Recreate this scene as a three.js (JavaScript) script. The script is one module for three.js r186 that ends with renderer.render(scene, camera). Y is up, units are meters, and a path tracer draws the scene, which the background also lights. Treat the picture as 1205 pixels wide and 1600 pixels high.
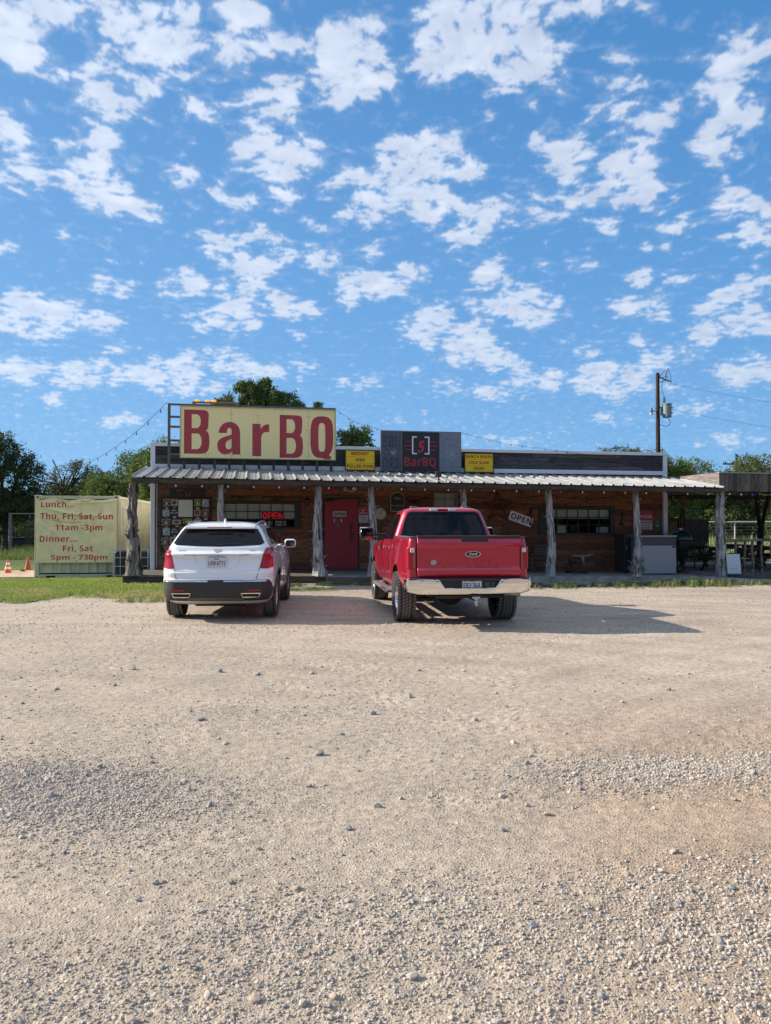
import * as THREE from 'three';
import { mergeGeometries, mergeVertices, toCreasedNormals } from 'three/addons/utils/BufferGeometryUtils.js';
import { RoundedBoxGeometry } from 'three/addons/geometries/RoundedBoxGeometry.js';
import { FontLoader } from 'three/addons/loaders/FontLoader.js';
import { TextGeometry } from 'three/addons/geometries/TextGeometry.js';
import { Brush, Evaluator, SUBTRACTION } from 'three-bvh-csg';

// ---------- camera, exposure, sun ----------
const scene = new THREE.Scene();
const camera = new THREE.PerspectiveCamera(69.65, 771 / 1024, 0.05, 4000);
camera.position.set(0, 1.6, 22.4);
const YAW = THREE.MathUtils.degToRad(10.5), PITCH = Math.atan(22 / 1150);
camera.lookAt(Math.sin(YAW) * Math.cos(PITCH), 1.6 + Math.sin(PITCH), 22.4 - Math.cos(YAW) * Math.cos(PITCH));
const renderer = new THREE.WebGLRenderer({ antialias: true });
renderer.setSize(771, 1024);
renderer.toneMapping = THREE.LinearToneMapping;
const EXPOSURE = 1.6;
renderer.toneMappingExposure = EXPOSURE;
renderer.shadowMap.enabled = true;
const SUN_DIR = new THREE.Vector3(-1.76, 1, -0.6).normalize();
const sun = new THREE.DirectionalLight(new THREE.Color(1, 0.92, 0.79), 4.9);
sun.name = 'sun';
sun.position.set(4, 0, 6).addScaledVector(SUN_DIR, 120);
sun.target.position.set(4, 0, 6);
sun.castShadow = true;
sun.shadow.mapSize.set(4096, 4096);
Object.assign(sun.shadow.camera, { left: -45, right: 45, top: 35, bottom: -35, near: 1, far: 260 });
sun.shadow.radius = 1;
scene.add(sun, sun.target);

// ---------- random numbers and noise ----------
function rng(seed) { let a = seed >>> 0; return () => { a = (a + 0x6D2B79F5) | 0; let t = Math.imul(a ^ (a >>> 15), 1 | a); t = (t + Math.imul(t ^ (t >>> 7), 61 | t)) ^ t; return ((t ^ (t >>> 14)) >>> 0) / 4294967296; }; }
const R0 = rng(7);
const PERM = new Uint8Array(512), GX = new Float32Array(256), GY = new Float32Array(256), HV = new Float32Array(256);
{ const p = [...Array(256).keys()]; for (let i = 255; i > 0; i--) { const j = (R0() * (i + 1)) | 0; [p[i], p[j]] = [p[j], p[i]]; } for (let i = 0; i < 512; i++) PERM[i] = p[i & 255]; for (let i = 0; i < 256; i++) { const t = R0() * 6.2832; GX[i] = Math.cos(t); GY[i] = Math.sin(t); HV[i] = R0(); } }
const clamp = (x, a = 0, b = 1) => Math.min(b, Math.max(a, x)), lerp = (a, b, t) => a + (b - a) * t, sstep = (a, b, x) => { const t = clamp((x - a) / (b - a)); return t * t * (3 - 2 * t); };
const wrapI = (i, p) => (p ? ((i % p) + p) % p : i) & 255;
// gradient noise, -1..1; px, py give a whole-number period so that a texture tiles
function gnoise(x, y, px = 0, py = 0) {
  const xi = Math.floor(x), yi = Math.floor(y), fx = x - xi, fy = y - yi;
  const x0 = wrapI(xi, px), x1 = wrapI(xi + 1, px), y0 = wrapI(yi, py), y1 = wrapI(yi + 1, py);
  const a = PERM[PERM[x0] + y0], b = PERM[PERM[x1] + y0], c = PERM[PERM[x0] + y1], d = PERM[PERM[x1] + y1];
  const u = fx * fx * fx * (fx * (fx * 6 - 15) + 10), v = fy * fy * fy * (fy * (fy * 6 - 15) + 10);
  const n0 = GX[a] * fx + GY[a] * fy, n1 = GX[b] * (fx - 1) + GY[b] * fy, n2 = GX[c] * fx + GY[c] * (fy - 1), n3 = GX[d] * (fx - 1) + GY[d] * (fy - 1);
  return 1.5 * (n0 + (n1 - n0) * u + (n2 + (n3 - n2) * u - n0 - (n1 - n0) * u) * v);
}
function fbm(x, y, oct = 4, px = 0, py = 0, gain = 0.5) { let s = 0, a = 0.5; for (let i = 0; i < oct; i++) { s += a * gnoise(x, y, px, py); x *= 2; y *= 2; px *= 2; py *= 2; a *= gain; } return s; }
function hash2(x, y) { return HV[PERM[PERM[x & 255] + (y & 255)]]; }
// cell noise: [distance to the nearest point, id of its cell]
function cells(x, y, p = 0) {
  const xi = Math.floor(x), yi = Math.floor(y); let best = 9, id = 0;
  for (let j = -1; j <= 1; j++) for (let i = -1; i <= 1; i++) {
    const cx = wrapI(xi + i, p), cy = wrapI(yi + j, p), h = PERM[PERM[cx] + cy], dx = xi + i + 0.5 + GX[h] * 0.42 - x, dy = yi + j + 0.5 + GY[h] * 0.42 - y, d = dx * dx + dy * dy;
    if (d < best) { best = d; id = h; }
  }
  return [Math.sqrt(best), id];
}

// ---------- sky: air and a field of small clouds, computed for every direction ----------
// groups of [azimuth from north (the way the shop faces away), elevation, half widths, thickness], degrees
const CLOUD_GROUPS = [
  [[-15.6,31.1,4.0,2.0,1],[-12.1,30.0,2.2,1.7,0.6],[-11.2,32.8,1.8,1.5,0.7],[-9.7,29.0,2.9,1.4,0.9],[-6.2,31.9,2.6,1.6,1],[-2.5,33.2,3.4,1.4,0.8],[0.9,34.3,3.5,1.5,1],[-8.8,31.6,1.3,0.9,0.6]],
  [[7.6,33.8,2.5,2.1,1],[6.6,31.3,3.8,1.6,1.1],[-3.4,29.2,0.8,0.7,0.8],[-16.8,25.4,1.0,1.0,1],[-16.5,23.0,1.8,1.2,0.9],[-12.0,25.1,2.6,1.1,0.9],[-10.3,24.4,2.0,1.0,0.8],[-8.5,22.5,4.4,1.0,1]],
  [[-12.4,23.1,1.7,0.9,0.6],[1.6,29.1,3.0,1.9,1],[2.4,26.8,3.7,1.7,1],[-1.1,23.7,2.2,0.7,0.9],[-5.5,24.9,0.9,0.3,0.7],[2.9,23.6,1.5,0.6,0.7],[12.9,27.2,3.5,1.4,0.9],[9.9,25.6,3.5,1.4,0.9]],
  [[12.4,23.7,4.0,1.4,1.1],[17.1,26.0,1.5,0.9,0.8],[8.9,23.3,2.3,0.9,0.7],[14.9,33.8,2.7,2.1,0.9],[18.9,33.2,3.9,1.7,1],[22.5,32.0,3.3,1.5,1.1],[17.4,35.2,4.4,0.8,0.8],[25.2,34.5,5.1,0.8,0.9]],
  [[14.9,32.0,2.5,1.1,0.5],[27.9,30.2,1.6,1.4,1],[24.4,27.0,2.8,1.3,0.8],[29.1,26.8,2.4,1.9,1],[27.0,24.1,3.8,1.4,1.1],[30.6,22.8,2.4,0.8,0.9],[21.5,24.2,1.7,0.8,0.6],[26.6,29.2,1.8,1.5,0.5]],
  [[36.8,29.3,2.0,2.0,1],[35.4,26.9,2.0,1.4,1],[34.3,25.1,1.7,0.8,0.8],[37.9,31.0,1.2,1.3,0.7],[37.2,21.9,2.0,1.3,1],[36.9,19.4,1.8,0.9,0.9],[29.7,23.4,1.8,0.8,0.6],[18.4,22.3,2.2,1.1,1]],
  [[16.6,21.3,2.0,0.7,0.8],[22.0,22.7,1.4,0.8,0.7],[-0.3,20.9,3.7,0.7,0.9],[-1.0,19.4,3.7,0.9,1],[4.4,20.1,3.2,0.6,0.8],[-5.7,17.7,2.3,1.0,0.9],[-1.5,17.1,4.4,1.1,0.9],[-2.9,15.1,3.4,0.6,0.8]],
  [[0.9,18.7,2.0,0.7,0.7],[9.1,18.1,3.0,1.0,0.9],[11.4,18.8,2.5,0.7,0.7],[9.6,20.8,1.1,0.5,0.6],[5.6,22.2,1.5,0.5,0.5],[-15.5,14.2,2.9,1.4,1],[-11.1,14.8,2.1,1.0,1],[-14.9,15.2,2.1,0.8,0.7]],
  [[-10.7,16.8,2.2,0.6,0.7],[-12.6,19.8,2.4,0.5,0.5],[-16.8,18.7,0.9,0.4,0.8],[-9.1,12.8,1.3,0.4,0.6],[31.0,19.9,1.7,0.7,1],[32.7,20.8,0.9,0.5,0.9],[29.2,17.8,1.7,0.5,0.9],[26.3,21.2,1.8,0.9,0.8]],
  [[24.2,19.1,1.9,0.3,0.4],[18.1,19.0,2.1,0.8,0.8],[18.6,18.3,1.5,0.4,0.8],[13.8,16.2,2.0,1.1,0.8],[15.6,14.7,3.0,1.6,1],[20.3,16.4,4.3,1.3,1],[17.3,13.3,3.4,1.0,0.8],[22.7,15.4,2.8,0.8,0.7]],
  [[30.1,15.4,1.8,1.0,0.9],[28.3,13.6,1.8,0.6,0.7],[34.8,14.4,2.4,1.3,1],[36.9,16.2,2.0,1.0,0.9],[37.7,13.2,1.6,0.8,0.9],[32.7,17.2,1.1,0.4,0.6],[2.8,16.0,0.9,0.4,1],[5.0,16.4,0.9,0.4,0.9]],
  [[7.4,17.3,1.5,0.6,0.5],[-14.4,10.6,3.8,0.6,0.8],[-9.7,11.2,3.6,0.7,0.9],[-4.8,11.7,3.8,0.8,0.9],[2.4,11.8,3.7,0.7,0.8],[-6.6,10.5,5.1,0.6,0.8],[-16.1,10.7,1.6,1.0,0.7],[-14.3,9.0,0.8,0.2,0.8]],
  [[-9.3,7.6,1.3,0.3,0.7],[12.1,11.9,1.1,0.4,0.8],[8.6,11.0,2.0,0.5,0.5],[15.4,10.7,2.0,0.4,0.5],[20.3,12.0,2.9,0.6,0.7],[24.1,11.1,5.1,0.8,0.9],[29.6,11.5,3.1,0.7,0.8],[36.0,11.0,2.8,0.7,0.7]],
  [[21.2,10.3,3.8,0.5,0.6],[29.6,9.9,3.5,0.6,0.6],[37.2,10.2,1.6,0.6,0.8],[34.0,8.3,2.5,0.4,0.5],[27.8,7.9,2.2,0.4,0.5],[35.2,6.0,2.8,0.4,0.5],[12.4,8.3,1.5,0.3,0.4],[-2.4,12.8,2.9,0.4,0.6]],
  [[4.4,14.7,2.0,0.4,0.5],[25.5,13.0,1.9,0.5,0.7],[31.8,12.3,2.6,0.5,0.6],[19.3,6.5,2.9,0.3,0.4]]
];
function makeSky() {
  const W = 4096, H = 2048, data = new Float32Array(W * H * 4), cover = new Float32Array(W * H).fill(0);
  const rnd = rng(11), all = CLOUD_GROUPS.flat();
  // the same scatter of clouds goes on all round, outside the part known from the photograph
  for (let i = 0; i < 620; i++) {
    const az = rnd() * 360 - 180, el = 4 + 80 * rnd() ** 1.6;
    if (az > -21 && az < 42 && el < 37) continue;
    const s = 0.5 + rnd();
    all.push([az, el, (1 + 3.2 * s * (0.35 + el / 45)) / Math.max(0.25, Math.cos(el * 0.01745)), 0.4 + 1.5 * s * (0.25 + el / 40), 0.7 + 0.4 * rnd()]);
  }
  // each cloud is a huddle of smaller puffs
  for (const [az0, el0, sa, se, k0] of all) {
    const ps = 0.16 + 0.023 * el0, n = clamp(Math.round(1.12 * sa * se / (ps * ps)), 3, 70);
    for (let j = 0; j < n; j++) {
      const a = rnd() * 6.283, q0 = Math.sqrt(rnd()) * 0.95, az = az0 + Math.cos(a) * q0 * sa, el = el0 + Math.sin(a) * q0 * se, s = ps * (0.55 + 0.9 * rnd()), k = clamp(k0, 0.5, 1) * (0.36 + 0.64 * rnd());
      const cx = ((az - 90) / 360 + 0.5) * W, cy = (el / 180 + 0.5) * H, rx = s * 1.35 / 360 * W / Math.max(0.2, Math.cos(el * 0.01745)), ry = s / 180 * H;
      for (let y = Math.max(H / 2, Math.floor(cy - 2.2 * ry)); y <= Math.min(H - 1, cy + 2.2 * ry); y++) for (let x = Math.floor(cx - 2.2 * rx); x <= cx + 2.2 * rx; x++) { const g = k * Math.exp(-(((x - cx) / rx) ** 2 + ((y - cy) / ry) ** 2)), i = y * W + ((x % W) + W) % W; cover[i] += g * (1 - cover[i]); }
    }
  }
  const sunAz = Math.atan2(SUN_DIR.z, SUN_DIR.x);
  for (let row = 0; row < H; row++) {
    const el = ((row + 0.5) / H - 0.5) * Math.PI, y = Math.sin(el), ce = Math.cos(el), deg = el * 57.2958;
    for (let col = 0; col < W; col++) {
      const az = ((col + 0.5) / W - 0.5) * 2 * Math.PI, x = Math.cos(az) * ce, z = Math.sin(az) * ce, o = (row * W + col) * 4;
      const cs = x * SUN_DIR.x + y * SUN_DIR.y + z * SUN_DIR.z, glow = Math.pow(Math.max(0, 0.5 + 0.5 * cs), 3);
      // clear air: pale near the horizon, deep blue higher up, lighter towards the sun
      const t = sstep(-2, 46, deg), h = Math.exp(-Math.max(0, deg) / 8);
      let r = lerp(0.15, 0.043, t) + 0.125 * h + 0.13 * glow, g = lerp(0.395, 0.21, t) + 0.155 * h + 0.17 * glow, b = lerp(0.79, 0.53, t) + 0.07 * h + 0.2 * glow;
      if (y > 0.006) {
        const inv = 1 / (y + 0.05), qx = x * inv, qz = z * inv;
        const wx = 0.05 * fbm(qx * 5 + 7, qz * 5, 4), wz = 0.05 * fbm(qx * 5, qz * 5 + 31, 4), X = qx + wx, Z = qz + wz, c = cover[row * W + col];
        const mid = fbm(X * 5.5, Z * 5.5, 3), fine = fbm(X * 17, Z * 17, 6, 0, 0, 0.66), puff = 1 - 2.2 * Math.abs(gnoise(X * 22 + 3, Z * 22));
        const d = c * 1.12 + fine * 1.02 + mid * 0.36 + 0.07 * puff - 0.57 + 0.17 * Math.exp(-(((deg - 6.5) / 4.5) ** 2));
        let a = 1 - Math.exp(-Math.max(0, d) * 3.3);
        a = Math.max(a * sstep(0, 0.12, d), sstep(-0.42, 0.15, d) * 0.15) * sstep(0.6, 4, deg);
        if (a > 0) {
          const core = sstep(0.25, 0.8, d), soft = fbm(X * 9 + 50, Z * 9, 5);
          const lum = 0.82 - 0.07 * core + 0.16 * soft + 0.03 * puff + 0.24 * glow, far = Math.exp(-deg / 9);
          const sh = 1 - 0.16 * core * (0.7 - soft), cr = lum * sh * lerp(0.94, 0.80, far), cg = lum * (0.4 + 0.6 * sh) * lerp(1.0, 0.93, far), cb = lum * lerp(1.08, 1.08, far) + 0.035;
          r = lerp(r, cr, a); g = lerp(g, cg, a); b = lerp(b, cb, a);
        }
      }
      data[o] = r / EXPOSURE; data[o + 1] = g / EXPOSURE; data[o + 2] = b / EXPOSURE; data[o + 3] = 1;
    }
  }
  const t = new THREE.DataTexture(data, W, H, THREE.RGBAFormat, THREE.FloatType);
  t.mapping = THREE.EquirectangularReflectionMapping; t.magFilter = t.minFilter = THREE.LinearFilter; t.needsUpdate = true;
  return t;
}
scene.background = makeSky();
scene.environment = scene.background;

// ---------- textures ----------
function tex(w, h, fn, sx = 1, sy = 1, srgb = true) {           // fn(u, v) -> [r, g, b] or one grey value, 0..1
  const d = new Uint8Array(w * h * 4);
  for (let y = 0, o = 0; y < h; y++) for (let x = 0; x < w; x++, o += 4) { const c = fn(x / w, y / h, x, y); if (c.length) { d[o] = clamp(c[0]) * 255; d[o + 1] = clamp(c[1]) * 255; d[o + 2] = clamp(c[2]) * 255; } else d[o] = d[o + 1] = d[o + 2] = clamp(c) * 255; d[o + 3] = 255; }
  const t = new THREE.DataTexture(d, w, h); t.wrapS = t.wrapT = THREE.RepeatWrapping; t.magFilter = THREE.LinearFilter; t.minFilter = THREE.LinearMipmapLinearFilter;
  t.repeat.set(1 / sx, 1 / sy); if (srgb) t.colorSpace = THREE.SRGBColorSpace; t.needsUpdate = true; return t;
}
function paint(w, h, draw) { const c = document.createElement('canvas'); c.width = w; c.height = h; const g = c.getContext('2d'); draw(g, w, h); const t = new THREE.CanvasTexture(c); t.colorSpace = THREE.SRGBColorSpace; t.anisotropy = 4; return t; }
// text stretched into the rectangle x0..x1, top..bottom (the letters' own ink fills it)
function fit(g, s, x0, y0, x1, y1, font = 'bold', family = 'sans-serif') {
  g.save(); g.font = `${font} 200px ${family}`; g.textBaseline = 'alphabetic'; g.textAlign = 'left';
  const m = g.measureText(s), l = m.actualBoundingBoxLeft ?? 0, r = m.actualBoundingBoxRight ?? m.width, a = m.actualBoundingBoxAscent ?? 145, d = m.actualBoundingBoxDescent ?? 0;
  const kx = (x1 - x0) / (l + r), ky = (y1 - y0) / (a + d);
  g.translate(x0 + l * kx, y0 + a * ky); g.scale(kx, ky); g.fillText(s, 0, 0); g.restore();
}
const speckle = (g, w, h, n, seed, cols, s0, s1) => { const r = rng(seed); for (let i = 0; i < n; i++) { g.fillStyle = cols[(r() * cols.length) | 0]; const s = lerp(s0, s1, r()); g.fillRect(r() * w, r() * h, s, s * (0.5 + r())); } };

// ---------- materials ----------
const std = (color, roughness = 0.8, more = {}) => new THREE.MeshStandardMaterial({ color: Array.isArray(color) ? new THREE.Color().setRGB(...color) : color, roughness, ...more });
const phys = (color, roughness, more) => new THREE.MeshPhysicalMaterial({ color: Array.isArray(color) ? new THREE.Color().setRGB(...color) : color, roughness, ...more });
// wood: grain runs along u; 2.4 m by 0.6 m
const woodGrain = (dark) => (u, v) => {
  const warp = fbm(u * 4, v * 4, 3, 4, 4) * 0.9, ring = fbm(u * 3, v * 22 + warp * 3, 4, 3, 0), fib = fbm(u * 14, v * 150, 3, 14, 150);
  const [kd] = cells(u * 6 + 0.4, v * 3, 6), knot = sstep(0.16, 0.03, kd);
  return clamp(0.78 + ring * 0.36 + fib * 0.3 - knot * 0.35 - dark * sstep(0.1, 0.5, fbm(u * 5 + 9, v * 3, 4, 5, 3)));
};
const woodMap = tex(1024, 512, (u, v) => { const k = woodGrain(0.16)(u, v); return [k, k * 0.97, k * 0.94]; }, 2.4, 0.6);
const woodBump = tex(1024, 512, (u, v) => woodGrain(0)(u, v), 2.4, 0.6, false);
const weatherMap = tex(1024, 512, (u, v) => { const warp = fbm(u * 3, v * 6, 3, 3, 6), a = fbm(u * 5, v * 40 + warp * 4, 4, 5, 0), f = fbm(u * 16, v * 190, 3, 16, 190), crack = sstep(0.32, 0.5, fbm(u * 6, v * 64 + warp * 2, 3, 6, 0)); const k = clamp(0.72 + a * 0.55 + f * 0.5 - crack * 0.55); return [k, k * 0.99, k * 0.97]; }, 2.4, 0.6);
const M = {
  plank: std([1, 1, 1], 0.78, { map: woodMap, bumpMap: woodBump, bumpScale: 0.004, vertexColors: true }),
  grey: std([1, 1, 1], 0.92, { map: weatherMap, bumpMap: weatherMap, bumpScale: 0.004, vertexColors: true }),
  trim: std([0.66, 0.68, 0.7], 0.5),
  black: std([0.016, 0.016, 0.017], 0.55),
  iron: std([0.03, 0.028, 0.027], 0.6, { metalness: 0.6 }),
  steel: std([0.5, 0.5, 0.5], 0.4, { metalness: 0.9 }),
  chrome: std([0.78, 0.77, 0.75], 0.09, { metalness: 1 }),
  rubber: std([0.022, 0.021, 0.02], 0.85),
  dark: std([0.01, 0.01, 0.01], 0.95),
  white: std([0.75, 0.75, 0.74], 0.6),
};

// ---------- geometry ----------
// box with uv in metres: u along the grain axis ('x' or 'y'); tint = linear rgb as vertex colour
function box(w, h, d, x = 0, y = 0, z = 0, tint = null, grain = 'x', off = null) {
  const g = new THREE.BoxGeometry(w, h, d), p = g.attributes.position, n = g.attributes.normal, uv = g.attributes.uv, o = off ?? [0, 0];
  for (let i = 0; i < p.count; i++) {
    const X = p.getX(i), Y = p.getY(i), Z = p.getZ(i), ax = Math.abs(n.getX(i)) > 0.5, ay = Math.abs(n.getY(i)) > 0.5;
    let a = ax ? Z : X, b = ay ? Z : Y; if (grain === 'y') { const t = a; a = ay ? Z : b; b = ay ? X : t; } if (grain === 'z') { a = Z; b = ax ? Y : X; }
    uv.setXY(i, a + o[0], b + o[1]);
  }
  g.translate(x, y, z); return tint ? tinted(g, tint) : g;
}
function tinted(g, c) { const n = g.attributes.position.count, a = new Float32Array(n * 3); for (let i = 0; i < n; i++) a.set(c, i * 3); g.setAttribute('color', new THREE.BufferAttribute(a, 3)); return g; }
const rbox = (w, h, d, r = 0.01, x = 0, y = 0, z = 0, seg = 2) => new RoundedBoxGeometry(w, h, d, seg, Math.min(r, w / 2.01, h / 2.01, d / 2.01)).translate(x, y, z);
const cyl = (r1, r2, h, x = 0, y = 0, z = 0, n = 16) => new THREE.CylinderGeometry(r1, r2, h, n).translate(x, y, z);
const V3 = (...a) => new THREE.Vector3(...a);
function bar(a, b, r, n = 8, r2 = r) { a = V3(...a); b = V3(...b); const d = b.clone().sub(a), g = new THREE.CylinderGeometry(r2, r, d.length(), n); g.applyQuaternion(new THREE.Quaternion().setFromUnitVectors(V3(0, 1, 0), d.clone().normalize())); return g.translate(...a.add(b).multiplyScalar(0.5).toArray()); }
const tube = (pts, r, seg = 24, n = 6) => new THREE.TubeGeometry(new THREE.CatmullRomCurve3(pts.map((p) => V3(...p))), seg, r, n);
function merge(list) { const keys = ['position', 'normal', 'uv', ...(list.every((g) => g.attributes.color) ? ['color'] : [])]; return mergeGeometries(list.map((g) => { const q = g.index ? g.toNonIndexed() : g.clone(); for (const k of Object.keys(q.attributes)) if (!keys.includes(k)) q.deleteAttribute(k); return q; })); }
function plate(w, h, d, r, x = 0, y = 0, z = 0) {               // a flat panel with rounded corners, its face towards +z, uv 0..1 over the face
  const s = new THREE.Shape(); const a = w / 2, b = h / 2; r = Math.min(r, a, b);
  s.moveTo(-a + r, -b); s.lineTo(a - r, -b); s.quadraticCurveTo(a, -b, a, -b + r); s.lineTo(a, b - r); s.quadraticCurveTo(a, b, a - r, b); s.lineTo(-a + r, b); s.quadraticCurveTo(-a, b, -a, b - r); s.lineTo(-a, -b + r); s.quadraticCurveTo(-a, -b, -a + r, -b);
  return face(s, d, w, h).translate(x, y, z);
}
function face(s, d, w, h, bevel = 0) { const g = new THREE.ExtrudeGeometry(s, { depth: d, bevelEnabled: bevel > 0, bevelSize: bevel, bevelThickness: bevel, bevelSegments: 2, curveSegments: 16 }), p = g.attributes.position, uv = g.attributes.uv; for (let i = 0; i < p.count; i++) uv.setXY(i, p.getX(i) / w + 0.5, p.getY(i) / h + 0.5); return g.translate(0, 0, -d); }

// ---------- objects ----------
const used = {};
function numbered(n) { const k = used[n] ?? 0; used[n] = k + 1; return k ? `${n}_${String(k).padStart(3, '0')}` : n; }
function tag(o, label, category, group) { o.userData.label = label; o.userData.category = category; if (group) o.userData.group = group; return o; }
function thing(name, label, category, [x, y, z] = [0, 0, 0], turn = 0, group) { const o = new THREE.Group(); o.name = numbered(name); o.position.set(x, y, z); o.rotation.y = turn; scene.add(o); return tag(o, label, category, group); }
function part(name, geometry, material, parent, label) { const m = new THREE.Mesh(geometry, material); m.name = name; m.castShadow = m.receiveShadow = true; parent.add(m); if (label) m.userData.label = label; return m; }
function solo(name, geometry, material, label, category, group) { const m = part(numbered(name), geometry, material, scene); return tag(m, label, category, group); }
function structure(name, geometry, material) { const m = part(numbered(name), geometry, material, scene); m.userData.kind = 'structure'; return m; }
function stuff(name, o, label, category) { o.name = numbered(name); o.userData.kind = 'stuff'; if (label) o.userData.label = label; if (category) o.userData.category = category; o.castShadow = o.receiveShadow = true; scene.add(o); return o; }

// ---------- ground ----------
const lawnEdge = (x) => (x < -1.9 ? 5.5 + 0.28 * sstep(-3, -6, x) * (-3 - Math.max(x, -9)) : lerp(5.4, 2.4, sstep(-1.9, -0.6, x)));
const groundH = (x, z) => 0.1 * sstep(7, 3.2, z) * sstep(-1.2, 1.4, z) * sstep(9, -2, x);
const TRACKS = [ // tyre prints: centre, radius, from angle, to angle, width, tread pitch, depth
  [1.2, 27.5, 9.3, 0.9, 1.75, 0.2, 0.07, 0.0079], [2.3, 26.4, 8.9, 0.85, 1.5, 0.2, 0.07, 0.0069],
  [-5, 21, 9.5, 0.2, 1.25, 0.25, 0.15, 0.0069], [-6, 22, 9.6, 0.35, 1.2, 0.25, 0.15, 0.0060], [-8, 19, 10.2, -0.05, 0.75, 0.24, 0.14, 0.0060],
  [6, 23, 11.5, 1.9, 2.7, 0.25, 0.15, 0.0060], [6, 23, 9.8, 1.8, 2.6, 0.25, 0.15, 0.0050], [11, 19, 9.2, 2.2, 3.0, 0.25, 0.15, 0.0060], [-2, 25, 13.2, 0.8, 1.9, 0.25, 0.15, 0.0060], [-2, 25, 11.5, 0.85, 1.7, 0.25, 0.15, 0.0050],
];
function trackAt(x, z) {                                        // [height, how worn]
  let h = 0, worn = 0;
  for (const [cx, cz, r, a0, a1, w, pitch, depth] of TRACKS) {
    const dx = x - cx, dz = cz - z, d = Math.hypot(dx, dz), t = (d - r) / w;
    if (Math.abs(t) > 0.8) continue;
    const a = Math.atan2(dz, dx); if (a < a0 - 0.05 || a > a1 + 0.05) continue;
    const k = sstep(a0 - 0.05, a0 + 0.1, a) * sstep(a1 + 0.05, a1 - 0.1, a) * sstep(0.8, 0.45, Math.abs(t)) * sstep(-0.15, 0.45, gnoise(x * 1.3 + r, z * 1.3) + 0.5 * gnoise(x * 4, z * 4 + r));
    const s = a * r / pitch + Math.abs(t) * 1.6 * (0.8 + 0.2 * Math.sin(r * 7)) + 0.25 * Math.sin(t * 14);
    h += depth * k * (sstep(-0.2, 0.5, Math.sin(s * 6.2832)) - 1.2); worn = Math.max(worn, k);
  }
  return [h, worn];
}
// how stony the lot is at a place, 0..1
function stony(x, z) {
  const n = fbm(x * 0.42 + 3, z * 0.6 + 9, 4), near = sstep(17.7, 20.0, z + 0.15 * x + 0.7 * fbm(x * 0.8, z * 0.8 + 5, 3));
  const left = Math.exp(-(((x + 1.2) / 1.15) ** 2) - (((z - 17.85 - 0.15 * x) / 0.6) ** 2)) * 1.05;
  const mid = Math.exp(-(((x - 2.9) / 1.3) ** 2) - (((z - 17.9) / 0.36) ** 2)) * 0.75, smooth = Math.exp(-(((x - 1.7) / 1.2) ** 2) - (((z - 18.7 - 0.05 * x) / 0.3) ** 2)) + 0.6 * Math.exp(-(((x + 0.7) / 0.5) ** 2) - (((z - 19.2) / 0.35) ** 2));
  return clamp(0.13 + 0.5 * n + 0.62 * near + left + mid - smooth * 0.9);
}
const gravelTone = (x, z, worn, st) => {
  const big = fbm(x * 0.22 + 20, z * 0.3, 4), mid = fbm(x * 1.3, z * 1.5 + 40, 4), streak = fbm(x * 0.35 + z * 0.22, z * 1.7 - x * 0.5 + 60, 4), ra = Math.hypot(x + 5, 24 - z), rb = Math.hypot(x - 9, 25 - z), arcs = fbm(ra * 2.6, Math.atan2(24 - z, x + 5) * 3, 4) * sstep(17.5, 14, z) + fbm(rb * 2.2 + 30, Math.atan2(25 - z, x - 9) * 3, 4) * sstep(-1, 4, x);
  const red = sstep(0.5, 2.6, x - 0.25 * (20 - z)) * sstep(15.2, 18.6, z) * (0.9 + 0.8 * mid), k = 1 + 0.16 * big + 0.14 * mid + 0.13 * streak + 0.23 * arcs + 0.07 * worn - 0.08 * st - 0.12 * red - 0.04 * sstep(15, 20, z);
  const grey = sstep(13, 6, z) * 0.35 + 0.3 * sstep(0, 0.4, big), dirt = sstep(5.2, 3.4, z) * sstep(-0.15, 0.35, fbm(x * 0.9, z * 1.2 + 8, 3)) * 0.5;
  return [k * (1 + 0.03 * red) * (1 - 0.45 * dirt), k * (1 - 0.11 * red + 0.02 * grey) * (1 - 0.52 * dirt), k * (1 - 0.22 * red + 0.06 * grey) * (1 - 0.6 * dirt)];
};
const spread = (parts) => { const o = []; for (const [a, b, s] of parts) for (let i = 0, n = Math.max(1, Math.round((b - a) / s)); i < n; i++) o.push(a + ((b - a) * i) / n); o.push(parts.at(-1)[1]); return o; };
function sheet(xs, zs, height, color) {
  const nx = xs.length, nz = zs.length, p = new Float32Array(nx * nz * 3), c = new Float32Array(nx * nz * 3), uv = new Float32Array(nx * nz * 2), idx = [];
  for (let j = 0, i = 0; j < nz; j++) for (let k = 0; k < nx; k++, i++) { const x = xs[k], z = zs[j]; p.set([x, height(x, z), z], i * 3); uv.set([x, z], i * 2); c.set(color(x, z), i * 3); }
  for (let j = 0; j < nz - 1; j++) for (let k = 0; k < nx - 1; k++) { const a = j * nx + k, b = a + 1, d = a + nx, e = d + 1; idx.push(a, d, b, b, d, e); }
  const g = new THREE.BufferGeometry(); g.setAttribute('position', new THREE.BufferAttribute(p, 3)); g.setAttribute('color', new THREE.BufferAttribute(c, 3)); g.setAttribute('uv', new THREE.BufferAttribute(uv, 2)); g.setIndex(idx); g.computeVertexNormals(); return g;
}
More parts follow.
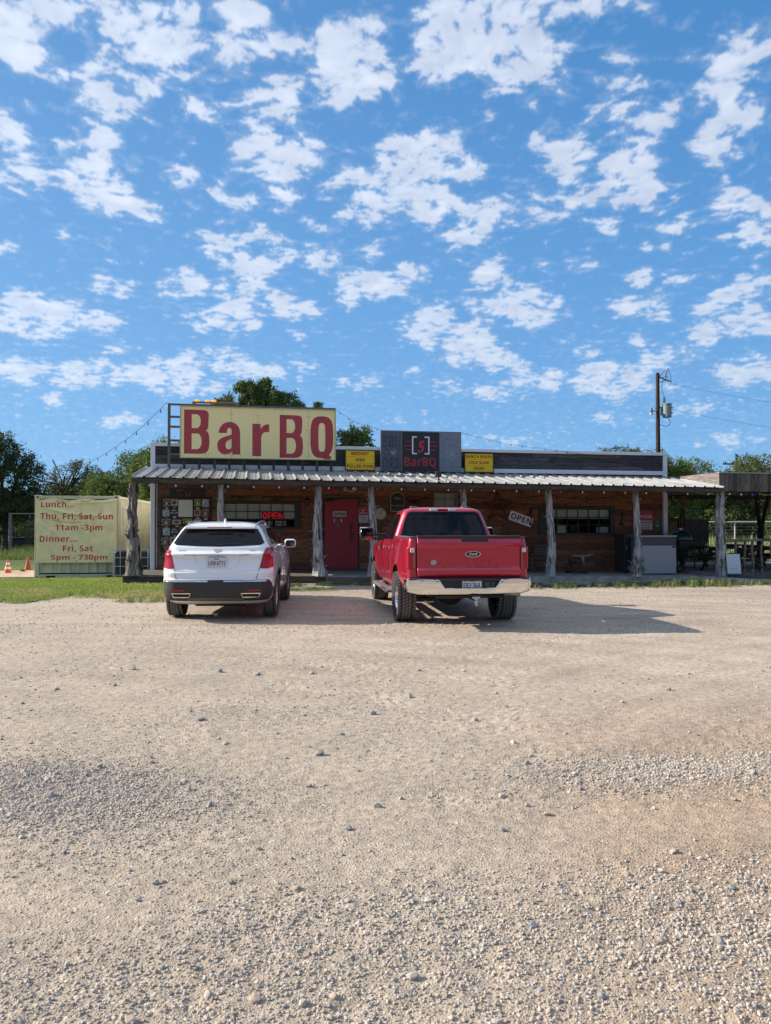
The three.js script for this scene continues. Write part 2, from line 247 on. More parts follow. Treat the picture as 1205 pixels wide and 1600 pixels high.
const pebble = (u, v) => {
  const [d1, i1] = cells(u * 96, v * 96, 96), [d2, i2] = cells(u * 190 + 0.3, v * 190, 190), on1 = HV[(i1 * 7 + 3) & 255] > 0.62, on2 = HV[(i2 * 5 + 1) & 255] > 0.35;
  const n = fbm(u * 24, v * 24, 5, 24, 24), h1 = on1 ? Math.sqrt(Math.max(0, 1 - (d1 / 0.46) ** 2)) : 0, h2 = on2 ? Math.sqrt(Math.max(0, 1 - (d2 / 0.46) ** 2)) : 0;
  return { h: Math.max(0.75 * h1, 0.4 * h2) + 0.22 * n, stone: Math.max(h1 > 0 ? 1 : 0, h2 > 0 ? 0.6 : 0), tone: h1 > 0 ? HV[i1] : HV[i2], n };
};
const gravelMap = tex(1024, 1024, (u, v) => { const q = pebble(u, v), k = 0.79 + 0.16 * q.n + q.stone * (q.tone - 0.5) * 0.26, w = q.stone * (HV[(q.tone * 255) | 0] - 0.5) * 0.05; return [k + w, k * 0.955, k * 0.895 - w]; }, 1.5, 1.5);
const gravelBump = tex(1024, 1024, (u, v) => 0.3 + 0.6 * pebble(u, v).h, 1.5, 1.5, false);
const gravelMat = std([0.67, 0.60, 0.53], 0.96, { map: gravelMap, bumpMap: gravelBump, bumpScale: 0.008, vertexColors: true });
const lotXs = spread([[-70, -16, 3], [-16, -7, 0.3], [-7, -2.6, 0.06], [-2.6, 4.8, 0.02], [4.8, 9, 0.06], [9, 20, 0.25], [20, 90, 3]]);
const lotZs = spread([[2.2, 6, 0.08], [6, 10, 0.06], [10, 15, 0.035], [15, 20.6, 0.0112], [20.6, 26, 0.2], [26, 70, 3]]);
const lotH = (x, z) => { const st = stony(x, z); return groundH(x, z) + 0.02 * fbm(x * 0.5, z * 0.5, 3) + 0.012 * fbm(x * 2.2, z * 2.2 + 3, 3) + (0.006 + 0.012 * st) * fbm(x * 9, z * 9, 3) + (0.004 + 0.008 * st) * Math.max(0, fbm(x * 24, z * 24, 2)) + trackAt(x, z)[0]; };
const lot = structure('gravel_lot', sheet(lotXs, lotZs, lotH, (x, z) => gravelTone(x, z, trackAt(x, z)[1], stony(x, z))), gravelMat);

const turfTex = tex(512, 512, (u, v) => { const a = fbm(u * 10, v * 10, 4, 10, 10), f = fbm(u * 90, v * 90, 2, 90, 90), k = 0.62 + 0.35 * a + 0.5 * f; return [k * 0.62 + 0.1 * a, k * 0.72, k * 0.3]; }, 2, 2);
const turfMat = std([0.34, 0.36, 0.19], 1, { map: turfTex, vertexColors: true });
structure('ground', sheet(spread([[-1500, -120, 200], [-120, 120, 8], [120, 1500, 200]]), spread([[-1500, -160, 200], [-160, 70, 8], [70, 600, 100]]), (x, z) => -0.06 - 0.004 * clamp((-z - 20) / 60) , (x, z) => { const k = 1 + 0.5 * fbm(x * 0.05, z * 0.05, 4); return [k * 1.15, k * 1.1, k]; }), turfMat);
structure('lawn', sheet(spread([[-40, -12, 1], [-12, -0.4, 0.1]]), spread([[-14, -1, 0.5], [-1, 8.5, 0.1]]),
  (x, z) => { const e = lawnEdge(x) + 1.0 * fbm(x * 0.7, z * 0.9, 3) + 0.5 * fbm(x * 3, z * 3 + 4, 3) - z; return groundH(x, z) + 0.035 * clamp(e / 0.5, -2.2, 1) + 0.012 * fbm(x * 3, z * 3, 3); },
  (x, z) => { const d = fbm(x * 0.6 + 4, z * 0.8, 4), dry = sstep(-0.05, 0.4, d + 0.5 * sstep(3, 6, z) - 0.25); return [0.95 + 1.3 * dry, 1.05 + 0.45 * dry, 0.8 + 0.8 * dry]; }), turfMat);
const concreteTex = tex(512, 512, (u, v) => 0.82 + 0.22 * fbm(u * 6, v * 6, 5, 6, 6) + 0.1 * fbm(u * 70, v * 70, 2, 70, 70) - 0.35 * sstep(0.02, 0, Math.abs(gnoise(u * 4, v * 4, 4, 4))) * sstep(0.1, 0.4, gnoise(u * 3, v * 3 + 1, 3, 3)), 2, 2);
const concrete = std([0.42, 0.41, 0.39], 0.92, { map: concreteTex, bumpMap: concreteTex, bumpScale: 0.004 });
structure('path', box(16, 0.16, 3.5, -14.35, 0.0, -2.95), std([0.62, 0.45, 0.34], 0.95, { map: concreteTex }));
structure('patio', box(13, 0.16, 7.2, 20.3, 0.06, -1.0), concrete);
{ const g = new THREE.BufferGeometry(), q = [[12.2, 2.62], [14.05, 2.66], [14.75, 4.15], [13.2, 4.5]], y = 0.075, p = [], at = (i, h) => [q[i][0], h, q[i][1]];
  p.push(...at(0, y), ...at(3, y), ...at(1, y), ...at(1, y), ...at(3, y), ...at(2, y)); for (let i = 0; i < 4; i++) { const j = (i + 1) % 4; p.push(...at(i, y), ...at(j, y), ...at(i, -0.05), ...at(j, y), ...at(j, -0.05), ...at(i, -0.05)); }
  g.setAttribute('position', new THREE.Float32BufferAttribute(p, 3)); const uv = []; for (let i = 0; i < p.length; i += 3) uv.push(p[i], p[i + 2]); g.setAttribute('uv', new THREE.Float32BufferAttribute(uv, 2)); g.computeVertexNormals(); structure('walkway', g, concrete); }

// ---------- loose stones ----------
function pebbleGeo(seed, detail) {
  const g = mergeVertices(new THREE.IcosahedronGeometry(1, detail).deleteAttribute('uv').deleteAttribute('normal')), p = g.attributes.position, r = rng(seed), cuts = [];
  for (let i = 0; i < 7; i++) cuts.push([V3(r() - 0.5, (r() - 0.5) * 0.8, r() - 0.5).normalize(), 0.55 + 0.35 * r()]);
  const v = V3(); for (let i = 0; i < p.count; i++) { v.fromBufferAttribute(p, i).multiplyScalar(0.85 + 0.3 * r()); for (const [n, d] of cuts) { const k = v.dot(n); if (k > d) v.addScaledVector(n, d - k); } v.y *= 0.68; v.z *= 0.8; p.setXYZ(i, v.x, v.y, v.z); }
  const flat = g.toNonIndexed(); flat.computeVertexNormals(); return flat;
}
const stoneMat = std([1, 1, 1], 0.95);
const stoneColor = (r, out) => { const t = r(), k = 0.62 + 0.45 * r(); if (t < 0.76) out.setRGB(0.51 * k, 0.446 * k, 0.38 * k); else if (t < 0.87) out.setRGB(0.37 * k, 0.36 * k, 0.345 * k); else out.setRGB(0.46 * k, 0.35 * k, 0.27 * k); return out; };
{
  const r = rng(99), kinds = [0, 1, 2, 3].map((i) => pebbleGeo(50 + i, i === 3 ? 1 : 0)), lists = kinds.map(() => []), sx = Math.sin(YAW), cx = Math.cos(YAW);
  const drop = (n, d0, d1, s0, s1, pw, keep) => {
    for (let i = 0; i < n; i++) {
      const d = Math.sqrt(lerp(d0 * d0, d1 * d1, r())), w = (0.58 * d + 1.5) * (2 * r() - 1), x = d * sx + w * cx, z = 22.4 - d * cx + w * sx;
      if (z < 3 || (x < -0.5 && z < lawnEdge(x) + 0.3)) { r(); continue; }
      const st = stony(x, z); if (r() > keep(st, x, z)) continue;
      const s = lerp(s0, s1, Math.pow(r(), pw)) * (0.75 + 0.5 * st);
      lists[(r() * 4) | 0].push([x, z, s]);
    }
  };
  drop(500000, 1.7, 6.6, 0.0018, 0.0095, 2.6, (s) => 0.06 + 0.95 * s * s);
  drop(185000, 6.2, 12, 0.003, 0.015, 2.8, (s) => 0.05 + 0.85 * s * s);
  drop(26000, 11, 19, 0.007, 0.026, 3, (s) => 0.16 + 0.7 * s);
  drop(2600, 2.0, 9, 0.010, 0.021, 2, (s) => 0.05 + 0.6 * s);
  const m = new THREE.Matrix4(), q = new THREE.Quaternion(), e = new THREE.Euler(), c = new THREE.Color();
  kinds.forEach((g, k) => {
    const im = new THREE.InstancedMesh(g, stoneMat, lists[k].length);
    lists[k].forEach(([x, z, s], i) => { e.set((r() - 0.5) * 0.9, r() * 6.283, (r() - 0.5) * 0.9); m.compose(V3(x, lotH(x, z) + s * 0.22, z), q.setFromEuler(e), V3(s * (0.8 + 0.5 * r()), s * (0.75 + 0.5 * r()), s)); im.setMatrixAt(i, m); im.setColorAt(i, stoneColor(r, c)); });
    stuff('gravel', im, 'loose pale limestone gravel scattered over the parking lot', 'gravel');
  });
  // the stones large enough to pick out one by one
  const mats = [[0.40, 0.36, 0.31], [0.30, 0.295, 0.285], [0.44, 0.395, 0.33], [0.37, 0.31, 0.25], [0.25, 0.25, 0.25]].map((k) => std(k, 0.95)), big = [0, 1, 2, 3, 4].map((i) => pebbleGeo(80 + i, 1));
  for (let i = 0, n = 0; n < 200 && i < 9000; i++) {
    const d = lerp(2.1, 8.5, Math.pow(r(), 0.85)), w = (0.53 * d) * (2 * r() - 1), x = d * sx + w * cx, z = 22.4 - d * cx + w * sx, st = stony(x, z); if (r() > 0.12 + 0.8 * st) continue;
    const s = lerp(0.012, 0.031, Math.pow(r(), 3)) * (0.75 + 0.06 * d), o = part('stone', big[(r() * 5) | 0], mats[(r() * 5) | 0], lot);
    o.position.set(x, lotH(x, z) + s * 0.25, z); o.rotation.set((r() - 0.5) * 0.7, r() * 6.283, (r() - 0.5) * 0.7); o.scale.set(s * (0.9 + 0.4 * r()), s * (0.8 + 0.4 * r()), s * 1.1); n++;
  }
}

// ---------- grass ----------
function tuft(n, h, spreadR, seed, lean = 0.5) {
  const r = rng(seed), p = [], c = [];
  for (let i = 0; i < n; i++) {
    const a = r() * 6.283, bx = Math.cos(a) * spreadR * r(), bz = Math.sin(a) * spreadR * r(), hh = h * (0.5 + 0.7 * r()), w = 0.004 + 0.05 * hh * 0.4, la = r() * 6.283, l = lean * hh * r(), ta = r() * 3.14, k = 0.75 + 0.5 * r();
    const dx = Math.cos(ta) * w, dz = Math.sin(ta) * w, mx = bx + Math.cos(la) * l * 0.35, mz = bz + Math.sin(la) * l * 0.35;
    p.push(bx - dx, 0, bz - dz, bx + dx, 0, bz + dz, mx, hh * 0.6, mz, mx - dx * 0.8, hh * 0.6, mz - dz * 0.8, mx + dx * 0.8, hh * 0.6, mz + dz * 0.8, bx + Math.cos(la) * l, hh, bz + Math.sin(la) * l);
    for (let j = 0; j < 6; j++) c.push(k, k, k * 0.9);
  }
  const g = new THREE.BufferGeometry(); g.setAttribute('position', new THREE.Float32BufferAttribute(p, 3)); g.setAttribute('color', new THREE.Float32BufferAttribute(c, 3)); g.computeVertexNormals(); return g;
}
const bladeMat = phys([1, 1, 1], 0.8, { vertexColors: true, transmission: 0.3, thickness: 0, side: THREE.DoubleSide, specularIntensity: 0.4 });
function grassField(name, label, n, seed, geos, place, colorOf) {
  const r = rng(seed), m = new THREE.Matrix4(), q = new THREE.Quaternion(), c = new THREE.Color(), up = V3(0, 1, 0), lists = geos.map(() => []);
  for (let i = 0; i < n; i++) { const s = place(r); if (s) lists[(r() * geos.length) | 0].push(s); }
  geos.forEach((g, k) => { const im = new THREE.InstancedMesh(g, bladeMat, lists[k].length); lists[k].forEach(([x, y, z, s], i) => { m.compose(V3(x, y, z), q.setFromAxisAngle(up, r() * 6.283), V3(s, s * (0.8 + 0.4 * r()), s)); im.setMatrixAt(i, m); im.setColorAt(i, colorOf(r, c, x, z)); }); stuff(name, im, label, 'grass'); });
}
const shortTufts = [tuft(9, 0.05, 0.05, 1), tuft(9, 0.06, 0.06, 2)], weedTufts = [tuft(10, 0.22, 0.05, 3, 0.6), tuft(12, 0.17, 0.08, 4, 0.9)];
grassField('lawn_grass', 'short green lawn grass between the pale container and the gravel', 60000, 5, shortTufts, (r) => {
  const x = lerp(-16, -0.9, Math.pow(r(), 0.7)), z = lerp(-9, 7.6, Math.pow(r(), 0.6)), e = lawnEdge(x) + 1.0 * fbm(x * 0.7, z * 0.9, 3) + 0.5 * fbm(x * 3, z * 3 + 4, 3) - z;
  if (e < -0.45 || (x > -3.15 && z < 2.75) || (x < -6.2 && z > -4.7 && z < -1.1) || (x > -6.45 && x < -3.7 && z < -0.75) || r() > 0.3 + e * 0.9) return null;
  return [x, groundH(x, z) + 0.01, z, 0.6 + 0.7 * r()];
}, (r, c, x, z) => { const dry = sstep(0.0, 0.45, fbm(x * 0.6 + 4, z * 0.8, 4) + 0.4 * sstep(3.2, 6, z) - 0.2 + 0.2 * r()), k = 0.8 + 0.4 * r(); return c.setRGB(lerp(0.37, 0.54, dry) * k, lerp(0.44, 0.47, dry) * k, lerp(0.10, 0.22, dry) * k); });
grassField('weeds', 'ragged grass and weeds along the log kerb before the porch', 3000, 6, [...weedTufts, ...shortTufts], (r) => {
  const t = r(), x = 4.9 + 10 * r(), dense = fbm(x * 1.1, 3, 3), z = t < 0.72 ? 4.35 + 0.85 * r() * r() : 2.75 + 1.5 * r();
  if (t < 0.72 ? r() > 0.32 + 2.2 * dense + 0.4 * sstep(10, 12.3, x) * sstep(14.5, 13.5, x) : r() > 0.4 || (x > 12.1 && x < 14.9)) return null;
  return [x, 0.0, z, (t < 0.72 ? 0.45 + 0.35 * r() + 0.4 * Math.exp(-(((x - 11.6) / 0.8) ** 2)) : 0.45)];
}, (r, c) => { const d = r(), k = 0.8 + 0.4 * r(); return d < 0.7 ? c.setRGB(0.13 * k, 0.2 * k, 0.05 * k) : c.setRGB(0.4 * k, 0.34 * k, 0.2 * k); });
grassField('weeds', 'small weeds in the dirt beside the cars in front of the porch edge', 900, 8, shortTufts, (r) => {
  const c = [[1.35, 4.6, 0.5], [2.2, 3.3, 0.35], [0.9, 3.6, 0.4], [-1.8, 6.2, 0.7], [3.1, 3.4, 0.3]][(r() * 5) | 0], a = r() * 6.283, d = c[2] * Math.sqrt(r()); return [c[0] + Math.cos(a) * d * 1.4, groundH(c[0], c[1]) + 0.01, c[1] + Math.sin(a) * d * 0.6, 0.7 + 0.6 * r()];
}, (r, c) => { const k = 0.8 + 0.4 * r(); return c.setRGB(0.15 * k, 0.21 * k, 0.06 * k); });
const tallTufts = [tuft(14, 0.8, 0.12, 13, 0.5), tuft(16, 0.6, 0.16, 14, 0.7)];
grassField('tall_grass', 'tall pale seeding grass in the field along the pipe fence', 15000, 9, tallTufts, (r) => {
  const x = lerp(15, 60, r()), z = lerp(-6.2, -26, r()); if (fbm(x * 0.4, z * 0.4, 3) < -0.25 + 0.2 * r()) return null; return [x, -0.06, z, 0.75 + 0.5 * r() + 0.25 * fbm(x * 0.2, z * 0.2, 2)];
}, (r, c, x, z) => { const d = r(), k = 0.8 + 0.5 * r(); return d < 0.6 ? c.setRGB(0.22 * k, 0.27 * k, 0.09 * k) : c.setRGB(0.5 * k, 0.46 * k, 0.28 * k); });
grassField('tall_grass', 'rough grass on the open ground behind the grey shed', 5000, 10, tallTufts, (r) => {
  const x = lerp(-30, -6, r()), z = lerp(-14, -30, r()); return [x, -0.06, z, 0.35 + 0.4 * r()];
}, (r, c) => { const k = 0.8 + 0.5 * r(); return c.setRGB(0.2 * k, 0.25 * k, 0.08 * k); });

// ---------- restaurant ----------
const shop = thing('restaurant', 'low timber barbecue restaurant with tin porch roof and grey parapet boards', 'restaurant');
const deckH = (x) => 0.33 - 0.0143 * (x + 3), SLOPE = -0.0066;
// rectangles [x0, y0, x1, y1] less the openings
function cut(rects, holes) { for (const [a, b, c, d] of holes) rects = rects.flatMap(([x0, y0, x1, y1]) => (c <= x0 || a >= x1 || d <= y0 || b >= y1 ? [[x0, y0, x1, y1]] : [[x0, y0, x1, Math.min(y1, b)], [x0, Math.max(y0, d), x1, y1], [x0, Math.max(y0, b), Math.min(x1, a), Math.min(y1, d)], [Math.max(x0, c), Math.max(y0, b), x1, Math.min(y1, d)]].filter((q) => q[2] - q[0] > 0.015 && q[3] - q[1] > 0.012))); return rects; }
const DOOR = [2.2, 0.1, 3.33, 2.46], WL = [-0.85, 1.52, 1.53, 2.34], WR = [9.17, 1.31, 11.79, 2.24], WS = [5.66, 2.10, 6.46, 2.66], HOLES = [DOOR, WL, WR, WS];
const wallBack = part('front_wall', merge(cut([[-2.8, 0, 13.66, 3.98]], HOLES.map(([a, b, c, d]) => [a + 0.03, b + 0.03, c - 0.03, d - 0.03])).map(([a, b, c, d]) => box(c - a, d - b, 0.14, (a + c) / 2, (b + d) / 2, -0.1))), std([0.06, 0.04, 0.03], 0.95), shop);
{
  const r = rng(21), tones = [[0.39, 0.155, 0.07], [0.33, 0.125, 0.056], [0.43, 0.185, 0.085], [0.27, 0.105, 0.05], [0.36, 0.165, 0.085], [0.46, 0.21, 0.10]];
  for (let row = 0, y = 0.1; y < 3.28; row++) {
    const h = 0.186 + 0.01 * (r() - 0.5), y1 = Math.min(y + h, 3.3);
    for (let x = -2.7 - r() * 1.5; x < 13.52;) {
      const l = 2.0 + 2.2 * r(), t = tones[(r() * tones.length) | 0], aged = x + l / 2 < -0.6 ? 0.62 : x > 11.0 && y < 1.3 ? 0.2 : 0, grey = [0.20, 0.165, 0.135], k = 0.75 + 0.5 * r(), dz = 0.006 * r(), off = [r() * 7, r() * 3], a = Math.max(-2.7, x), b = Math.min(13.52, x + l - 0.004);
      const c = t.map((v, i) => lerp(v * 0.93, grey[i], aged * (0.6 + 0.6 * r())) * k);
      if (b > a) for (const [p, q, s, u] of cut([[a, y + 0.003, b, y1 - 0.004]], HOLES)) part('plank', box(s - p, u - q, 0.026, (p + s) / 2, (q + u) / 2, -0.013 + dz, c, 'x', off), M.plank, wallBack);
      x += l;
    }
    y = y1;
  }
}
// parapet of weathered boards, white metal trim
const parapet = part('parapet', box(16.4, 0.5, 0.05, 5.4, 3.675, -0.01, [0.1, 0.1, 0.1]), M.grey, shop);
{
  const r = rng(31), tones = [[0.115, 0.12, 0.125], [0.085, 0.09, 0.096], [0.15, 0.15, 0.15], [0.07, 0.072, 0.078]];
  for (let row = 0; row < 4; row++) for (let x = -2.7; x < 13.5;) { const l = Math.min(1.6 + 2.2 * r(), 13.52 - x); part('board', box(l - 0.006, 0.122, 0.022, x + l / 2, 3.485 + row * 0.128, 0.028 + 0.006 * r(), tones[(r() * 4) | 0].map((v) => v * (0.8 + 0.5 * r())), 'x', [r() * 5, r() * 3]), M.grey, parapet); x += l; }
}
const trim = M.trim;
part('trim', rbox(16.56, 0.1, 0.14, 0.008, 5.42, 3.99, 0.01), trim, shop);
part('trim', rbox(16.3, 0.13, 0.03, 0.006, 5.42, 3.355, 0.047), trim, shop);
part('trim', rbox(0.125, 3.62, 0.13, 0.008, -2.765, 2.13, 0.012), trim, shop);
part('trim', rbox(0.15, 3.85, 0.13, 0.008, 13.595, 2.01, 0.012), trim, shop);
part('conduit', merge([cyl(0.014, 0.014, 2.9, -2.655, 1.85, 0.03, 10), ...[0.9, 1.5, 2.1, 2.7].map((y) => rbox(0.05, 0.025, 0.02, 0.004, -2.655, y, 0.02))]), std([0.6, 0.6, 0.58], 0.4, { metalness: 0.4 }), shop);
const tin = std([0.58, 0.585, 0.59], 0.5, { metalness: 0.15 });
for (const x of [-2.76, 13.6]) part('side_wall', box(0.12, 3.9, 11, x, 1.95, -5.6), tin, shop);
part('rear_wall', box(16.2, 3.6, 0.12, 5.42, 1.8, -11.05), tin, shop);
part('roof', box(16.4, 0.1, 11, 5.42, 3.55, -5.6), tin, shop);
part('floor', box(16.2, 0.1, 11, 5.42, 0.06, -5.6), std([0.1, 0.09, 0.08], 0.8), shop);
// windows with blinds half drawn
const blindMat = std([0.8, 0.78, 0.68], 0.9), glassMat = phys([0.72, 0.76, 0.76], 0.03, { transmission: 1, thickness: 0, ior: 1.5 });
function windowOf([x0, y0, x1, y1], [gx0, gy0, gx1, gy1], cols, rows, blind, frameMat) {
  const w = part('window', merge([[x0, gy1, x1, y1], [x0, y0, x1, gy0], [x0, gy0, gx0, gy1], [gx1, gy0, x1, gy1]].map(([a, b, c, d]) => rbox(c - a, d - b, 0.09, 0.008, (a + c) / 2, (b + d) / 2, 0.0))), frameMat, shop);
  const mw = 0.026, dx = (gx1 - gx0) / cols, dy = (gy1 - gy0) / rows;
  for (let i = 1; i < cols; i++) part('muntin', rbox(mw, gy1 - gy0, 0.035, 0.004, gx0 + i * dx, (gy0 + gy1) / 2, -0.012, 1), frameMat, w);
  for (let j = 1; j < rows; j++) part('muntin', rbox(gx1 - gx0, mw, 0.03, 0.004, (gx0 + gx1) / 2, gy0 + j * dy, -0.0125, 1), frameMat, w);
  for (let i = 0; i < cols; i++) for (let j = 0; j < rows; j++) part('pane', new THREE.PlaneGeometry(dx - mw, dy - mw).rotateY(0.004 * Math.sin(i * 5 + j * 3)).rotateX(0.004 * Math.cos(i * 3 + j * 7)).translate(gx0 + (i + 0.5) * dx, gy0 + (j + 0.5) * dy, -0.014), glassMat, w);
  if (blind) part('blind', box(gx1 - gx0 + 0.1, gy1 - blind + 0.05, 0.006, (gx0 + gx1) / 2, (gy1 + blind) / 2 + 0.025, -0.11), blindMat, w);
  return w;
}
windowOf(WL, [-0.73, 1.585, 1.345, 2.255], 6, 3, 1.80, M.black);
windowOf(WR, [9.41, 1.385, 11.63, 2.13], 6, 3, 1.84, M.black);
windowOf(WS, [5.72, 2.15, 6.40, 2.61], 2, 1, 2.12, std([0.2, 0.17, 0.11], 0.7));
// dim wall inside, a step behind the windows
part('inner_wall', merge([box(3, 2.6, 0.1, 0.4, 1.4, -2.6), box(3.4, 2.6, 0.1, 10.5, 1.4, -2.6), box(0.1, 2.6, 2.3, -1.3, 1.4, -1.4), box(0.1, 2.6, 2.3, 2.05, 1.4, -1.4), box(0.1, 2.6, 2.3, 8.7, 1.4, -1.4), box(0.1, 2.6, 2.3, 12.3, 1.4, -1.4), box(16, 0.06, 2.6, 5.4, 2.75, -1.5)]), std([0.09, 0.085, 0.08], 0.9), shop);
// door
const redDoor = std([0.30, 0.018, 0.03], 0.5, { bumpMap: concreteTex, bumpScale: 0.001 });
const door = part('door', merge([rbox(1.03, 2.14, 0.05, 0.006, 2.775, 1.365, -0.03)]), redDoor, shop);
part('handle', merge([rbox(0.045, 0.62, 0.03, 0.01, 3.09, 1.41, 0.05), rbox(0.03, 0.03, 0.05, 0.004, 3.09, 1.63, 0.02), rbox(0.03, 0.03, 0.05, 0.004, 3.09, 1.18, 0.02)]), std([0.07, 0.012, 0.016], 0.5), door);
part('closer', merge([rbox(0.26, 0.07, 0.06, 0.01, 2.40, 2.38, 0.03), bar([2.5, 2.4, 0.05], [2.75, 2.43, 0.02], 0.01)]), M.iron, door);
part('hinge', merge([0.55, 1.4, 2.2].map((y) => cyl(0.013, 0.013, 0.11, 2.262, y, 0.0, 8))), M.iron, door);
part('door_frame', merge([box(0.05, 2.2, 0.1, 2.232, 1.37, -0.045), box(0.04, 2.2, 0.1, 3.312, 1.37, -0.045)]), std([0.05, 0.03, 0.026], 0.8), shop);
part('lintel', box(1.25, 0.1, 0.07, 2.8, 2.51, 0.01, [0.2, 0.175, 0.15], 'x', [1, 2]), M.grey, shop);
part('door_step', box(1.7, 0.075, 0.32, 2.95, 0.255, 0.16, [0.19, 0.18, 0.165], 'x', [3, 1]), M.grey, shop);

// ---------- porch ----------
const tilt = (g, h0 = 0) => { const p = g.attributes.position; for (let i = 0; i < p.count; i++) p.setY(i, p.getY(i) + SLOPE * (p.getX(i) + 2.9) + h0); g.computeVertexNormals?.(); return g; };
{
  // ribbed roof sheets, three ribs each
  const tinRoof = std([0.44, 0.45, 0.465], 0.45, { metalness: 0.25, map: tex(256, 256, (u, v) => { const k = 0.86 + 0.16 * fbm(u * 5, v * 3, 4, 5, 3) + 0.1 * fbm(u * 40, v * 9, 3, 40, 9); return [k, k * 0.985, k * 0.96]; }, 2, 3) });
  const roof = part('porch_roof', tilt(merge([0.5, 1.3, 2.1].map((z) => box(16.6, 0.07, 0.05, 5.4, 3.225 - 0.157 * z, z)))), std([0.12, 0.09, 0.07], 0.9), shop);
  const pitch = 0.3225, z0 = 0.03, z1 = 2.86, y0 = 3.315, y1 = 2.845, prof = [[0, 0.046], [0.014, 0.046], [0.042, 0.004], [0.1, 0.004], [0.108, 0.012], [0.118, 0.012], [0.126, 0.004], [0.2, 0.004], [0.208, 0.012], [0.218, 0.012], [0.226, 0.004], [pitch - 0.042, 0.004], [pitch - 0.014, 0.046]];
  for (let s = 0; s < 52; s += 3) {
    const n = Math.min(3, 52 - s), line = [], p = [], idx = [], uv = []; for (let k = 0; k < n; k++) for (const [dx, dy] of prof) line.push([-2.96 + (s + k) * pitch + dx, dy]); line.push([-2.96 + (s + n) * pitch + 0.002, 0.047]);
    for (const [t, th] of [[0, 0], [1, 0], [0, -0.002], [1, -0.002]]) for (const [x, y] of line) { p.push(x, lerp(y0, y1, t) + y + th + 0.004 * Math.sin(s * 3.3) * t, lerp(z0, z1 + 0.006 * Math.sin(s * 5), t)); uv.push(x, t * 2.8); }
    const m = line.length; for (let i = 0; i < m - 1; i++) { idx.push(i, m + i, i + 1, i + 1, m + i, m + i + 1); idx.push(m + i, 3 * m + i, m + i + 1, m + i + 1, 3 * m + i, 3 * m + i + 1); }
    const g = new THREE.BufferGeometry(); g.setAttribute('position', new THREE.Float32BufferAttribute(p, 3)); g.setAttribute('uv', new THREE.Float32BufferAttribute(uv, 2)); g.setIndex(idx); const f = g.toNonIndexed(); tilt(f);
    part('roof_sheet', f, tinRoof, roof);
  }
  const fas = part('fascia', tilt(box(16.75, 0.115, 0.05, 5.42, 2.765, 2.74, [0.16, 0.135, 0.115], 'x', [0, 0])), M.grey, shop);
  for (let i = 0; i < 21; i++) part('rafter', tilt((() => { const g = box(0.045, 0.09, 2.68, 0, 0, 0, [0.1, 0.075, 0.055], 'z'); g.rotateX(0.166); return g.translate(-2.75 + i * 0.81, 2.985, 1.37); })()), M.grey, shop);
  // floor: timber at the near end of the long edge beam, concrete beyond
  const floorTilt = (g) => { const p = g.attributes.position; for (let i = 0; i < p.count; i++) p.setY(i, p.getY(i) + deckH(p.getX(i))); return g; };
  const r = rng(41), deck = part('deck', merge([floorTilt(box(5.2, 0.14, 0.09, -0.58, -0.11, 2.56, [0.14, 0.115, 0.095], 'x', [4, 1])), floorTilt(box(0.09, 0.14, 2.55, -3.14, -0.11, 1.24, [0.14, 0.115, 0.095], 'z', [4, 1]))]), M.grey, shop);
  for (let k = 0; k < 18; k++) for (const [a, b] of [[-3.2, -0.9 + 0.7 * r()], [null, 2.04]]) { const x0 = a ?? deck.userData.cut, x1 = b; if (a !== null) deck.userData.cut = b + 0.004; const t = 0.8 + 0.4 * r(); part('deck_board', floorTilt(box(x1 - x0, 0.034, 0.139, (x0 + x1) / 2, -0.018 + 0.003 * r(), 0.09 + k * 0.1445, [0.29 * t, 0.235 * t, 0.18 * t], 'x', [r() * 5, r() * 4])), M.grey, deck); }
  delete deck.userData.cut;
  part('slab', floorTilt(box(11.7, 0.2, 2.58, 7.9, -0.105, 1.27)), concrete, shop);
  part('edge_beam', floorTilt(box(3.9, 0.13, 0.1, 3.98, -0.1, 2.6, [0.21, 0.195, 0.175], 'x', [2, 2])), M.grey, shop);
}
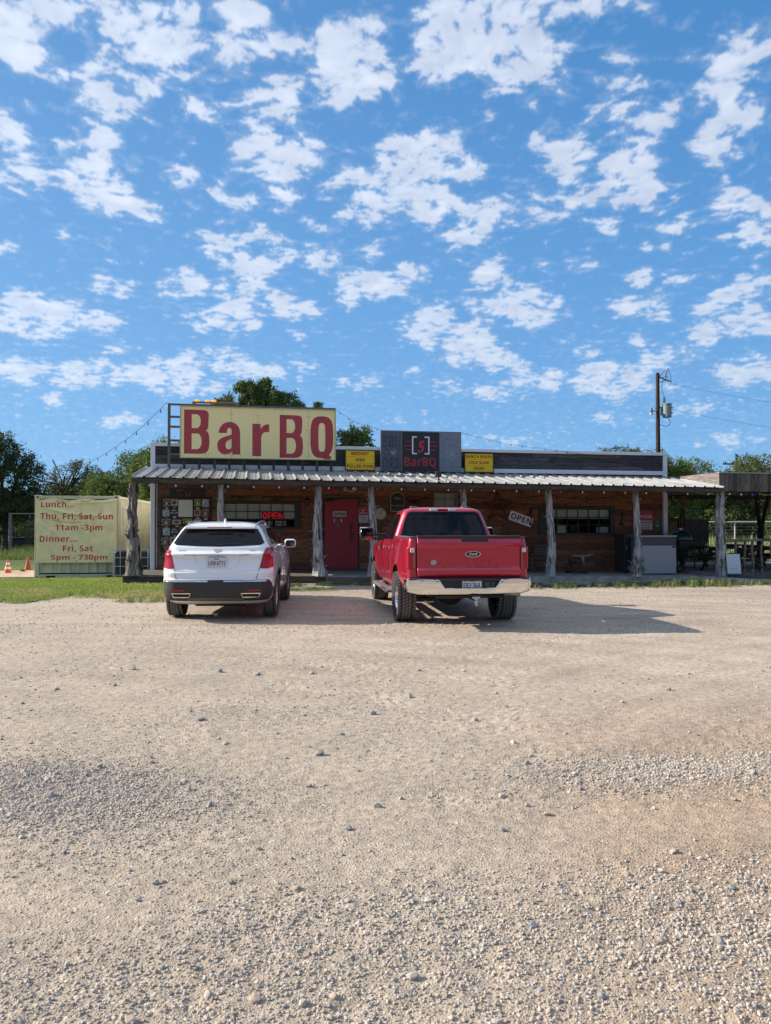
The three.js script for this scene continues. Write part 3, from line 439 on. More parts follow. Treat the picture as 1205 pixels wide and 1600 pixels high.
// cedar posts, bark stripped, with knots and the stubs of branches
const cedarTex = tex(512, 512, (u, v) => { const w = fbm(u * 4, v * 3, 3, 4, 3), a = fbm(u * 18 + w * 2, v * 4, 4, 0, 4), f = fbm(u * 60, v * 12, 3, 60, 12), dark = sstep(0.14, 0.4, fbm(u * 8 + 3, v * 3 + w, 4, 0, 3)); const k = clamp(0.72 + 0.5 * a + 0.3 * f - 0.5 * dark); return [k, k * 0.985, k * 0.965]; }, 1, 1);
const cedarMat = std([0.72, 0.71, 0.70], 0.95, { map: cedarTex, bumpMap: cedarTex, bumpScale: 0.02 }), cedarDark = std([0.38, 0.34, 0.31], 0.95, { map: cedarTex, bumpMap: cedarTex, bumpScale: 0.02 });
function cedarPost(h, r0, r1, seed, { flare = 0.3, stubs = 8, lump = 0.18, lean = 0.03, foot = 0 } = {}) {
  const r = rng(seed), NS = 30, NH = 72, g = new THREE.CylinderGeometry(1, 1, 1, NS, NH).translate(0, 0.5, 0), p = g.attributes.position, list = [], ox = r() * 40, oy = r() * 40, lx = lean * (r() - 0.5) * 2, bend = (t) => [lx * t + 0.03 * Math.sin(t * 5 + ox), 0.02 * Math.sin(t * 4 + oy)];
  const rad = (t, a) => { const ca = Math.cos(a), sa = Math.sin(a), flute = Math.abs(gnoise(ca * 1.6 + ox, sa * 1.6 + t * 0.9 + oy)), low = Math.exp(-t * 9); return lerp(r0, r1, Math.pow(t, 0.8)) * (1 + lump * 1.6 * (0.3 - flute) + lump * 0.9 * gnoise(ca * 1.2 + t * 6 + ox, sa * 1.2 + oy - t * 4) + 0.10 * gnoise(ca * 4 + ox, sa * 4 + t * 16) + flare * low * (1 + 0.9 * gnoise(ca * 2.2 + oy, sa * 2.2 + ox))); };
  for (let i = 0; i < p.count; i++) { const t = p.getY(i), a = Math.atan2(p.getZ(i), p.getX(i)), cap = Math.hypot(p.getX(i), p.getZ(i)) < 0.5 ? 0 : 1, R = rad(t, a) * cap, [bx, bz] = bend(t); p.setXYZ(i, Math.cos(a) * R + bx, t * h, Math.sin(a) * R + bz); }
  const uv = g.attributes.uv; for (let i = 0; i < uv.count; i++) uv.setXY(i, uv.getX(i), uv.getY(i) * h * 0.5);
  list.push(g);
  const spike = (t, a, len, w, rise) => { const R = rad(t, a) * 0.7, [bx, bz] = bend(t), d = V3(Math.cos(a), rise, Math.sin(a)).normalize(), q = new THREE.ConeGeometry(w, len, 7, 3), qp = q.attributes.position; for (let i = 0; i < qp.count; i++) qp.setXYZ(i, qp.getX(i) + 0.25 * w * (r() - 0.5), qp.getY(i), qp.getZ(i) + 0.25 * w * (r() - 0.5)); q.translate(0, len / 2, 0).applyQuaternion(new THREE.Quaternion().setFromUnitVectors(V3(0, 1, 0), d)).translate(bx + Math.cos(a) * R, t * h, bz + Math.sin(a) * R); list.push(q); };
  for (let i = 0; i < stubs; i++) spike(0.06 + 0.9 * r(), r() * 6.283, (0.05 + 0.09 * r()) + r0 * 0.5, 0.018 + 0.022 * r(), 0.2 + 0.7 * r());
  for (let i = 0; i < foot; i++) spike(0.02 + 0.2 * r() * r(), r() * 6.283, 0.08 + 0.12 * r() + r0 * 0.5, 0.022 + 0.024 * r(), 0.5 + 1.2 * r());
  const m = merge(list); const q = mergeVertices(m.deleteAttribute('normal')); q.computeVertexNormals(); return q;
}
const POSTS = [[-2.97, 0.17, 0.095, { flare: 0.35, stubs: 26, lump: 0.34, lean: 0.06 }, true], [-0.73, 0.1, 0.075, { stubs: 14 }, false], [1.86, 0.155, 0.078, { flare: 0.35, stubs: 22, lump: 0.26, foot: 8 }, false], [3.34, 0.12, 0.08, { stubs: 20 }, false], [5.9, 0.11, 0.075, { stubs: 8 }, false], [8.52, 0.125, 0.085, { stubs: 14, lump: 0.24 }, false], [11.22, 0.115, 0.075, { flare: 0.5, stubs: 16, foot: 70 }, false]];
POSTS.forEach(([x, r0, r1, o, dark], i) => { const b = deckH(x) - 0.01, top = 2.715 + SLOPE * (x + 2.9); part('post', cedarPost(top - b, r0, r1, 300 + i, o).translate(x, b, 2.44), dark ? cedarDark : cedarMat, shop, ['gnarled dark brown cedar post at the corner', null, 'gnarled grey post beside the red door', null, null, null, 'post with a ruff of cut twigs round its foot'][i] ?? undefined); });

// ---------- signs ----------
const wornBack = (g, w, h, base, seed, cols, n = 300) => { g.fillStyle = base; g.fillRect(0, 0, w, h); speckle(g, w, h, n, seed, cols, 1, 4); };
{ // the big sign over the porch: six sheets on a frame, red condensed letters
  const s = thing('roof_sign', 'large pale yellow billboard with dark red BarBQ letters above the porch roof', 'sign', [-1.985, 3.58, 0.3]);
  const W = 4.55, H = 1.53, map = paint(2048, 688, (g, w, h) => {
    wornBack(g, w, h, '#f0de9c', 5, ['rgba(190,190,120,.4)', 'rgba(215,215,160,.4)', 'rgba(150,150,110,.25)'], 900);
    g.fillStyle = '#a83c40'; g.strokeStyle = '#a83c40'; g.lineJoin = 'miter'; const X = (px) => (px - 281) / 244 * w, Y = (py) => (py - 633) / 83 * h;
    const B = (x0, x1, y0, y1, st) => { const H2 = y1 - y0, m = y0 + H2 * 0.455; g.beginPath(); g.moveTo(x0, y0); g.lineTo(x0 + (x1 - x0) * 0.55, y0); g.bezierCurveTo(x1 + 4, y0, x1, y0 + H2 * 0.02, x1 - 6, y0 + H2 * 0.25); g.bezierCurveTo(x1 - 8, m - 20, x1 - 20, m, x1 - 44, m + 8); g.bezierCurveTo(x1 - 10, m + 16, x1 + 6, m + 50, x1 + 6, y0 + H2 * 0.72); g.bezierCurveTo(x1 + 6, y1 - 20, x1 - 30, y1, x0 + (x1 - x0) * 0.55, y1); g.lineTo(x0, y1); g.closePath();
      g.moveTo(x0 + st, y0 + st * 0.62); g.lineTo(x0 + st, m - st * 0.22); g.lineTo(x0 + (x1 - x0) * 0.5, m - st * 0.22); g.bezierCurveTo(x1 - st * 0.9, m - st * 0.3, x1 - st * 0.9, y0 + st * 0.66, x0 + (x1 - x0) * 0.5, y0 + st * 0.62); g.closePath();
      g.moveTo(x0 + st, m + st * 0.5); g.lineTo(x0 + st, y1 - st * 0.62); g.lineTo(x0 + (x1 - x0) * 0.52, y1 - st * 0.62); g.bezierCurveTo(x1 - st * 0.75, y1 - st * 0.66, x1 - st * 0.75, m + st * 0.5, x0 + (x1 - x0) * 0.52, m + st * 0.5); g.closePath(); g.fill('evenodd'); };
    B(X(287), X(325), Y(639), Y(709), 98); B(X(435), X(471.5), Y(643.5), Y(713), 92);
    const fill = (pts) => { g.beginPath(); pts.forEach(([x, y], i) => (i ? g.lineTo(X(x), Y(y)) : g.moveTo(X(x), Y(y)))); g.closePath(); g.fill(); };
    // a
    g.beginPath(); g.moveTo(X(340), Y(675)); g.bezierCurveTo(X(340), Y(652), X(373), Y(650), X(373), Y(675)); g.lineTo(X(373.5), Y(709)); g.lineTo(X(361), Y(709)); g.lineTo(X(361), Y(704)); g.bezierCurveTo(X(355), Y(712), X(338), Y(712), X(338), Y(695)); g.bezierCurveTo(X(338), Y(681), X(352), Y(681), X(360), Y(677)); g.lineTo(X(360), Y(672)); g.bezierCurveTo(X(360), Y(664), X(352), Y(664), X(352.5), Y(675)); g.closePath();
    g.moveTo(X(360), Y(684)); g.bezierCurveTo(X(353), Y(687), X(350.5), Y(689), X(350.5), Y(695)); g.bezierCurveTo(X(350.5), Y(703), X(360), Y(702), X(360), Y(696)); g.closePath(); g.fill('evenodd');
    // r
    g.beginPath(); g.moveTo(X(392), Y(659)); g.lineTo(X(405), Y(659)); g.lineTo(X(405), Y(668)); g.bezierCurveTo(X(408), Y(660), X(414), Y(659), X(418.5), Y(659.5)); g.lineTo(X(418.5), Y(672)); g.bezierCurveTo(X(410), Y(671), X(406.5), Y(674), X(406), Y(682)); g.lineTo(X(406), Y(711)); g.lineTo(X(392), Y(711)); g.closePath(); g.fill();
    // Q
    g.beginPath(); const cx = X(502.5); g.moveTo(cx, Y(644)); g.bezierCurveTo(X(520), Y(644), X(521), Y(653), X(521), Y(679)); g.bezierCurveTo(X(521), Y(696), X(519), Y(702), X(514), Y(707)); g.lineTo(X(518.5), Y(711)); g.lineTo(X(514), Y(717)); g.lineTo(X(503), Y(712.5)); g.bezierCurveTo(X(486), Y(713), X(484), Y(702), X(484), Y(679)); g.bezierCurveTo(X(484), Y(653), X(486), Y(644), cx, Y(644)); g.closePath();
    g.moveTo(cx, Y(655)); g.bezierCurveTo(X(497), Y(655), X(497), Y(660), X(497), Y(679)); g.bezierCurveTo(X(497), Y(698), X(497), Y(702), cx, Y(702)); g.bezierCurveTo(X(508), Y(702), X(508), Y(698), X(508), Y(679)); g.bezierCurveTo(X(508), Y(660), X(508), Y(655), cx, Y(655)); g.closePath(); g.fill('evenodd');
    speckle(g, w, h, 260, 9, ['rgba(190,160,130,.25)', 'rgba(90,40,40,.2)'], 1, 5);
    { const r = rng(14); for (let i = 0; i < 46; i++) { const x = r() * w, y = r() * h * 0.7; g.fillStyle = r() < 0.5 ? 'rgba(120,105,60,.10)' : 'rgba(235,232,205,.16)'; g.beginPath(); g.moveTo(x, y); g.lineTo(x + 4 + 10 * r(), y); g.lineTo(x + 3 + 4 * r(), y + 60 + 240 * r()); g.fill(); } }
  });
  const mat = std('#ffffff', 0.62, { map }), sheets = [0, 1 / 6, 2 / 6 - 0.012, 0.49, 0.645, 0.82, 1].map((k) => k * W);
  part('backing', box(W - 0.02, H - 0.02, 0.01, W / 2, H / 2, -0.016), std([0.2, 0.19, 0.13], 0.8), s);
  const frame = part('sign_frame', merge([box(W, 0.07, 0.05, W / 2, 0.035, -0.05), box(W, 0.07, 0.05, W / 2, H - 0.035, -0.05), box(W + 0.34, 0.05, 0.09, W / 2 - 0.17, H + 0.032, -0.03)]), std([0.14, 0.12, 0.11], 0.9), s);
  for (let i = 0; i < 6; i++) { const a = sheets[i], b = sheets[i + 1], g = new THREE.BoxGeometry(b - a - 0.006, H, 0.012).translate((a + b) / 2, H / 2, 0), p = g.attributes.position, uv = g.attributes.uv; for (let k = 0; k < p.count; k++) uv.setXY(k, p.getX(k) / W, p.getY(k) / H); part('sign_sheet', g, mat, s); }
  for (let i = 1; i < 6; i++) for (const y of [0.12, 0.5, 0.9, 1.3]) for (const d of [-0.05, 0.05]) part('bolt', cyl(0.011, 0.011, 0.012, 0, 0, 0, 8).rotateX(1.5708).translate(sheets[i] + d, y, 0.009), M.iron, s);
  part('rim', merge([box(0.03, H, 0.03, 0.012, H / 2, 0.016), box(0.03, H, 0.03, W - 0.012, H / 2, 0.016), box(W - 0.05, 0.025, 0.03, W / 2, 0.012, 0.016), box(W - 0.05, 0.025, 0.03, W / 2, H - 0.012, 0.016)]), std([0.42, 0.44, 0.22], 0.6), s);
  // timber ladder at the near edge, legs down to the roof
  part('ladder', merge([box(0.075, 1.88, 0.06, -0.31, 0.65, -0.03, null, 'y'), ...[0.13, 0.53, 0.93, 1.22].map((y) => box(0.34, 0.06, 0.05, -0.14, y - 0.02, -0.03))]), std([0.13, 0.1, 0.085], 0.9), s);
  for (let i = 0; i < 11; i++) part('sign_leg', box(0.075, 0.36, 0.06, 0.12 + i * 0.43, -0.14, -0.05, [0.13, 0.11, 0.095], 'y', [i, i * 0.3]), M.grey, s);
}
{ // flashing arrow bar lying on top of the sign
  const s = thing('marquee_light_bar', 'weathered light bar with three amber bulbs on top of the big yellow sign', 'light bar', [-1.62, 5.12, 0.3]);
  part('beam', merge([rbox(1.32, 0.05, 0.09, 0.01, 0.66, 0.1, 0), rbox(0.1, 0.1, 0.1, 0.01, 0.02, 0.05, 0), rbox(0.07, 0.1, 0.1, 0.01, 1.27, 0.05, 0)]), std([0.22, 0.15, 0.1], 0.7), s);
  const amber = phys([0.85, 0.42, 0.03], 0.25, { transmission: 0.25, thickness: 0, emissive: new THREE.Color(1, 0.45, 0.03), emissiveIntensity: 0.5 });
  for (const x of [0.12, 0.42, 0.6]) part('bulb', new THREE.SphereGeometry(0.055, 14, 10).scale(1.3, 0.7, 1).translate(x, 0.14, 0.02), amber, s);
  part('cable', tube([[1.2, 0.06, 0.02], [1.5, -0.02, 0.01], [2.1, 0.0, 0.01]], 0.008), M.rubber, s);
}
{ // logo sign in the middle
  const s = thing('logo_sign', 'black square sign with red 5 in white brackets flanked by weathered grey panels', 'sign', [3.98, 3.29, 0.2]);
  const side = (txt1, txt2, seed, light) => paint(256, 480, (g, w, h) => {
    wornBack(g, w, h, light ? '#6c7380' : '#4a4f58', seed, ['rgba(125,132,145,.45)', 'rgba(36,38,44,.5)', 'rgba(80,66,56,.35)'], 1600);
    g.fillStyle = light ? 'rgba(60,64,74,.35)' : 'rgba(20,22,26,.8)'; fit(g, txt1, 12, 60, w - 10, 190, '900', 'serif'); fit(g, txt2, 12, 320, w - 10, 450, '900', 'serif');
    g.save(); g.translate(w * 0.6, 255); g.beginPath(); for (let i = 0; i < 10; i++) { const r = i % 2 ? 22 : 52, a = i * 0.628 - 1.57; g.lineTo(Math.cos(a) * r, Math.sin(a) * r); } g.fillStyle = 'rgba(205,210,220,.55)'; g.fill(); g.restore();
    g.save(); g.globalAlpha = 0.8; speckle(g, w, h, 1500, seed + 1, light ? ['#6d7480', '#7d838e', '#5a5f6a'] : ['#555b66', '#6a707b', '#33363d'], 2, 9); g.restore(); speckle(g, w, h, light ? 1200 : 500, seed + 2, [light ? 'rgba(118,126,140,.7)' : 'rgba(70,75,86,.7)'], 3, 16);
  });
  const logo = paint(720, 720, (g, w, h) => {
    wornBack(g, w, h, '#1b1d24', 8, ['rgba(255,255,255,.03)'], 200);
    g.strokeStyle = '#d9dcde'; g.lineWidth = 24; for (const k of [-1, 1]) { g.beginPath(); g.moveTo(w / 2 + k * 75, 92); g.lineTo(w / 2 + k * 155, 92); g.lineTo(w / 2 + k * 155, 398); g.lineTo(w / 2 + k * 75, 398); g.stroke(); }
    g.fillStyle = '#a3222f'; for (const k of [-1, 1]) [[170, 120, 0], [245, 150, 1], [318, 110, 0]].forEach(([y, l, m]) => g.fillRect(w / 2 + (k < 0 ? -180 - l : 180), y, l, 14));
    g.save(); g.transform(1, 0, -0.16, 1, 60, 0); g.fillStyle = '#b02634'; fit(g, '5', 298, 158, 412, 382, '900'); g.restore();
    g.fillStyle = '#a3222f'; fit(g, 'BarBQ', 48, 462, w - 60, 668, 'bold');
    g.strokeStyle = '#1b1d24'; g.lineWidth = 5; for (let i = 0; i < 5; i++) { g.beginPath(); g.moveTo(60, 500 + i * 38); g.lineTo(660, 486 + i * 41); g.globalAlpha = 0.35; g.stroke(); }
  });
  part('side_panel', plate(0.64, 1.22, 0.02, 0.005, 0.32, 0.615, 0.012), std('#fff', 0.5, { map: side('EBU', 'OEE', 60, false) }), s);
  part('side_panel', plate(0.68, 1.22, 0.02, 0.005, 2.18, 0.615, 0.012), std('#fff', 0.5, { map: side('TUE', 'EAT', 64, true) }), s);
  part('logo_panel', plate(1.19, 1.21, 0.03, 0.005, 1.242, 0.615, 0.025), std('#fff', 0.55, { map: logo }), s);
  part('sign_frame', merge([box(2.54, 0.03, 0.05, 1.26, 1.24, -0.01), box(0.03, 1.24, 0.05, -0.012, 0.62, -0.01), box(0.03, 1.24, 0.05, 2.53, 0.62, -0.01), box(0.02, 1.22, 0.05, 0.642, 0.61, 0.0), box(0.02, 1.22, 0.05, 1.843, 0.61, 0.0)]), std([0.2, 0.18, 0.16], 0.7), s);
}
function menuSign(x0, x1, y0, y1, rows, label) {
  const s = thing('menu_sign', label, 'sign', [(x0 + x1) / 2, y0, 0.16]), w = x1 - x0, h = y1 - y0;
  part('board', plate(w, h, 0.03, 0.004, 0, h / 2, 0), std('#fff', 0.6, { map: paint(512, 336, (g, W, H) => {
    wornBack(g, W, H, '#e8bf16', 3, ['rgba(150,120,10,.25)', 'rgba(230,200,60,.2)'], 300); g.fillStyle = '#90200f'; rows.forEach(([t, a, b], i) => fit(g, t, a * W, H * (0.085 + i * 0.318), b * W, H * (0.255 + i * 0.318), '900'));
    g.strokeStyle = '#3b2e10'; g.lineWidth = 3; for (const k of [1, 2]) { g.beginPath(); g.moveTo(0, H * k / 3); g.lineTo(W, H * k / 3); g.stroke(); } }) }), s);
  part('edging', merge([box(w + 0.03, 0.022, 0.04, 0, h, 0), box(w + 0.03, 0.022, 0.04, 0, 0, 0), box(0.022, h, 0.04, -w / 2, h / 2, 0), box(0.022, h, 0.04, w / 2, h / 2, 0)]), M.black, s);
}
menuSign(2.88, 3.79, 3.315, 3.92, [['BRISKET', 0.2, 0.8], ['RIBS', 0.35, 0.66], ['PULLED PORK', 0.05, 0.96]], 'yellow menu board reading BRISKET RIBS PULLED PORK beside the big sign');
menuSign(6.65, 7.59, 3.30, 3.89, [['RANCH BEANS', 0.04, 0.97], ['COLE SLAW', 0.14, 0.86], ['FRIES', 0.32, 0.68]], 'yellow menu board reading RANCH BEANS COLE SLAW FRIES on the parapet');
{ const s = thing('floodlight', 'small black floodlight standing on the edge of the porch roof', 'floodlight', [5.2, 2.92, 2.5]);
  part('lamp_housing', rbox(0.17, 0.16, 0.08, 0.015, 0, 0.14, 0).rotateX(-0.3), M.black, s); part('bracket', merge([rbox(0.04, 0.12, 0.04, 0.006, 0, 0.02, 0), rbox(0.1, 0.02, 0.06, 0.004, 0, -0.03, 0)]), M.iron, s); }

// ---------- things on the front wall ----------
{ // board of small framed prints round a blank white panel
  const b = thing('picture_board', 'dark board crowded with small framed prints round a blank white panel', 'display board', [-1.82, 0.82, 0.03]);
  part('backing', rbox(1.46, 1.62, 0.03, 0.006, 0, 0.82, 0), std([0.045, 0.022, 0.02], 0.8), b);
  part('blank_panel', plate(0.40, 0.50, 0.02, 0.004, -0.02, 1.30, 0.036), std([0.62, 0.62, 0.57], 0.5), b);
  const r = rng(71), pals = [['#7a6a5c', '#2a2b30', '#c9bfae'], ['#9a8a62', '#3c342f', '#b03a30'], ['#1c1b1e', '#a9a7a2', '#5a2a26'], ['#8fa0ae', '#c6c9bf', '#2f5a7d'], ['#7f9a3c', '#2f4b26', '#c5c58e'], ['#a8a298', '#8c3a3a', '#2b2826']];
  const art = [0, 1, 2, 3, 4, 5].map((k) => std('#fff', 0.35, { map: paint(96, 96, (g, w, h) => { const [a, c, d] = pals[k]; g.fillStyle = a; g.fillRect(0, 0, w, h); g.fillStyle = c; if (k % 2) { g.beginPath(); g.ellipse(48, 46, 34, 26, 0, 0, 7); g.fill(); } else { g.fillRect(0, h * 0.55, w, h * 0.2); g.fillRect(w * 0.2, h * 0.2, w * 0.6, h * 0.2); } g.fillStyle = d; g.beginPath(); g.moveTo(30, 70); g.lineTo(50, 25); g.lineTo(70, 70); g.fill(); speckle(g, w, h, 60, k, [a, c, d], 2, 9); }) }));
  const frame = std([0.03, 0.012, 0.012], 0.5), plateM = std([0.5, 0.5, 0.47], 0.4), spots = [[-.56, 1.47, .19, .24], [-.34, 1.47, .2, .2], [.32, 1.47, .17, .21], [.55, 1.46, .2, .23], [-.57, 1.16, .2, .2], [-.34, 1.2, .2, .2], [.32, 1.17, .19, .2], [.55, 1.17, .19, .23], [-.57, .9, .25, .2], [-.27, .9, .25, .14], [.03, .93, .25, .14], [.33, .9, .22, .16], [-.56, .62, .2, .22], [-.33, .64, .19, .2], [-.06, .66, .24, .2], [.24, .66, .24, .18], [-.6, .34, .2, .22], [-.37, .36, .18, .2], [-.1, .36, .2, .22], [.2, .38, .22, .2], [.5, .62, .22, .22], [.5, .36, .22, .22], [-.5, .12, .2, .16], [-.2, .12, .2, .16]];
  spots.forEach(([x, y, w, h], i) => { const f = part('picture_frame', rbox(w + 0.035, h + 0.035, 0.02, 0.004, x, y, 0.022, 1), frame, b); part('print', plate(w, h, 0.006, 0.002, x, y, 0.038), art[(i * 5 + ((i / 4) | 0)) % 6], f); if (y > 0.2) part('caption_plate', plate(0.085, 0.05, 0.006, 0.004, x + 0.01, y - h / 2 - 0.06, 0.026), plateM, f); });
}
{ const s = thing('horseshoe_board', 'dark plank with a horseshoe hung above the picture board', 'plaque', [-1.80, 2.57, 0.02]);
  part('plank', rbox(1.0, 0.26, 0.03, 0.01, 0, 0, 0), std([0.03, 0.028, 0.03], 0.7), s);
  const sh = new THREE.TorusGeometry(0.07, 0.016, 8, 24, 4.4).rotateZ(-0.63 + 3.1416); part('horseshoe', sh.scale(0.85, 1.15, 1).translate(0.03, 0.0, 0.03), std([0.3, 0.17, 0.1], 0.6, { metalness: 0.5 }), s);
  part('hook', bar([-0.3, 0.07, 0.025], [-0.12, 0.09, 0.025], 0.01), std([0.3, 0.3, 0.3], 0.5, { metalness: 0.5 }), s); }
for (const [x, y, l, lab] of [[-0.32, 2.47, 0.42, 'small rusty iron bar bracket over the window, nearer the pictures'], [0.72, 2.47, 0.68, 'long rusty iron yoke over the window beside the wall lantern']]) { const s = thing('iron_yoke', lab, 'ironwork', [x, y, 0.03]); part('rod', merge([bar([-l / 2, 0, 0.02], [l / 2, 0, 0.02], 0.014), bar([-l / 2, 0, 0.02], [-l / 2, -0.07, 0.02], 0.012), bar([l / 2, 0, 0.02], [l / 2, -0.07, 0.02], 0.012)]), std([0.05, 0.025, 0.018], 0.8), s); part('ring', new THREE.TorusGeometry(0.05, 0.012, 8, 20).translate(0.06, -0.08, 0.02), std([0.05, 0.025, 0.018], 0.8), s); }
{ const s = thing('wall_lantern', 'small black lantern on the wall between window and red door', 'wall lamp', [1.72, 2.30, 0.02]);
  part('bracket', merge([rbox(0.08, 0.14, 0.02, 0.006, 0, 0.06, 0), bar([0, 0.1, 0], [0, 0.16, 0.1], 0.012)]), M.iron, s);
  part('lamp_cage', merge([new THREE.ConeGeometry(0.085, 0.08, 6).translate(0, 0.13, 0.11), cyl(0.06, 0.045, 0.02, 0, -0.08, 0.11, 6), ...[0, 1, 2, 3, 4, 5].map((i) => bar([Math.cos(i * 1.047) * 0.062, 0.09, 0.11 + Math.sin(i * 1.047) * 0.062], [Math.cos(i * 1.047) * 0.05, -0.075, 0.11 + Math.sin(i * 1.047) * 0.05], 0.006, 5))]), M.iron, s); part('glass', cyl(0.056, 0.046, 0.155, 0, 0.005, 0.11, 6), glassMat, s); }
{ const s = thing('horseshoe_pair', 'rusty horseshoes nailed to the wall beside the lantern', 'ironwork', [1.62, 1.82, 0.02]); for (const [x, a] of [[-0.03, 0.2], [0.2, -0.3]]) part('horseshoe', new THREE.TorusGeometry(0.065, 0.013, 8, 20, 4.5).rotateZ(-0.6 + a).translate(x, 0, 0.02), std([0.045, 0.02, 0.014], 0.7), s); }
{ const s = thing('exit_sign', 'small red box sign hanging above the red door beside a post', 'sign', [2.42, 2.72, 0.3]); part('case', rbox(0.2, 0.2, 0.06, 0.012, 0, 0, 0), std([0.4, 0.03, 0.03], 0.45), s); part('emblem', new THREE.TorusGeometry(0.045, 0.012, 8, 20).scale(0.8, 1.2, 1).translate(0, 0, 0.032), std([0.2, 0.012, 0.014], 0.5), s); part('hanger', bar([0, 0.1, 0], [0, 0.3, 0], 0.006), M.iron, s); }
{ const s = thing('security_camera', 'white security camera on an elbow arm above the red door', 'camera', [2.95, 2.70, 0.16]); const w = std([0.62, 0.58, 0.5], 0.5); part('arm', merge([bar([-0.02, 0, 0], [0.12, -0.05, 0], 0.015), bar([0.12, -0.05, 0], [0.26, 0.04, 0], 0.015), bar([0.26, 0.04, 0], [0.26, 0.04, -0.14], 0.012)]), w, s); part('camera_head', merge([new THREE.SphereGeometry(0.06, 14, 10).translate(-0.08, 0.02, 0.02), cyl(0.045, 0.045, 0.1, 0, 0, 0, 14).rotateX(1.5708).translate(-0.08, 0.02, 0.08)]), w, s); part('lens', cyl(0.025, 0.025, 0.01, 0, 0, 0, 14).rotateX(1.5708).translate(-0.08, 0.02, 0.134), M.black, s); part('mount', rbox(0.09, 0.09, 0.02, 0.006, 0.26, 0.04, -0.15), w, s); }
solo('open_notice', plate(0.41, 0.165, 0.006, 0.006, 2.72, 1.97, 0.006), std('#fff', 0.6, { map: paint(256, 104, (g, w, h) => { wornBack(g, w, h, '#b9b8ae', 2, ['rgba(120,120,110,.3)']); g.fillStyle = '#23262a'; fit(g, 'OPEN', 20, 22, w - 20, h - 20, '900'); }) }), 'white card with black OPEN letters stuck on the red door', 'notice');
{ const s = thing('door_notice', 'faded red paper under white tape on the red door below the open card', 'notice', [2.67, 1.70, 0.003]); part('paper', plate(0.22, 0.29, 0.004, 0.004, 0, 0, 0.002), std('#fff', 0.7, { map: paint(96, 128, (g, w, h) => { g.fillStyle = '#7d3a42'; g.fillRect(0, 0, w, h); g.fillStyle = '#a06a6d'; for (let i = 0; i < 11; i++) g.fillRect(10, 14 + i * 10, 60 + (i * 13) % 18, 3); }) }), s); for (const x of [-0.11, 0.11]) part('tape', plate(0.035, 0.1, 0.003, 0.002, x, 0.07, 0.006), std([0.6, 0.58, 0.55], 0.4), s); }
solo('no_smoking_sign', plate(0.3, 0.46, 0.008, 0.03, 3.46, 1.935, 0.026), std('#fff', 0.5, { map: paint(160, 248, (g, w, h) => { g.fillStyle = '#b9b7b8'; g.fillRect(0, 0, w, h); g.fillStyle = '#a62430'; g.fillRect(6, 6, w - 12, h * 0.46); g.fillStyle = '#d8cfcf'; fit(g, 'NO', 52, 28, 108, 60); fit(g, 'Smoking', 18, 74, w - 18, 106); g.fillStyle = '#6f6f78'; for (let i = 0; i < 4; i++) g.fillRect(28 + (i % 2) * 12, 136 + i * 22, 104 - (i % 2) * 24, 7); }) }), 'red and white no smoking notice on the wall beside the red door', 'sign');
{ const s = thing('wall_thermometer', 'round cream dial thermometer on the wall behind a porch post', 'thermometer', [3.98, 1.98, 0.03]); part('dial', cyl(0.18, 0.18, 0.03, 0, 0, 0, 32).rotateX(1.5708), std([0.55, 0.5, 0.38], 0.5), s); part('rim', new THREE.TorusGeometry(0.18, 0.012, 8, 36).translate(0, 0, 0.01), std([0.35, 0.32, 0.25], 0.4, { metalness: 0.6 }), s); part('pointer', merge([bar([0, -0.03, 0.02], [0.05, 0.11, 0.02], 0.005), cyl(0.012, 0.012, 0.01, 0, 0, 0, 10).rotateX(1.5708).translate(0, 0, 0.02)]), M.black, s); part('markings', merge(Array.from({ length: 12 }, (_, i) => box(0.008, 0.028, 0.004, 0, 0.145, 0.016).rotateZ(i * 0.5236))), M.black, s); }
{ const s = thing('shield_plaque', 'dark green plaque with an arched top and gold border', 'plaque', [4.52, 2.33, 0.03]);
  const shape = (k) => { const q = new THREE.Shape(), a = 0.215 * k, b = 0.28 * k; q.moveTo(-a, -b); q.lineTo(a, -b); q.lineTo(a, b * 0.72); q.bezierCurveTo(a * 0.75, b * 0.72, a * 0.75, b * 1.08, a * 0.3, b * 1.1); q.bezierCurveTo(a * 0.1, b * 1.22, -a * 0.1, b * 1.22, -a * 0.3, b * 1.1); q.bezierCurveTo(-a * 0.75, b * 1.08, -a * 0.75, b * 0.72, -a, b * 0.72); q.lineTo(-a, -b); return q; };
  part('border', face(shape(1), 0.02, 1, 1), std([0.45, 0.42, 0.28], 0.5), s);
  part('panel', face(shape(0.93), 0.02, 0.43, 0.62).translate(0, 0, 0.004), std('#fff', 0.35, { map: paint(192, 256, (g, w, h) => { g.fillStyle = '#0b1512'; g.fillRect(0, 0, w, h); g.fillStyle = '#a9a583'; g.font = 'italic bold 34px serif'; g.textAlign = 'center'; g.fillText('Village', w / 2, 84); g.font = '15px serif'; g.fillText('The', w / 2, 142); g.font = 'bold 25px serif'; g.fillText('Strawberry Co', w / 2, 176); g.font = '13px serif'; g.fillText('est 1882', w / 2, 206); }) }), s); }
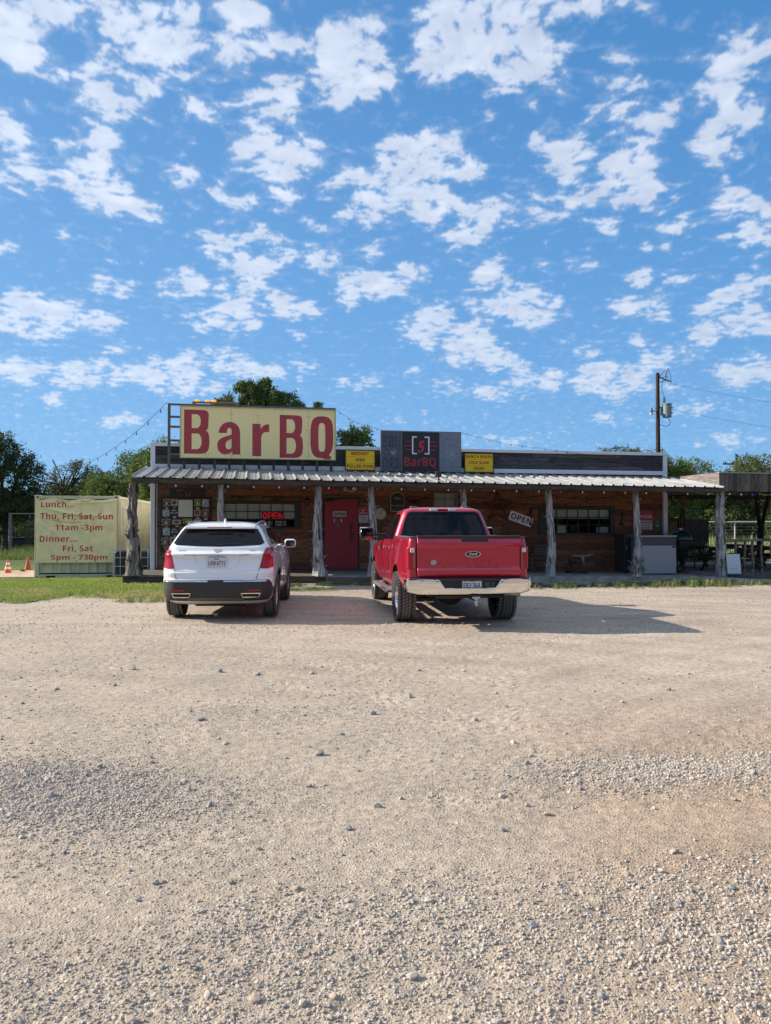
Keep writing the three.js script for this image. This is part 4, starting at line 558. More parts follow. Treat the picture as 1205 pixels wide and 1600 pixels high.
{ // big open metal star
  const s = thing('barn_star', 'large rusty open metal star on the wall above the tilted board', 'wall star', [7.78, 2.20, 0.05]), rust = std([0.16, 0.04, 0.03], 0.7, { metalness: 0.3 });
  const pts = (R, k) => Array.from({ length: 10 }, (_, i) => { const a = Math.PI / 2 + i * Math.PI / 5, q = i % 2 ? R * k : R; return [Math.cos(a) * q, Math.sin(a) * q]; });
  const ring = (R, w, z) => merge(pts(R, 0.385).map((p, i, L) => bar([...p, z], [...L[(i + 1) % 10], z], w, 6)));
  part('star_rim', ring(0.56, 0.011, 0.0), rust, s); part('star_rim', ring(0.48, 0.009, 0.025), rust, s);
  part('star_spokes', merge(pts(0.56, 0.385).map((p, i) => bar([0, 0, 0.05], [...p, i % 2 ? 0.0 : 0.0], 0.007, 5))), rust, s);
  const c = new THREE.Shape(); pts(0.13, 0.42).forEach(([x, y], i) => (i ? c.lineTo(x, y) : c.moveTo(x, y))); part('star_centre', face(c, 0.02, 1, 1, 0.004).translate(0, 0, 0.08), M.iron, s); }
{ const s = thing('open_board', 'tilted grey wooden board with dark red OPEN letters', 'sign', [8.54, 1.83, 0.06]); const g = plate(0.80, 0.30, 0.025, 0.05, 0, 0, 0.012);
  const b = part('board', g, std('#fff', 0.75, { map: paint(384, 150, (c, w, h) => { wornBack(c, w, h, '#e6e2de', 4, ['rgba(120,118,122,.3)', 'rgba(205,200,200,.4)'], 420); c.fillStyle = '#5c2434'; fit(c, 'OPEN', 26, 26, w - 14, h - 28, 'bold'); }) }), s); b.rotation.z = -0.34;
  part('wire', merge([bar([-0.3, 0.2, 0], [-0.1, 0.62, -0.01], 0.004, 5), bar([0.33, 0, 0], [0.36, 0.4, -0.01], 0.004, 5)]), M.iron, s);
  part('bracket', merge([bar([0.37, 0.35, 0], [0.33, -0.2, 0.02], 0.018), bar([0.33, -0.2, 0.02], [0.42, -0.3, 0.02], 0.018), bar([0.37, 0.3, 0], [0.29, 0.16, 0.02], 0.014)]), M.iron, s); }
{ const s = thing('branding_iron', 'black branding iron hanging on the wall beside the far window', 'ironwork', [12.05, 1.85, 0.03]); part('rod', tube([[-0.05, 0.3, 0.02], [0.02, 0.1, 0.03], [-0.02, -0.1, 0.03], [0.1, -0.33, 0.02]], 0.014), M.iron, s); part('head', merge([bar([-0.09, -0.22, 0.03], [0.02, -0.14, 0.03], 0.012), bar([-0.09, -0.22, 0.03], [-0.07, -0.12, 0.03], 0.012)]), M.iron, s); }
{ const s = thing('longhorn_emblem', 'dark iron scrollwork above the small cream window', 'ironwork', [5.1, 2.38, 0.03]); part('scroll', merge([tube([[-0.3, 0.06, 0.02], [-0.1, -0.02, 0.03], [0.1, 0.02, 0.03], [0.42, 0.1, 0.02]], 0.012), tube([[0.0, 0.12, 0.02], [-0.04, 0.0, 0.03], [0.06, -0.12, 0.02]], 0.012), bar([-0.06, -0.05, 0.02], [-0.26, 0.0, 0.02], 0.014), bar([0.02, 0.06, 0.02], [0.14, -0.1, 0.02], 0.012)]), M.iron, s); }
solo('cola_sign', plate(0.72, 0.66, 0.012, 0.01, 12.8, 1.79, 0.026), std('#fff', 0.4, { map: paint(320, 296, (g, w, h) => { g.fillStyle = '#9c2035'; g.fillRect(0, 0, w, h); g.fillStyle = '#d7c3c6'; g.font = 'italic bold 70px serif'; g.textAlign = 'center'; g.fillText('Coca-Cola', w / 2, 112, w - 24); g.fillStyle = '#b9a0a6'; g.fillRect(10, 150, w - 20, 26); g.fillStyle = '#bfa9b0'; g.fillRect(10, 190, w - 20, 92); g.fillStyle = '#57202c'; g.font = 'bold 34px sans-serif'; g.fillText('Sandwiches &', w / 2, 228, w - 40); g.fillText('Refreshments', w / 2, 268, w - 40); }) }), 'red cola advert panel on the wall behind the far porch post', 'sign');
solo('green_sign', plate(0.215, 0.36, 0.012, 0.01, 13.33, 1.63, 0.026), std('#fff', 0.5, { map: paint(96, 160, (g, w, h) => { g.fillStyle = '#1f4a45'; g.fillRect(0, 0, w, h); g.fillStyle = '#76908a'; g.beginPath(); g.arc(w / 2, h * 0.55, 22, 0, 7); g.fill(); g.fillRect(26, 22, 44, 12); }) }), 'small green notice with a pale disc beside the corner trim', 'sign');
{ // red tube sign and smaller cards inside the near window
  const s = thing('neon_sign', 'glowing red tube sign inside the window near the red door', 'neon sign', [0.71, 1.91, -0.06]), glow = std([0.5, 0.02, 0.03], 0.4, { emissive: new THREE.Color(1, 0.02, 0.035), emissiveIntensity: 0.22 });
  part('backing', rbox(0.66, 0.24, 0.012, 0.01, 0, 0, -0.016), std([0.25, 0.01, 0.015], 0.4), s);
  const t = (pts) => tube(pts.map(([x, y]) => [x, y, 0]), 0.017, 30, 6); const G = (x, kind) => { const h = 0.085, w = 0.055; return kind === 'o' ? new THREE.TorusGeometry(0.062, 0.017, 6, 24).scale(0.8, 1.3, 1).translate(x, 0, 0) : kind === 'p' ? t([[x - w, -h], [x - w, 0], [x - w, h], [x + w * 0.6, h], [x + w, h * 0.5], [x + w * 0.5, 0], [x - w * 0.7, 0]]) : kind === 'e' ? merge([t([[x + w, h], [x - w, h], [x - w, -h], [x + w, -h]]), bar([x - w, 0, 0], [x + w * 0.7, 0, 0], 0.016)]) : t([[x - w, -h], [x - w, h], [x, 0], [x + w, -h], [x + w, h]]); };
  part('tubes', merge([G(-0.24, 'o'), G(-0.08, 'p'), G(0.08, 'e'), G(0.24, 'n')]), glow, s); part('wire', merge([bar([-0.25, 0.1, -0.01], [-0.05, 0.32, -0.01], 0.004, 5), bar([0.25, 0.1, -0.01], [0.05, 0.32, -0.01], 0.004, 5)]), M.black, s);
}
solo('window_card', plate(0.32, 0.15, 0.006, 0.004, 0.94, 1.68, -0.05), std('#fff', 0.5, { map: paint(192, 96, (g, w, h) => { g.fillStyle = '#c7bcbc'; g.fillRect(0, 0, w, h); g.fillStyle = '#a51f2a'; fit(g, 'BYOB', 14, 18, w - 14, h - 18, '900'); }) }), 'white card with red BYOB letters in the window', 'notice');
solo('window_card', plate(0.14, 0.14, 0.006, 0.004, 0.62, 1.68, -0.05), std([0.5, 0.51, 0.5], 0.6), 'small blank white card beside the red lettered card in the window', 'notice');
solo('window_card', plate(0.29, 0.27, 0.006, 0.004, 9.98, 1.52, -0.05), std([0.56, 0.57, 0.57], 0.6), 'square blank white card in the far window behind the post', 'notice');
solo('window_card', plate(0.42, 0.18, 0.006, 0.02, 11.4, 1.48, -0.05), std([0.5, 0.51, 0.52], 0.6), 'wide white card in the lower corner of the far window', 'notice');
solo('window_card', plate(0.34, 0.2, 0.006, 0.004, 10.45, 1.53, -0.07), std('#fff', 0.6, { map: paint(128, 80, (g, w, h) => { g.fillStyle = '#3b1519'; g.fillRect(0, 0, w, h); speckle(g, w, h, 120, 6, ['#5c1d24', '#7a2a30', '#20181a'], 3, 10); }) }), 'dark red patterned card in the middle of the far window', 'notice');

// ---------- light strings ----------
const bulbGlass = std([0.5, 0.48, 0.42], 0.25), socketM = M.black, colourBulb = { red: std([0.6, 0.02, 0.03], 0.25), blue: std([0.03, 0.05, 0.65], 0.25), amber: std([0.75, 0.32, 0.03], 0.25), green: std([0.05, 0.4, 0.08], 0.25) };
function lightString(label, pts, bulbs, { drop = 0.05, size = 0.02, colours = {}, mat = bulbGlass, wire = 0.0055 } = {}) {
  const s = thing('light_string', label, 'string lights'), curve = new THREE.CatmullRomCurve3(pts.map((p) => V3(...p)), false, 'centripetal');
  part('wire', new THREE.TubeGeometry(curve, pts.length * 10, wire, 5), M.rubber, s);
  const bg = new THREE.SphereGeometry(size, 10, 8).scale(1, 1.35, 1);
  for (let i = 0; i < bulbs; i++) { const p = curve.getPointAt((i + 0.5) / bulbs), b = part('bulb', bg, colours[i] ? colourBulb[colours[i]] : mat, s); b.position.set(p.x, p.y - drop - size, p.z); const k = part('socket', cyl(0.012, 0.014, drop, 0, 0, 0, 8), socketM, b); k.position.set(0, size * 1.2 + drop / 2, 0); }
}
lightString('string of clear bulbs hung along the porch fascia', Array.from({ length: 18 }, (_, i) => { const x = -2.85 + i * 0.97; return [x, 2.70 + SLOPE * (x + 2.9), 2.79]; }), 25, { drop: 0.03, size: 0.023, colours: { 17: 'red', 20: 'amber', 22: 'blue', 9: 'red' } });
lightString('thin string of fairy bulbs sagging across the wall by the star', [[5.0, 2.5, 0.06], [5.9, 2.44, 0.06], [6.9, 2.5, 0.08], [7.7, 2.40, 0.12], [8.6, 2.47, 0.1], [9.4, 2.58, 0.06], [10.2, 2.5, 0.06], [11.2, 2.49, 0.06], [12.3, 2.62, 0.06], [13.4, 2.42, 0.06]], 90, { drop: 0.012, size: 0.009 });

// ---------- vehicles: local axes, the rear face at z = 0, forward along -z ----------
const csg = new Evaluator();
// a body stacked from rounded plan outlines: [height, rear z, front z, half width, rear corner, front corner]
function bodyLoft(slices, { bow = 0.05, bowF = 0.18, taperR = 0.03, taperF = 0.06, zMid = -2, len = 5, sub = 3, bulge = () => 0 }) {
  const rows = [], cr = (a, b, c, d, t) => { const m0 = (c - a) / 2, m1 = (d - b) / 2, t2 = t * t, t3 = t2 * t; return (2 * t3 - 3 * t2 + 1) * b + (t3 - 2 * t2 + t) * m0 + (-2 * t3 + 3 * t2) * c + (t3 - t2) * m1; };
  for (let i = 0; i < slices.length - 1; i++) { const at = (k) => slices[clamp(k, 0, slices.length - 1)]; for (let s = 0; s < sub; s++) rows.push(slices[i].map((_, q) => { const lo = Math.min(at(i)[q], at(i + 1)[q]), hi = Math.max(at(i)[q], at(i + 1)[q]); return clamp(cr(at(i - 1)[q], at(i)[q], at(i + 1)[q], at(i + 2)[q], s / sub), lo, hi); })); }
  rows.push(slices.at(-1));
  const outline = ([y, zr, zf, w, rr, rf]) => {
    rr = Math.min(rr, w * 0.9); rf = Math.min(rf, w * 0.95, (zr - zf) * 0.45); const h = [];
    for (let i = 0; i < 12; i++) { const x = ((w - rr) * i) / 12; h.push([x, zr - bow * (x / 0.95) ** 2]); }
    const zc = zr - bow * ((w - rr) / 0.95) ** 2;
    for (let i = 0; i < 9; i++) { const a = (i / 9) * Math.PI / 2; h.push([w - rr + rr * Math.sin(a), zc - rr * (1 - Math.cos(a))]); }
    const z0 = zc - rr, zfc = zf + bowF * ((w - rf) / 0.95) ** 2, z1 = zfc + rf;
    for (let i = 0; i < 44; i++) h.push([w, lerp(z0, z1, i / 44)]);
    for (let i = 0; i < 9; i++) { const a = (i / 9) * Math.PI / 2; h.push([w - rf + rf * Math.cos(a), z1 - rf * Math.sin(a)]); }
    for (let i = 0; i <= 10; i++) { const x = (w - rf) * (1 - i / 10); h.push([x, zf + bowF * (x / 0.95) ** 2]); }
    return h.map(([x, z]) => { const t = z > zMid ? taperR * Math.max(0, (z - zMid) / -zMid) ** 2.2 : taperF * Math.max(0, (zMid - z) / (len + zMid)) ** 2.4; return [x * (1 - t) + (x > w * 0.9 ? bulge(y, z) : 0), y, z]; });
  };
  const P = [], idx = []; let n = 0;
  for (const r of rows) { const h = outline(r), full = [...h, ...h.slice(1, -1).reverse().map(([x, y, z]) => [-x, y, z])]; n = full.length; full.forEach((p) => P.push(...p)); }
  for (let j = 0; j < rows.length - 1; j++) for (let i = 0; i < n; i++) { const a = j * n + i, b = j * n + (i + 1) % n, c = a + n, d = b + n; idx.push(a, b, c, b, d, c); }
  for (const [j, flip] of [[0, 1], [rows.length - 1, 0]]) { const zc = (rows[j][1] + rows[j][2]) / 2, c = P.length / 3; P.push(0, rows[j][0], zc); for (let i = 0; i < n; i++) { const a = j * n + i, b = j * n + (i + 1) % n; flip ? idx.push(c, b, a) : idx.push(c, a, b); } }
  const g = new THREE.BufferGeometry(); g.setAttribute('position', new THREE.Float32BufferAttribute(P, 3)); g.setAttribute('uv', new THREE.Float32BufferAttribute(new Float32Array(P.length / 3 * 2), 2)); g.setIndex(idx); g.computeVertexNormals(); return g;
}
// cuts the wheel housings; the cut faces take the second material
function wheelArches(g, list, mat, dark) {
  let b = new Brush(g, mat); b.updateMatrixWorld();
  for (const [z, y, r, x0, x1] of list) { const c = new Brush(new THREE.CylinderGeometry(r, r, x1 - x0, 40).rotateZ(Math.PI / 2).translate((x0 + x1) / 2, y, z), dark); c.updateMatrixWorld(); b = csg.evaluate(b, c, SUBTRACTION); b.updateMatrixWorld(); }
  return b;
}
// finds the outermost skin along an axis: skin('z+')(x, y) is the rear face, skin('x+')(z, y) the right flank
function skin(g, dir) {
  const q = g.index ? g.toNonIndexed() : g, p = q.attributes.position, ax = dir[0] === 'z' ? [0, 1, 2] : dir[0] === 'x' ? [2, 1, 0] : [0, 2, 1], sg = dir[1] === '+' ? 1 : -1, bins = new Map(), S = 0.06;
  for (let i = 0; i < p.count; i += 3) { const t = [0, 1, 2].map((k) => { const a = [p.getX(i + k), p.getY(i + k), p.getZ(i + k)]; return [a[ax[0]], a[ax[1]], a[ax[2]]]; }); const us = t.map((k) => k[0]), vs = t.map((k) => k[1]); for (let a = Math.floor(Math.min(...us) / S); a <= Math.floor(Math.max(...us) / S); a++) for (let b = Math.floor(Math.min(...vs) / S); b <= Math.floor(Math.max(...vs) / S); b++) { const key = a * 4099 + b; (bins.get(key) ?? bins.set(key, []).get(key)).push(t); } }
  return (u, v) => { let best = null; for (const [A, B, C] of bins.get(Math.floor(u / S) * 4099 + Math.floor(v / S)) ?? []) { const d = (B[1] - C[1]) * (A[0] - C[0]) + (C[0] - B[0]) * (A[1] - C[1]); if (Math.abs(d) < 1e-12) continue; const l = ((B[1] - C[1]) * (u - C[0]) + (C[0] - B[0]) * (v - C[1])) / d, m = ((C[1] - A[1]) * (u - C[0]) + (A[0] - C[0]) * (v - C[1])) / d; if (l < -0.001 || m < -0.001 || l + m > 1.001) continue; const w = l * A[2] + m * B[2] + (1 - l - m) * C[2]; if (best === null || w * sg > best * sg) best = w; } return best; };
}
// a panel laid on the skin: outline in the axis' own plane, stands proud by off, with an edge that goes back into the body
function onSkin(S, dir, pts, off = 0.004, fine = 0.06, back = 0.02) {
  const sh = new THREE.Shape(pts.map(([a, b]) => new THREE.Vector2(a, b))), g0 = new THREE.ShapeGeometry(sh).toNonIndexed(), p = g0.attributes.position, sg = dir[1] === '+' ? 1 : -1; let T = [];
  for (let i = 0; i < p.count; i += 3) T.push([0, 1, 2].map((k) => [p.getX(i + k), p.getY(i + k)]));
  const mid = (a, b) => [(a[0] + b[0]) / 2, (a[1] + b[1]) / 2], len = (a, b) => Math.hypot(a[0] - b[0], a[1] - b[1]);
  for (let k = 0; k < 5 && Math.max(...T.map(([a, b, c]) => Math.max(len(a, b), len(b, c), len(c, a)))) > fine; k++) T = T.flatMap(([a, b, c]) => { const d = mid(a, b), e = mid(b, c), f = mid(c, a); return [[a, d, f], [d, b, e], [f, e, c], [d, e, f]]; });
  let last = 0; const lift = ([a, b], o) => { const w = S(a, b) ?? last; last = w; const q = w + sg * o; return dir[0] === 'z' ? [a, b, q] : dir[0] === 'x' ? [q, b, a] : [a, q, b]; };
  const out = [], flip = dir === 'z+' || dir === 'x-' || dir === 'y-' ? 1 : -1; for (const t of T) { const [a, b, c] = t.map((k) => lift(k, off)); flip > 0 ? out.push(...a, ...b, ...c) : out.push(...a, ...c, ...b); }
  const rim = []; pts.forEach((a, i) => { const b = pts[(i + 1) % pts.length], n = Math.max(1, Math.ceil(len(a, b) / fine)); for (let k = 0; k < n; k++) rim.push([lerp(a[0], b[0], k / n), lerp(a[1], b[1], k / n)]); });
  rim.forEach((a, i) => { const b = rim[(i + 1) % rim.length], A = lift(a, off), B = lift(b, off), C = lift(a, -back), D = lift(b, -back); out.push(...A, ...C, ...B, ...B, ...C, ...D); });
  const g = new THREE.BufferGeometry(); g.setAttribute('position', new THREE.Float32BufferAttribute(out, 3)); g.setAttribute('uv', new THREE.Float32BufferAttribute(new Float32Array(out.length / 3 * 2), 2)); g.computeVertexNormals(); return toCreasedNormals(mergeVertices(g), 0.6);
}
const along = (S, dir, pts, r, sink = 0.3) => { const sg = dir[1] === '+' ? 1 : -1; let last = 0; const c = new THREE.CatmullRomCurve3(pts.map(([a, b]) => { const w = (S(a, b) ?? last); last = w; const q = w - sg * r * sink; return dir[0] === 'z' ? V3(a, b, q) : V3(q, b, a); }), false, 'centripetal'); return new THREE.TubeGeometry(c, pts.length * 5, r, 5); };
const poly2 = (pts, n = 6) => new THREE.CatmullRomCurve3(pts.map(([a, b]) => V3(a, b, 0)), true, 'centripetal').getPoints(pts.length * n).slice(0, -1).map((p) => [p.x, p.y]);
const dense = (pts, n) => pts.slice(0, -1).flatMap((a, i) => Array.from({ length: n }, (_, k) => [lerp(a[0], pts[i + 1][0], k / n), lerp(a[1], pts[i + 1][1], k / n)])).concat([pts.at(-1)]);

const tyreMat = std([0.028, 0.027, 0.026], 0.9), dustyTyre = std([0.15, 0.142, 0.132], 0.95);
// tyre axis along x, its outer face towards +x
function wheel(parent, r, w, rimR, rows, blocks, rimMat, spokes) {
  const hw = w / 2, prof = [[rimR, -hw * 0.86], [r * 0.9, -hw], [r * 0.965, -hw * 0.97], [r - 0.014, -hw * 0.8], [r - 0.009, 0], [r - 0.014, hw * 0.8], [r * 0.965, hw * 0.97], [r * 0.9, hw], [rimR + 0.015, hw * 0.9], [rimR, hw * 0.86], [rimR - 0.02, hw * 0.4]];
  const wg = part('wheel', new THREE.LatheGeometry(prof.map(([a, b]) => new THREE.Vector2(a, b)), 48).rotateZ(-Math.PI / 2), tyreMat, parent);
  const bl = []; for (let i = 0; i < blocks; i++) for (let j = 0; j < rows; j++) { const edge = j === 0 || j === rows - 1, bw = (w * 0.94 / rows) * (edge ? 1.0 : 0.8), l = (6.283 * r / blocks) * (edge ? 0.6 : 0.78), b = new THREE.BoxGeometry(bw, edge ? 0.03 : 0.018, l); b.rotateY((j % 2 ? 1 : -1) * 0.32); b.translate((j - (rows - 1) / 2) * w * 0.94 / rows, r - (edge ? 0.018 : 0.009), 0); if (edge) b.rotateZ((j ? -1 : 1) * 0.05); b.rotateX(((i + (j % 2) * 0.5 + 0.13 * j) / blocks) * 6.283); bl.push(b); }
  part('tread', merge(bl), dustyTyre, wg);
  const rim = [new THREE.LatheGeometry([[rimR, -hw * 0.8], [rimR, hw * 0.78], [rimR - 0.012, hw * 0.86], [rimR - 0.03, hw * 0.8], [rimR - 0.045, hw * 0.3], [rimR - 0.05, -hw * 0.5]].map(([a, b]) => new THREE.Vector2(a, b)), 40).rotateZ(-Math.PI / 2)];
  for (let i = 0; i < spokes; i++) for (const k of [-0.12, 0.12]) { const s = new THREE.BoxGeometry(0.03, rimR - 0.05, 0.032).translate(hw * 0.62, (rimR + 0.03) / 2, 0); s.rotateX((i / spokes) * 6.283 + k); rim.push(s); }
  rim.push(new THREE.CylinderGeometry(0.075, 0.085, 0.05, 20).rotateZ(Math.PI / 2).translate(hw * 0.62, 0, 0));
  part('rim', merge(rim), rimMat, wg);
  part('brake_disc', new THREE.CylinderGeometry(rimR * 0.72, rimR * 0.72, 0.03, 24).rotateZ(Math.PI / 2).translate(-hw * 0.1, 0, 0), M.iron, wg);
  return wg;
}
const darkGlass = phys([0.006, 0.007, 0.010], 0.03, { specularIntensity: 0.6, ior: 1.45 }), blackPlastic = std([0.028, 0.028, 0.029], 0.6), gloss = phys([0.012, 0.012, 0.013], 0.2, { clearcoat: 1 });
const lampRed = phys([0.36, 0.002, 0.018], 0.3, { clearcoat: 0.5, clearcoatRoughness: 0.03, specularIntensity: 0.5 }), alloy = std([0.55, 0.55, 0.56], 0.25, { metalness: 0.9 });
const plateTex = (text, seed) => paint(256, 128, (g, w, h) => { wornBack(g, w, h, '#c9cacb', seed, ['rgba(120,120,130,.2)']); g.fillStyle = '#1a1e33'; fit(g, 'TEXAS', 92, 10, 164, 30, '900'); fit(g, text, 16, 44, w - 16, 108, 'bold'); g.beginPath(); for (let i = 0; i < 10; i++) { const r = i % 2 ? 4 : 10, a = i * 0.628 - 1.57; g.lineTo(28 + Math.cos(a) * r, 20 + Math.sin(a) * r); } g.fill(); });

{ // ----- white crossover -----
  const car = thing('white_suv', 'white crossover SUV parked nose in before the picture board, seen from behind', 'suv', [-0.54, 0.015, 9.94], -THREE.MathUtils.degToRad(7));
  const white = phys([0.79, 0.795, 0.80], 0.32, { clearcoat: 1, clearcoatRoughness: 0.04, metalness: 0.05 });
  const AX = [[-0.95, 0.372], [-3.81, 0.372]];
  const g = bodyLoft([[0.27, -0.3, -4.55, 0.8, 0.25, 0.4], [0.33, -0.12, -4.70, 0.875, 0.28, 0.45], [0.4, -0.035, -4.76, 0.92, 0.3, 0.5], [0.54, 0, -4.80, 0.938, 0.3, 0.5], [0.67, 0, -4.81, 0.945, 0.3, 0.5], [0.695, -0.012, -4.81, 0.945, 0.3, 0.5], [0.715, -0.05, -4.81, 0.945, 0.28, 0.5], [0.78, -0.048, -4.80, 0.948, 0.26, 0.5], [0.815, -0.055, -4.80, 0.95, 0.26, 0.5], [0.845, -0.085, -4.80, 0.95, 0.25, 0.5], [0.95, -0.115, -4.75, 0.948, 0.25, 0.5], [1.04, -0.13, -4.5, 0.94, 0.24, 0.5], [1.075, -0.128, -4.2, 0.934, 0.23, 0.5], [1.095, -0.098, -3.9, 0.929, 0.22, 0.45], [1.125, -0.108, -3.6, 0.922, 0.21, 0.38], [1.17, -0.175, -3.4, 0.9, 0.2, 0.3], [1.22, -0.205, -3.27, 0.878, 0.19, 0.25], [1.27, -0.25, -3.16, 0.848, 0.18, 0.22], [1.36, -0.33, -2.98, 0.798, 0.17, 0.2], [1.46, -0.425, -2.78, 0.74, 0.16, 0.2], [1.54, -0.50, -2.6, 0.69, 0.15, 0.2], [1.585, -0.55, -2.46, 0.65, 0.15, 0.2], [1.62, -0.63, -2.3, 0.59, 0.15, 0.2], [1.648, -0.78, -2.1, 0.47, 0.15, 0.2], [1.666, -1.0, -1.85, 0.29, 0.12, 0.15], [1.672, -1.25, -1.6, 0.06, 0.03, 0.03]],
    { bow: 0.07, bowF: 0.3, taperR: 0.045, taperF: 0.09, zMid: -2.3, len: 4.81, bulge: (y, z) => 0.022 * Math.exp(-(((y - 0.78) / 0.2) ** 2)) * (Math.exp(-(((z + 0.95) / 0.55) ** 2)) + Math.exp(-(((z + 3.81) / 0.55) ** 2))) });
  const b = wheelArches(g, AX.flatMap(([z, y]) => [[z, y + 0.02, 0.425, 0.56, 1.2], [z, y + 0.02, 0.425, -1.2, -0.56]]), white, M.dark);
  part('body', b.geometry, b.material, car);
  const R = skin(g, 'z+'), SR = skin(g, 'x+'), SL = skin(g, 'x-');
  part('rear_window', onSkin(R, 'z+', [...dense([[-0.765, 1.30], [-0.70, 1.266], [-0.3, 1.245], [0, 1.24], [0.3, 1.245], [0.70, 1.266], [0.765, 1.30]], 2), [0.69, 1.44], [0.625, 1.54], [0.3, 1.552], [0, 1.555], [-0.3, 1.552], [-0.625, 1.54], [-0.69, 1.44]], 0.004), darkGlass, car);
  for (const [S, d] of [[SR, 'x+'], [SL, 'x-']]) for (const q of [[[-0.86, 1.27], [-1.42, 1.262], [-1.45, 1.545], [-1.22, 1.52], [-1.0, 1.43]], [[-1.47, 1.262], [-2.2, 1.25], [-2.24, 1.548], [-1.9, 1.56], [-1.5, 1.548]], [[-2.27, 1.25], [-3.06, 1.235], [-2.95, 1.28], [-2.58, 1.475], [-2.44, 1.53], [-2.3, 1.546]]]) part('side_window', onSkin(S, d, q, 0.004), darkGlass, car);
  const bumper = part('bumper', onSkin(R, 'z+', [...dense([[-0.84, 0.345], [-0.4, 0.335], [0, 0.335], [0.4, 0.335], [0.84, 0.345]], 3), [0.905, 0.42], [0.915, 0.55], [0.90, 0.63], [0.86, 0.692], ...dense([[0.8, 0.694], [0, 0.696], [-0.8, 0.694]], 4), [-0.86, 0.692], [-0.90, 0.63], [-0.915, 0.55], [-0.905, 0.42]], 0.008, 0.05, 0.03), blackPlastic, car, 'black lower bumper');
  for (const s of [-1, 1]) part('chrome_strip', onSkin(R, 'z+', [[s * 0.13, 0.688], [s * 0.8, 0.688], [s * 0.845, 0.672], [s * 0.8, 0.664], [s * 0.13, 0.664]], 0.014, 0.08), M.chrome, bumper);
  for (const s of [-1, 1]) part('reflector', onSkin(R, 'z+', [[s * 0.5, 0.535], [s * 0.73, 0.535], [s * 0.73, 0.508], [s * 0.52, 0.508]], 0.014, 0.08), lampRed, bumper);
  part('skid_plate', onSkin(R, 'z+', dense([[-0.5, 0.345], [0.5, 0.345], [0.42, 0.40], [-0.42, 0.40], [-0.5, 0.345]], 3).slice(0, -1), 0.014, 0.06), std([0.09, 0.088, 0.085], 0.6), bumper);
  for (const s of [-1, 1]) { const p = (k) => [[s * 0.44 * 1, 0.41 - k], [s * (0.69 + k), 0.41 - k], [s * (0.72 + k), 0.465 + k], [s * (0.42 - k), 0.465 + k]]; const e = part('exhaust', onSkin(R, 'z+', p(0.012), 0.016, 0.06), M.chrome, car); part('pipe_mouth', onSkin(R, 'z+', p(-0.004), 0.019, 0.06), M.dark, e); }
  for (const s of [-1, 1]) part('tail_light', onSkin(R, 'z+', dense([[s * 0.70, 0.885], [s * 0.82, 0.872], [s * 0.922, 0.895], [s * 0.91, 1.05], [s * 0.878, 1.20], [s * 0.855, 1.225], [s * 0.80, 1.222], [s * 0.775, 1.17], [s * 0.70, 0.885]], 3).slice(0, -1), 0.008, 0.03), lampRed, car);
  part('garnish', onSkin(R, 'z+', dense([[-0.56, 1.115], [0, 1.128], [0.56, 1.115], [0.52, 1.097], [0, 1.10], [-0.52, 1.097], [-0.56, 1.115]], 4).slice(0, -1), 0.012, 0.06), M.chrome, car);
  part('plate_surround', merge([along(R, 'z+', dense([[-0.38, 1.09], [-0.33, 0.93], [-0.24, 0.88], [0, 0.868], [0.24, 0.88], [0.33, 0.93], [0.38, 1.09]], 4), 0.018, 0.35), along(R, 'z+', dense([[-0.68, 0.845], [0, 0.80], [0.68, 0.845]], 6), 0.016, 0.55)]), white, car);
  part('licence_plate', plate(0.305, 0.152, 0.006, 0.012, 0, 0.985, -0.088).rotateX(-0.0), std('#fff', 0.5, { map: plateTex('LXW·6711', 4) }), car);
  part('badge', onSkin(R, 'z+', [[-0.065, 1.185], [-0.05, 1.2], [0.05, 1.2], [0.065, 1.185], [0.03, 1.15], [0, 1.14], [-0.03, 1.15]], 0.008), M.steel, car);
  part('badge_letters', merge([onSkin(R, 'z+', [[-0.64, 1.185], [-0.53, 1.188], [-0.53, 1.168], [-0.64, 1.165]], 0.004), onSkin(R, 'z+', [[0.53, 1.188], [0.62, 1.185], [0.62, 1.166], [0.53, 1.169]], 0.004)]), M.steel, car);
  part('seam', merge([...[-1, 1].map((s) => along(R, 'z+', dense([[s * 0.70, 0.88], [s * 0.655, 0.7]], 4), 0.005, 0.2)), ...[[SR, 1], [SL, -1]].flatMap(([S, k]) => [[[-1.46, 1.24], [-1.40, 0.95], [-1.42, 0.5]], [[-2.26, 1.23], [-2.28, 0.8], [-2.28, 0.45]], [[-3.12, 1.17], [-3.3, 0.9], [-3.32, 0.5]]].map((p) => along(S, k > 0 ? 'x+' : 'x-', dense(p, 4), 0.005, 0.2)))]), M.dark, car);
  for (const s of [-1, 1]) { const S = s > 0 ? SR : SL, d = s > 0 ? 'x+' : 'x-';
    part('sill', onSkin(S, d, [[-1.38, 0.30], [-3.38, 0.30], [-3.38, 0.44], [-1.38, 0.46]], 0.012, 0.1), blackPlastic, car);
    part('sill_trim', onSkin(S, d, [[-1.42, 0.47], [-3.34, 0.45], [-3.34, 0.465], [-1.42, 0.485]], 0.014, 0.2), M.chrome, car);
    for (const [z] of AX) { const a = []; for (let i = 0; i <= 26; i++) { const t = -0.12 + (i / 26) * 3.38; a.push([z + Math.cos(t) * 0.447, 0.392 + Math.sin(t) * 0.447]); } part('arch_trim', along(S, d, a, 0.026, 0.35), blackPlastic, car); }
    for (const z of [-1.62, -2.42]) part('door_handle', rbox(0.03, 0.035, 0.19, 0.012, s * (Math.abs(S(z, 1.07)) + 0.014), 1.07, z), M.chrome, car);
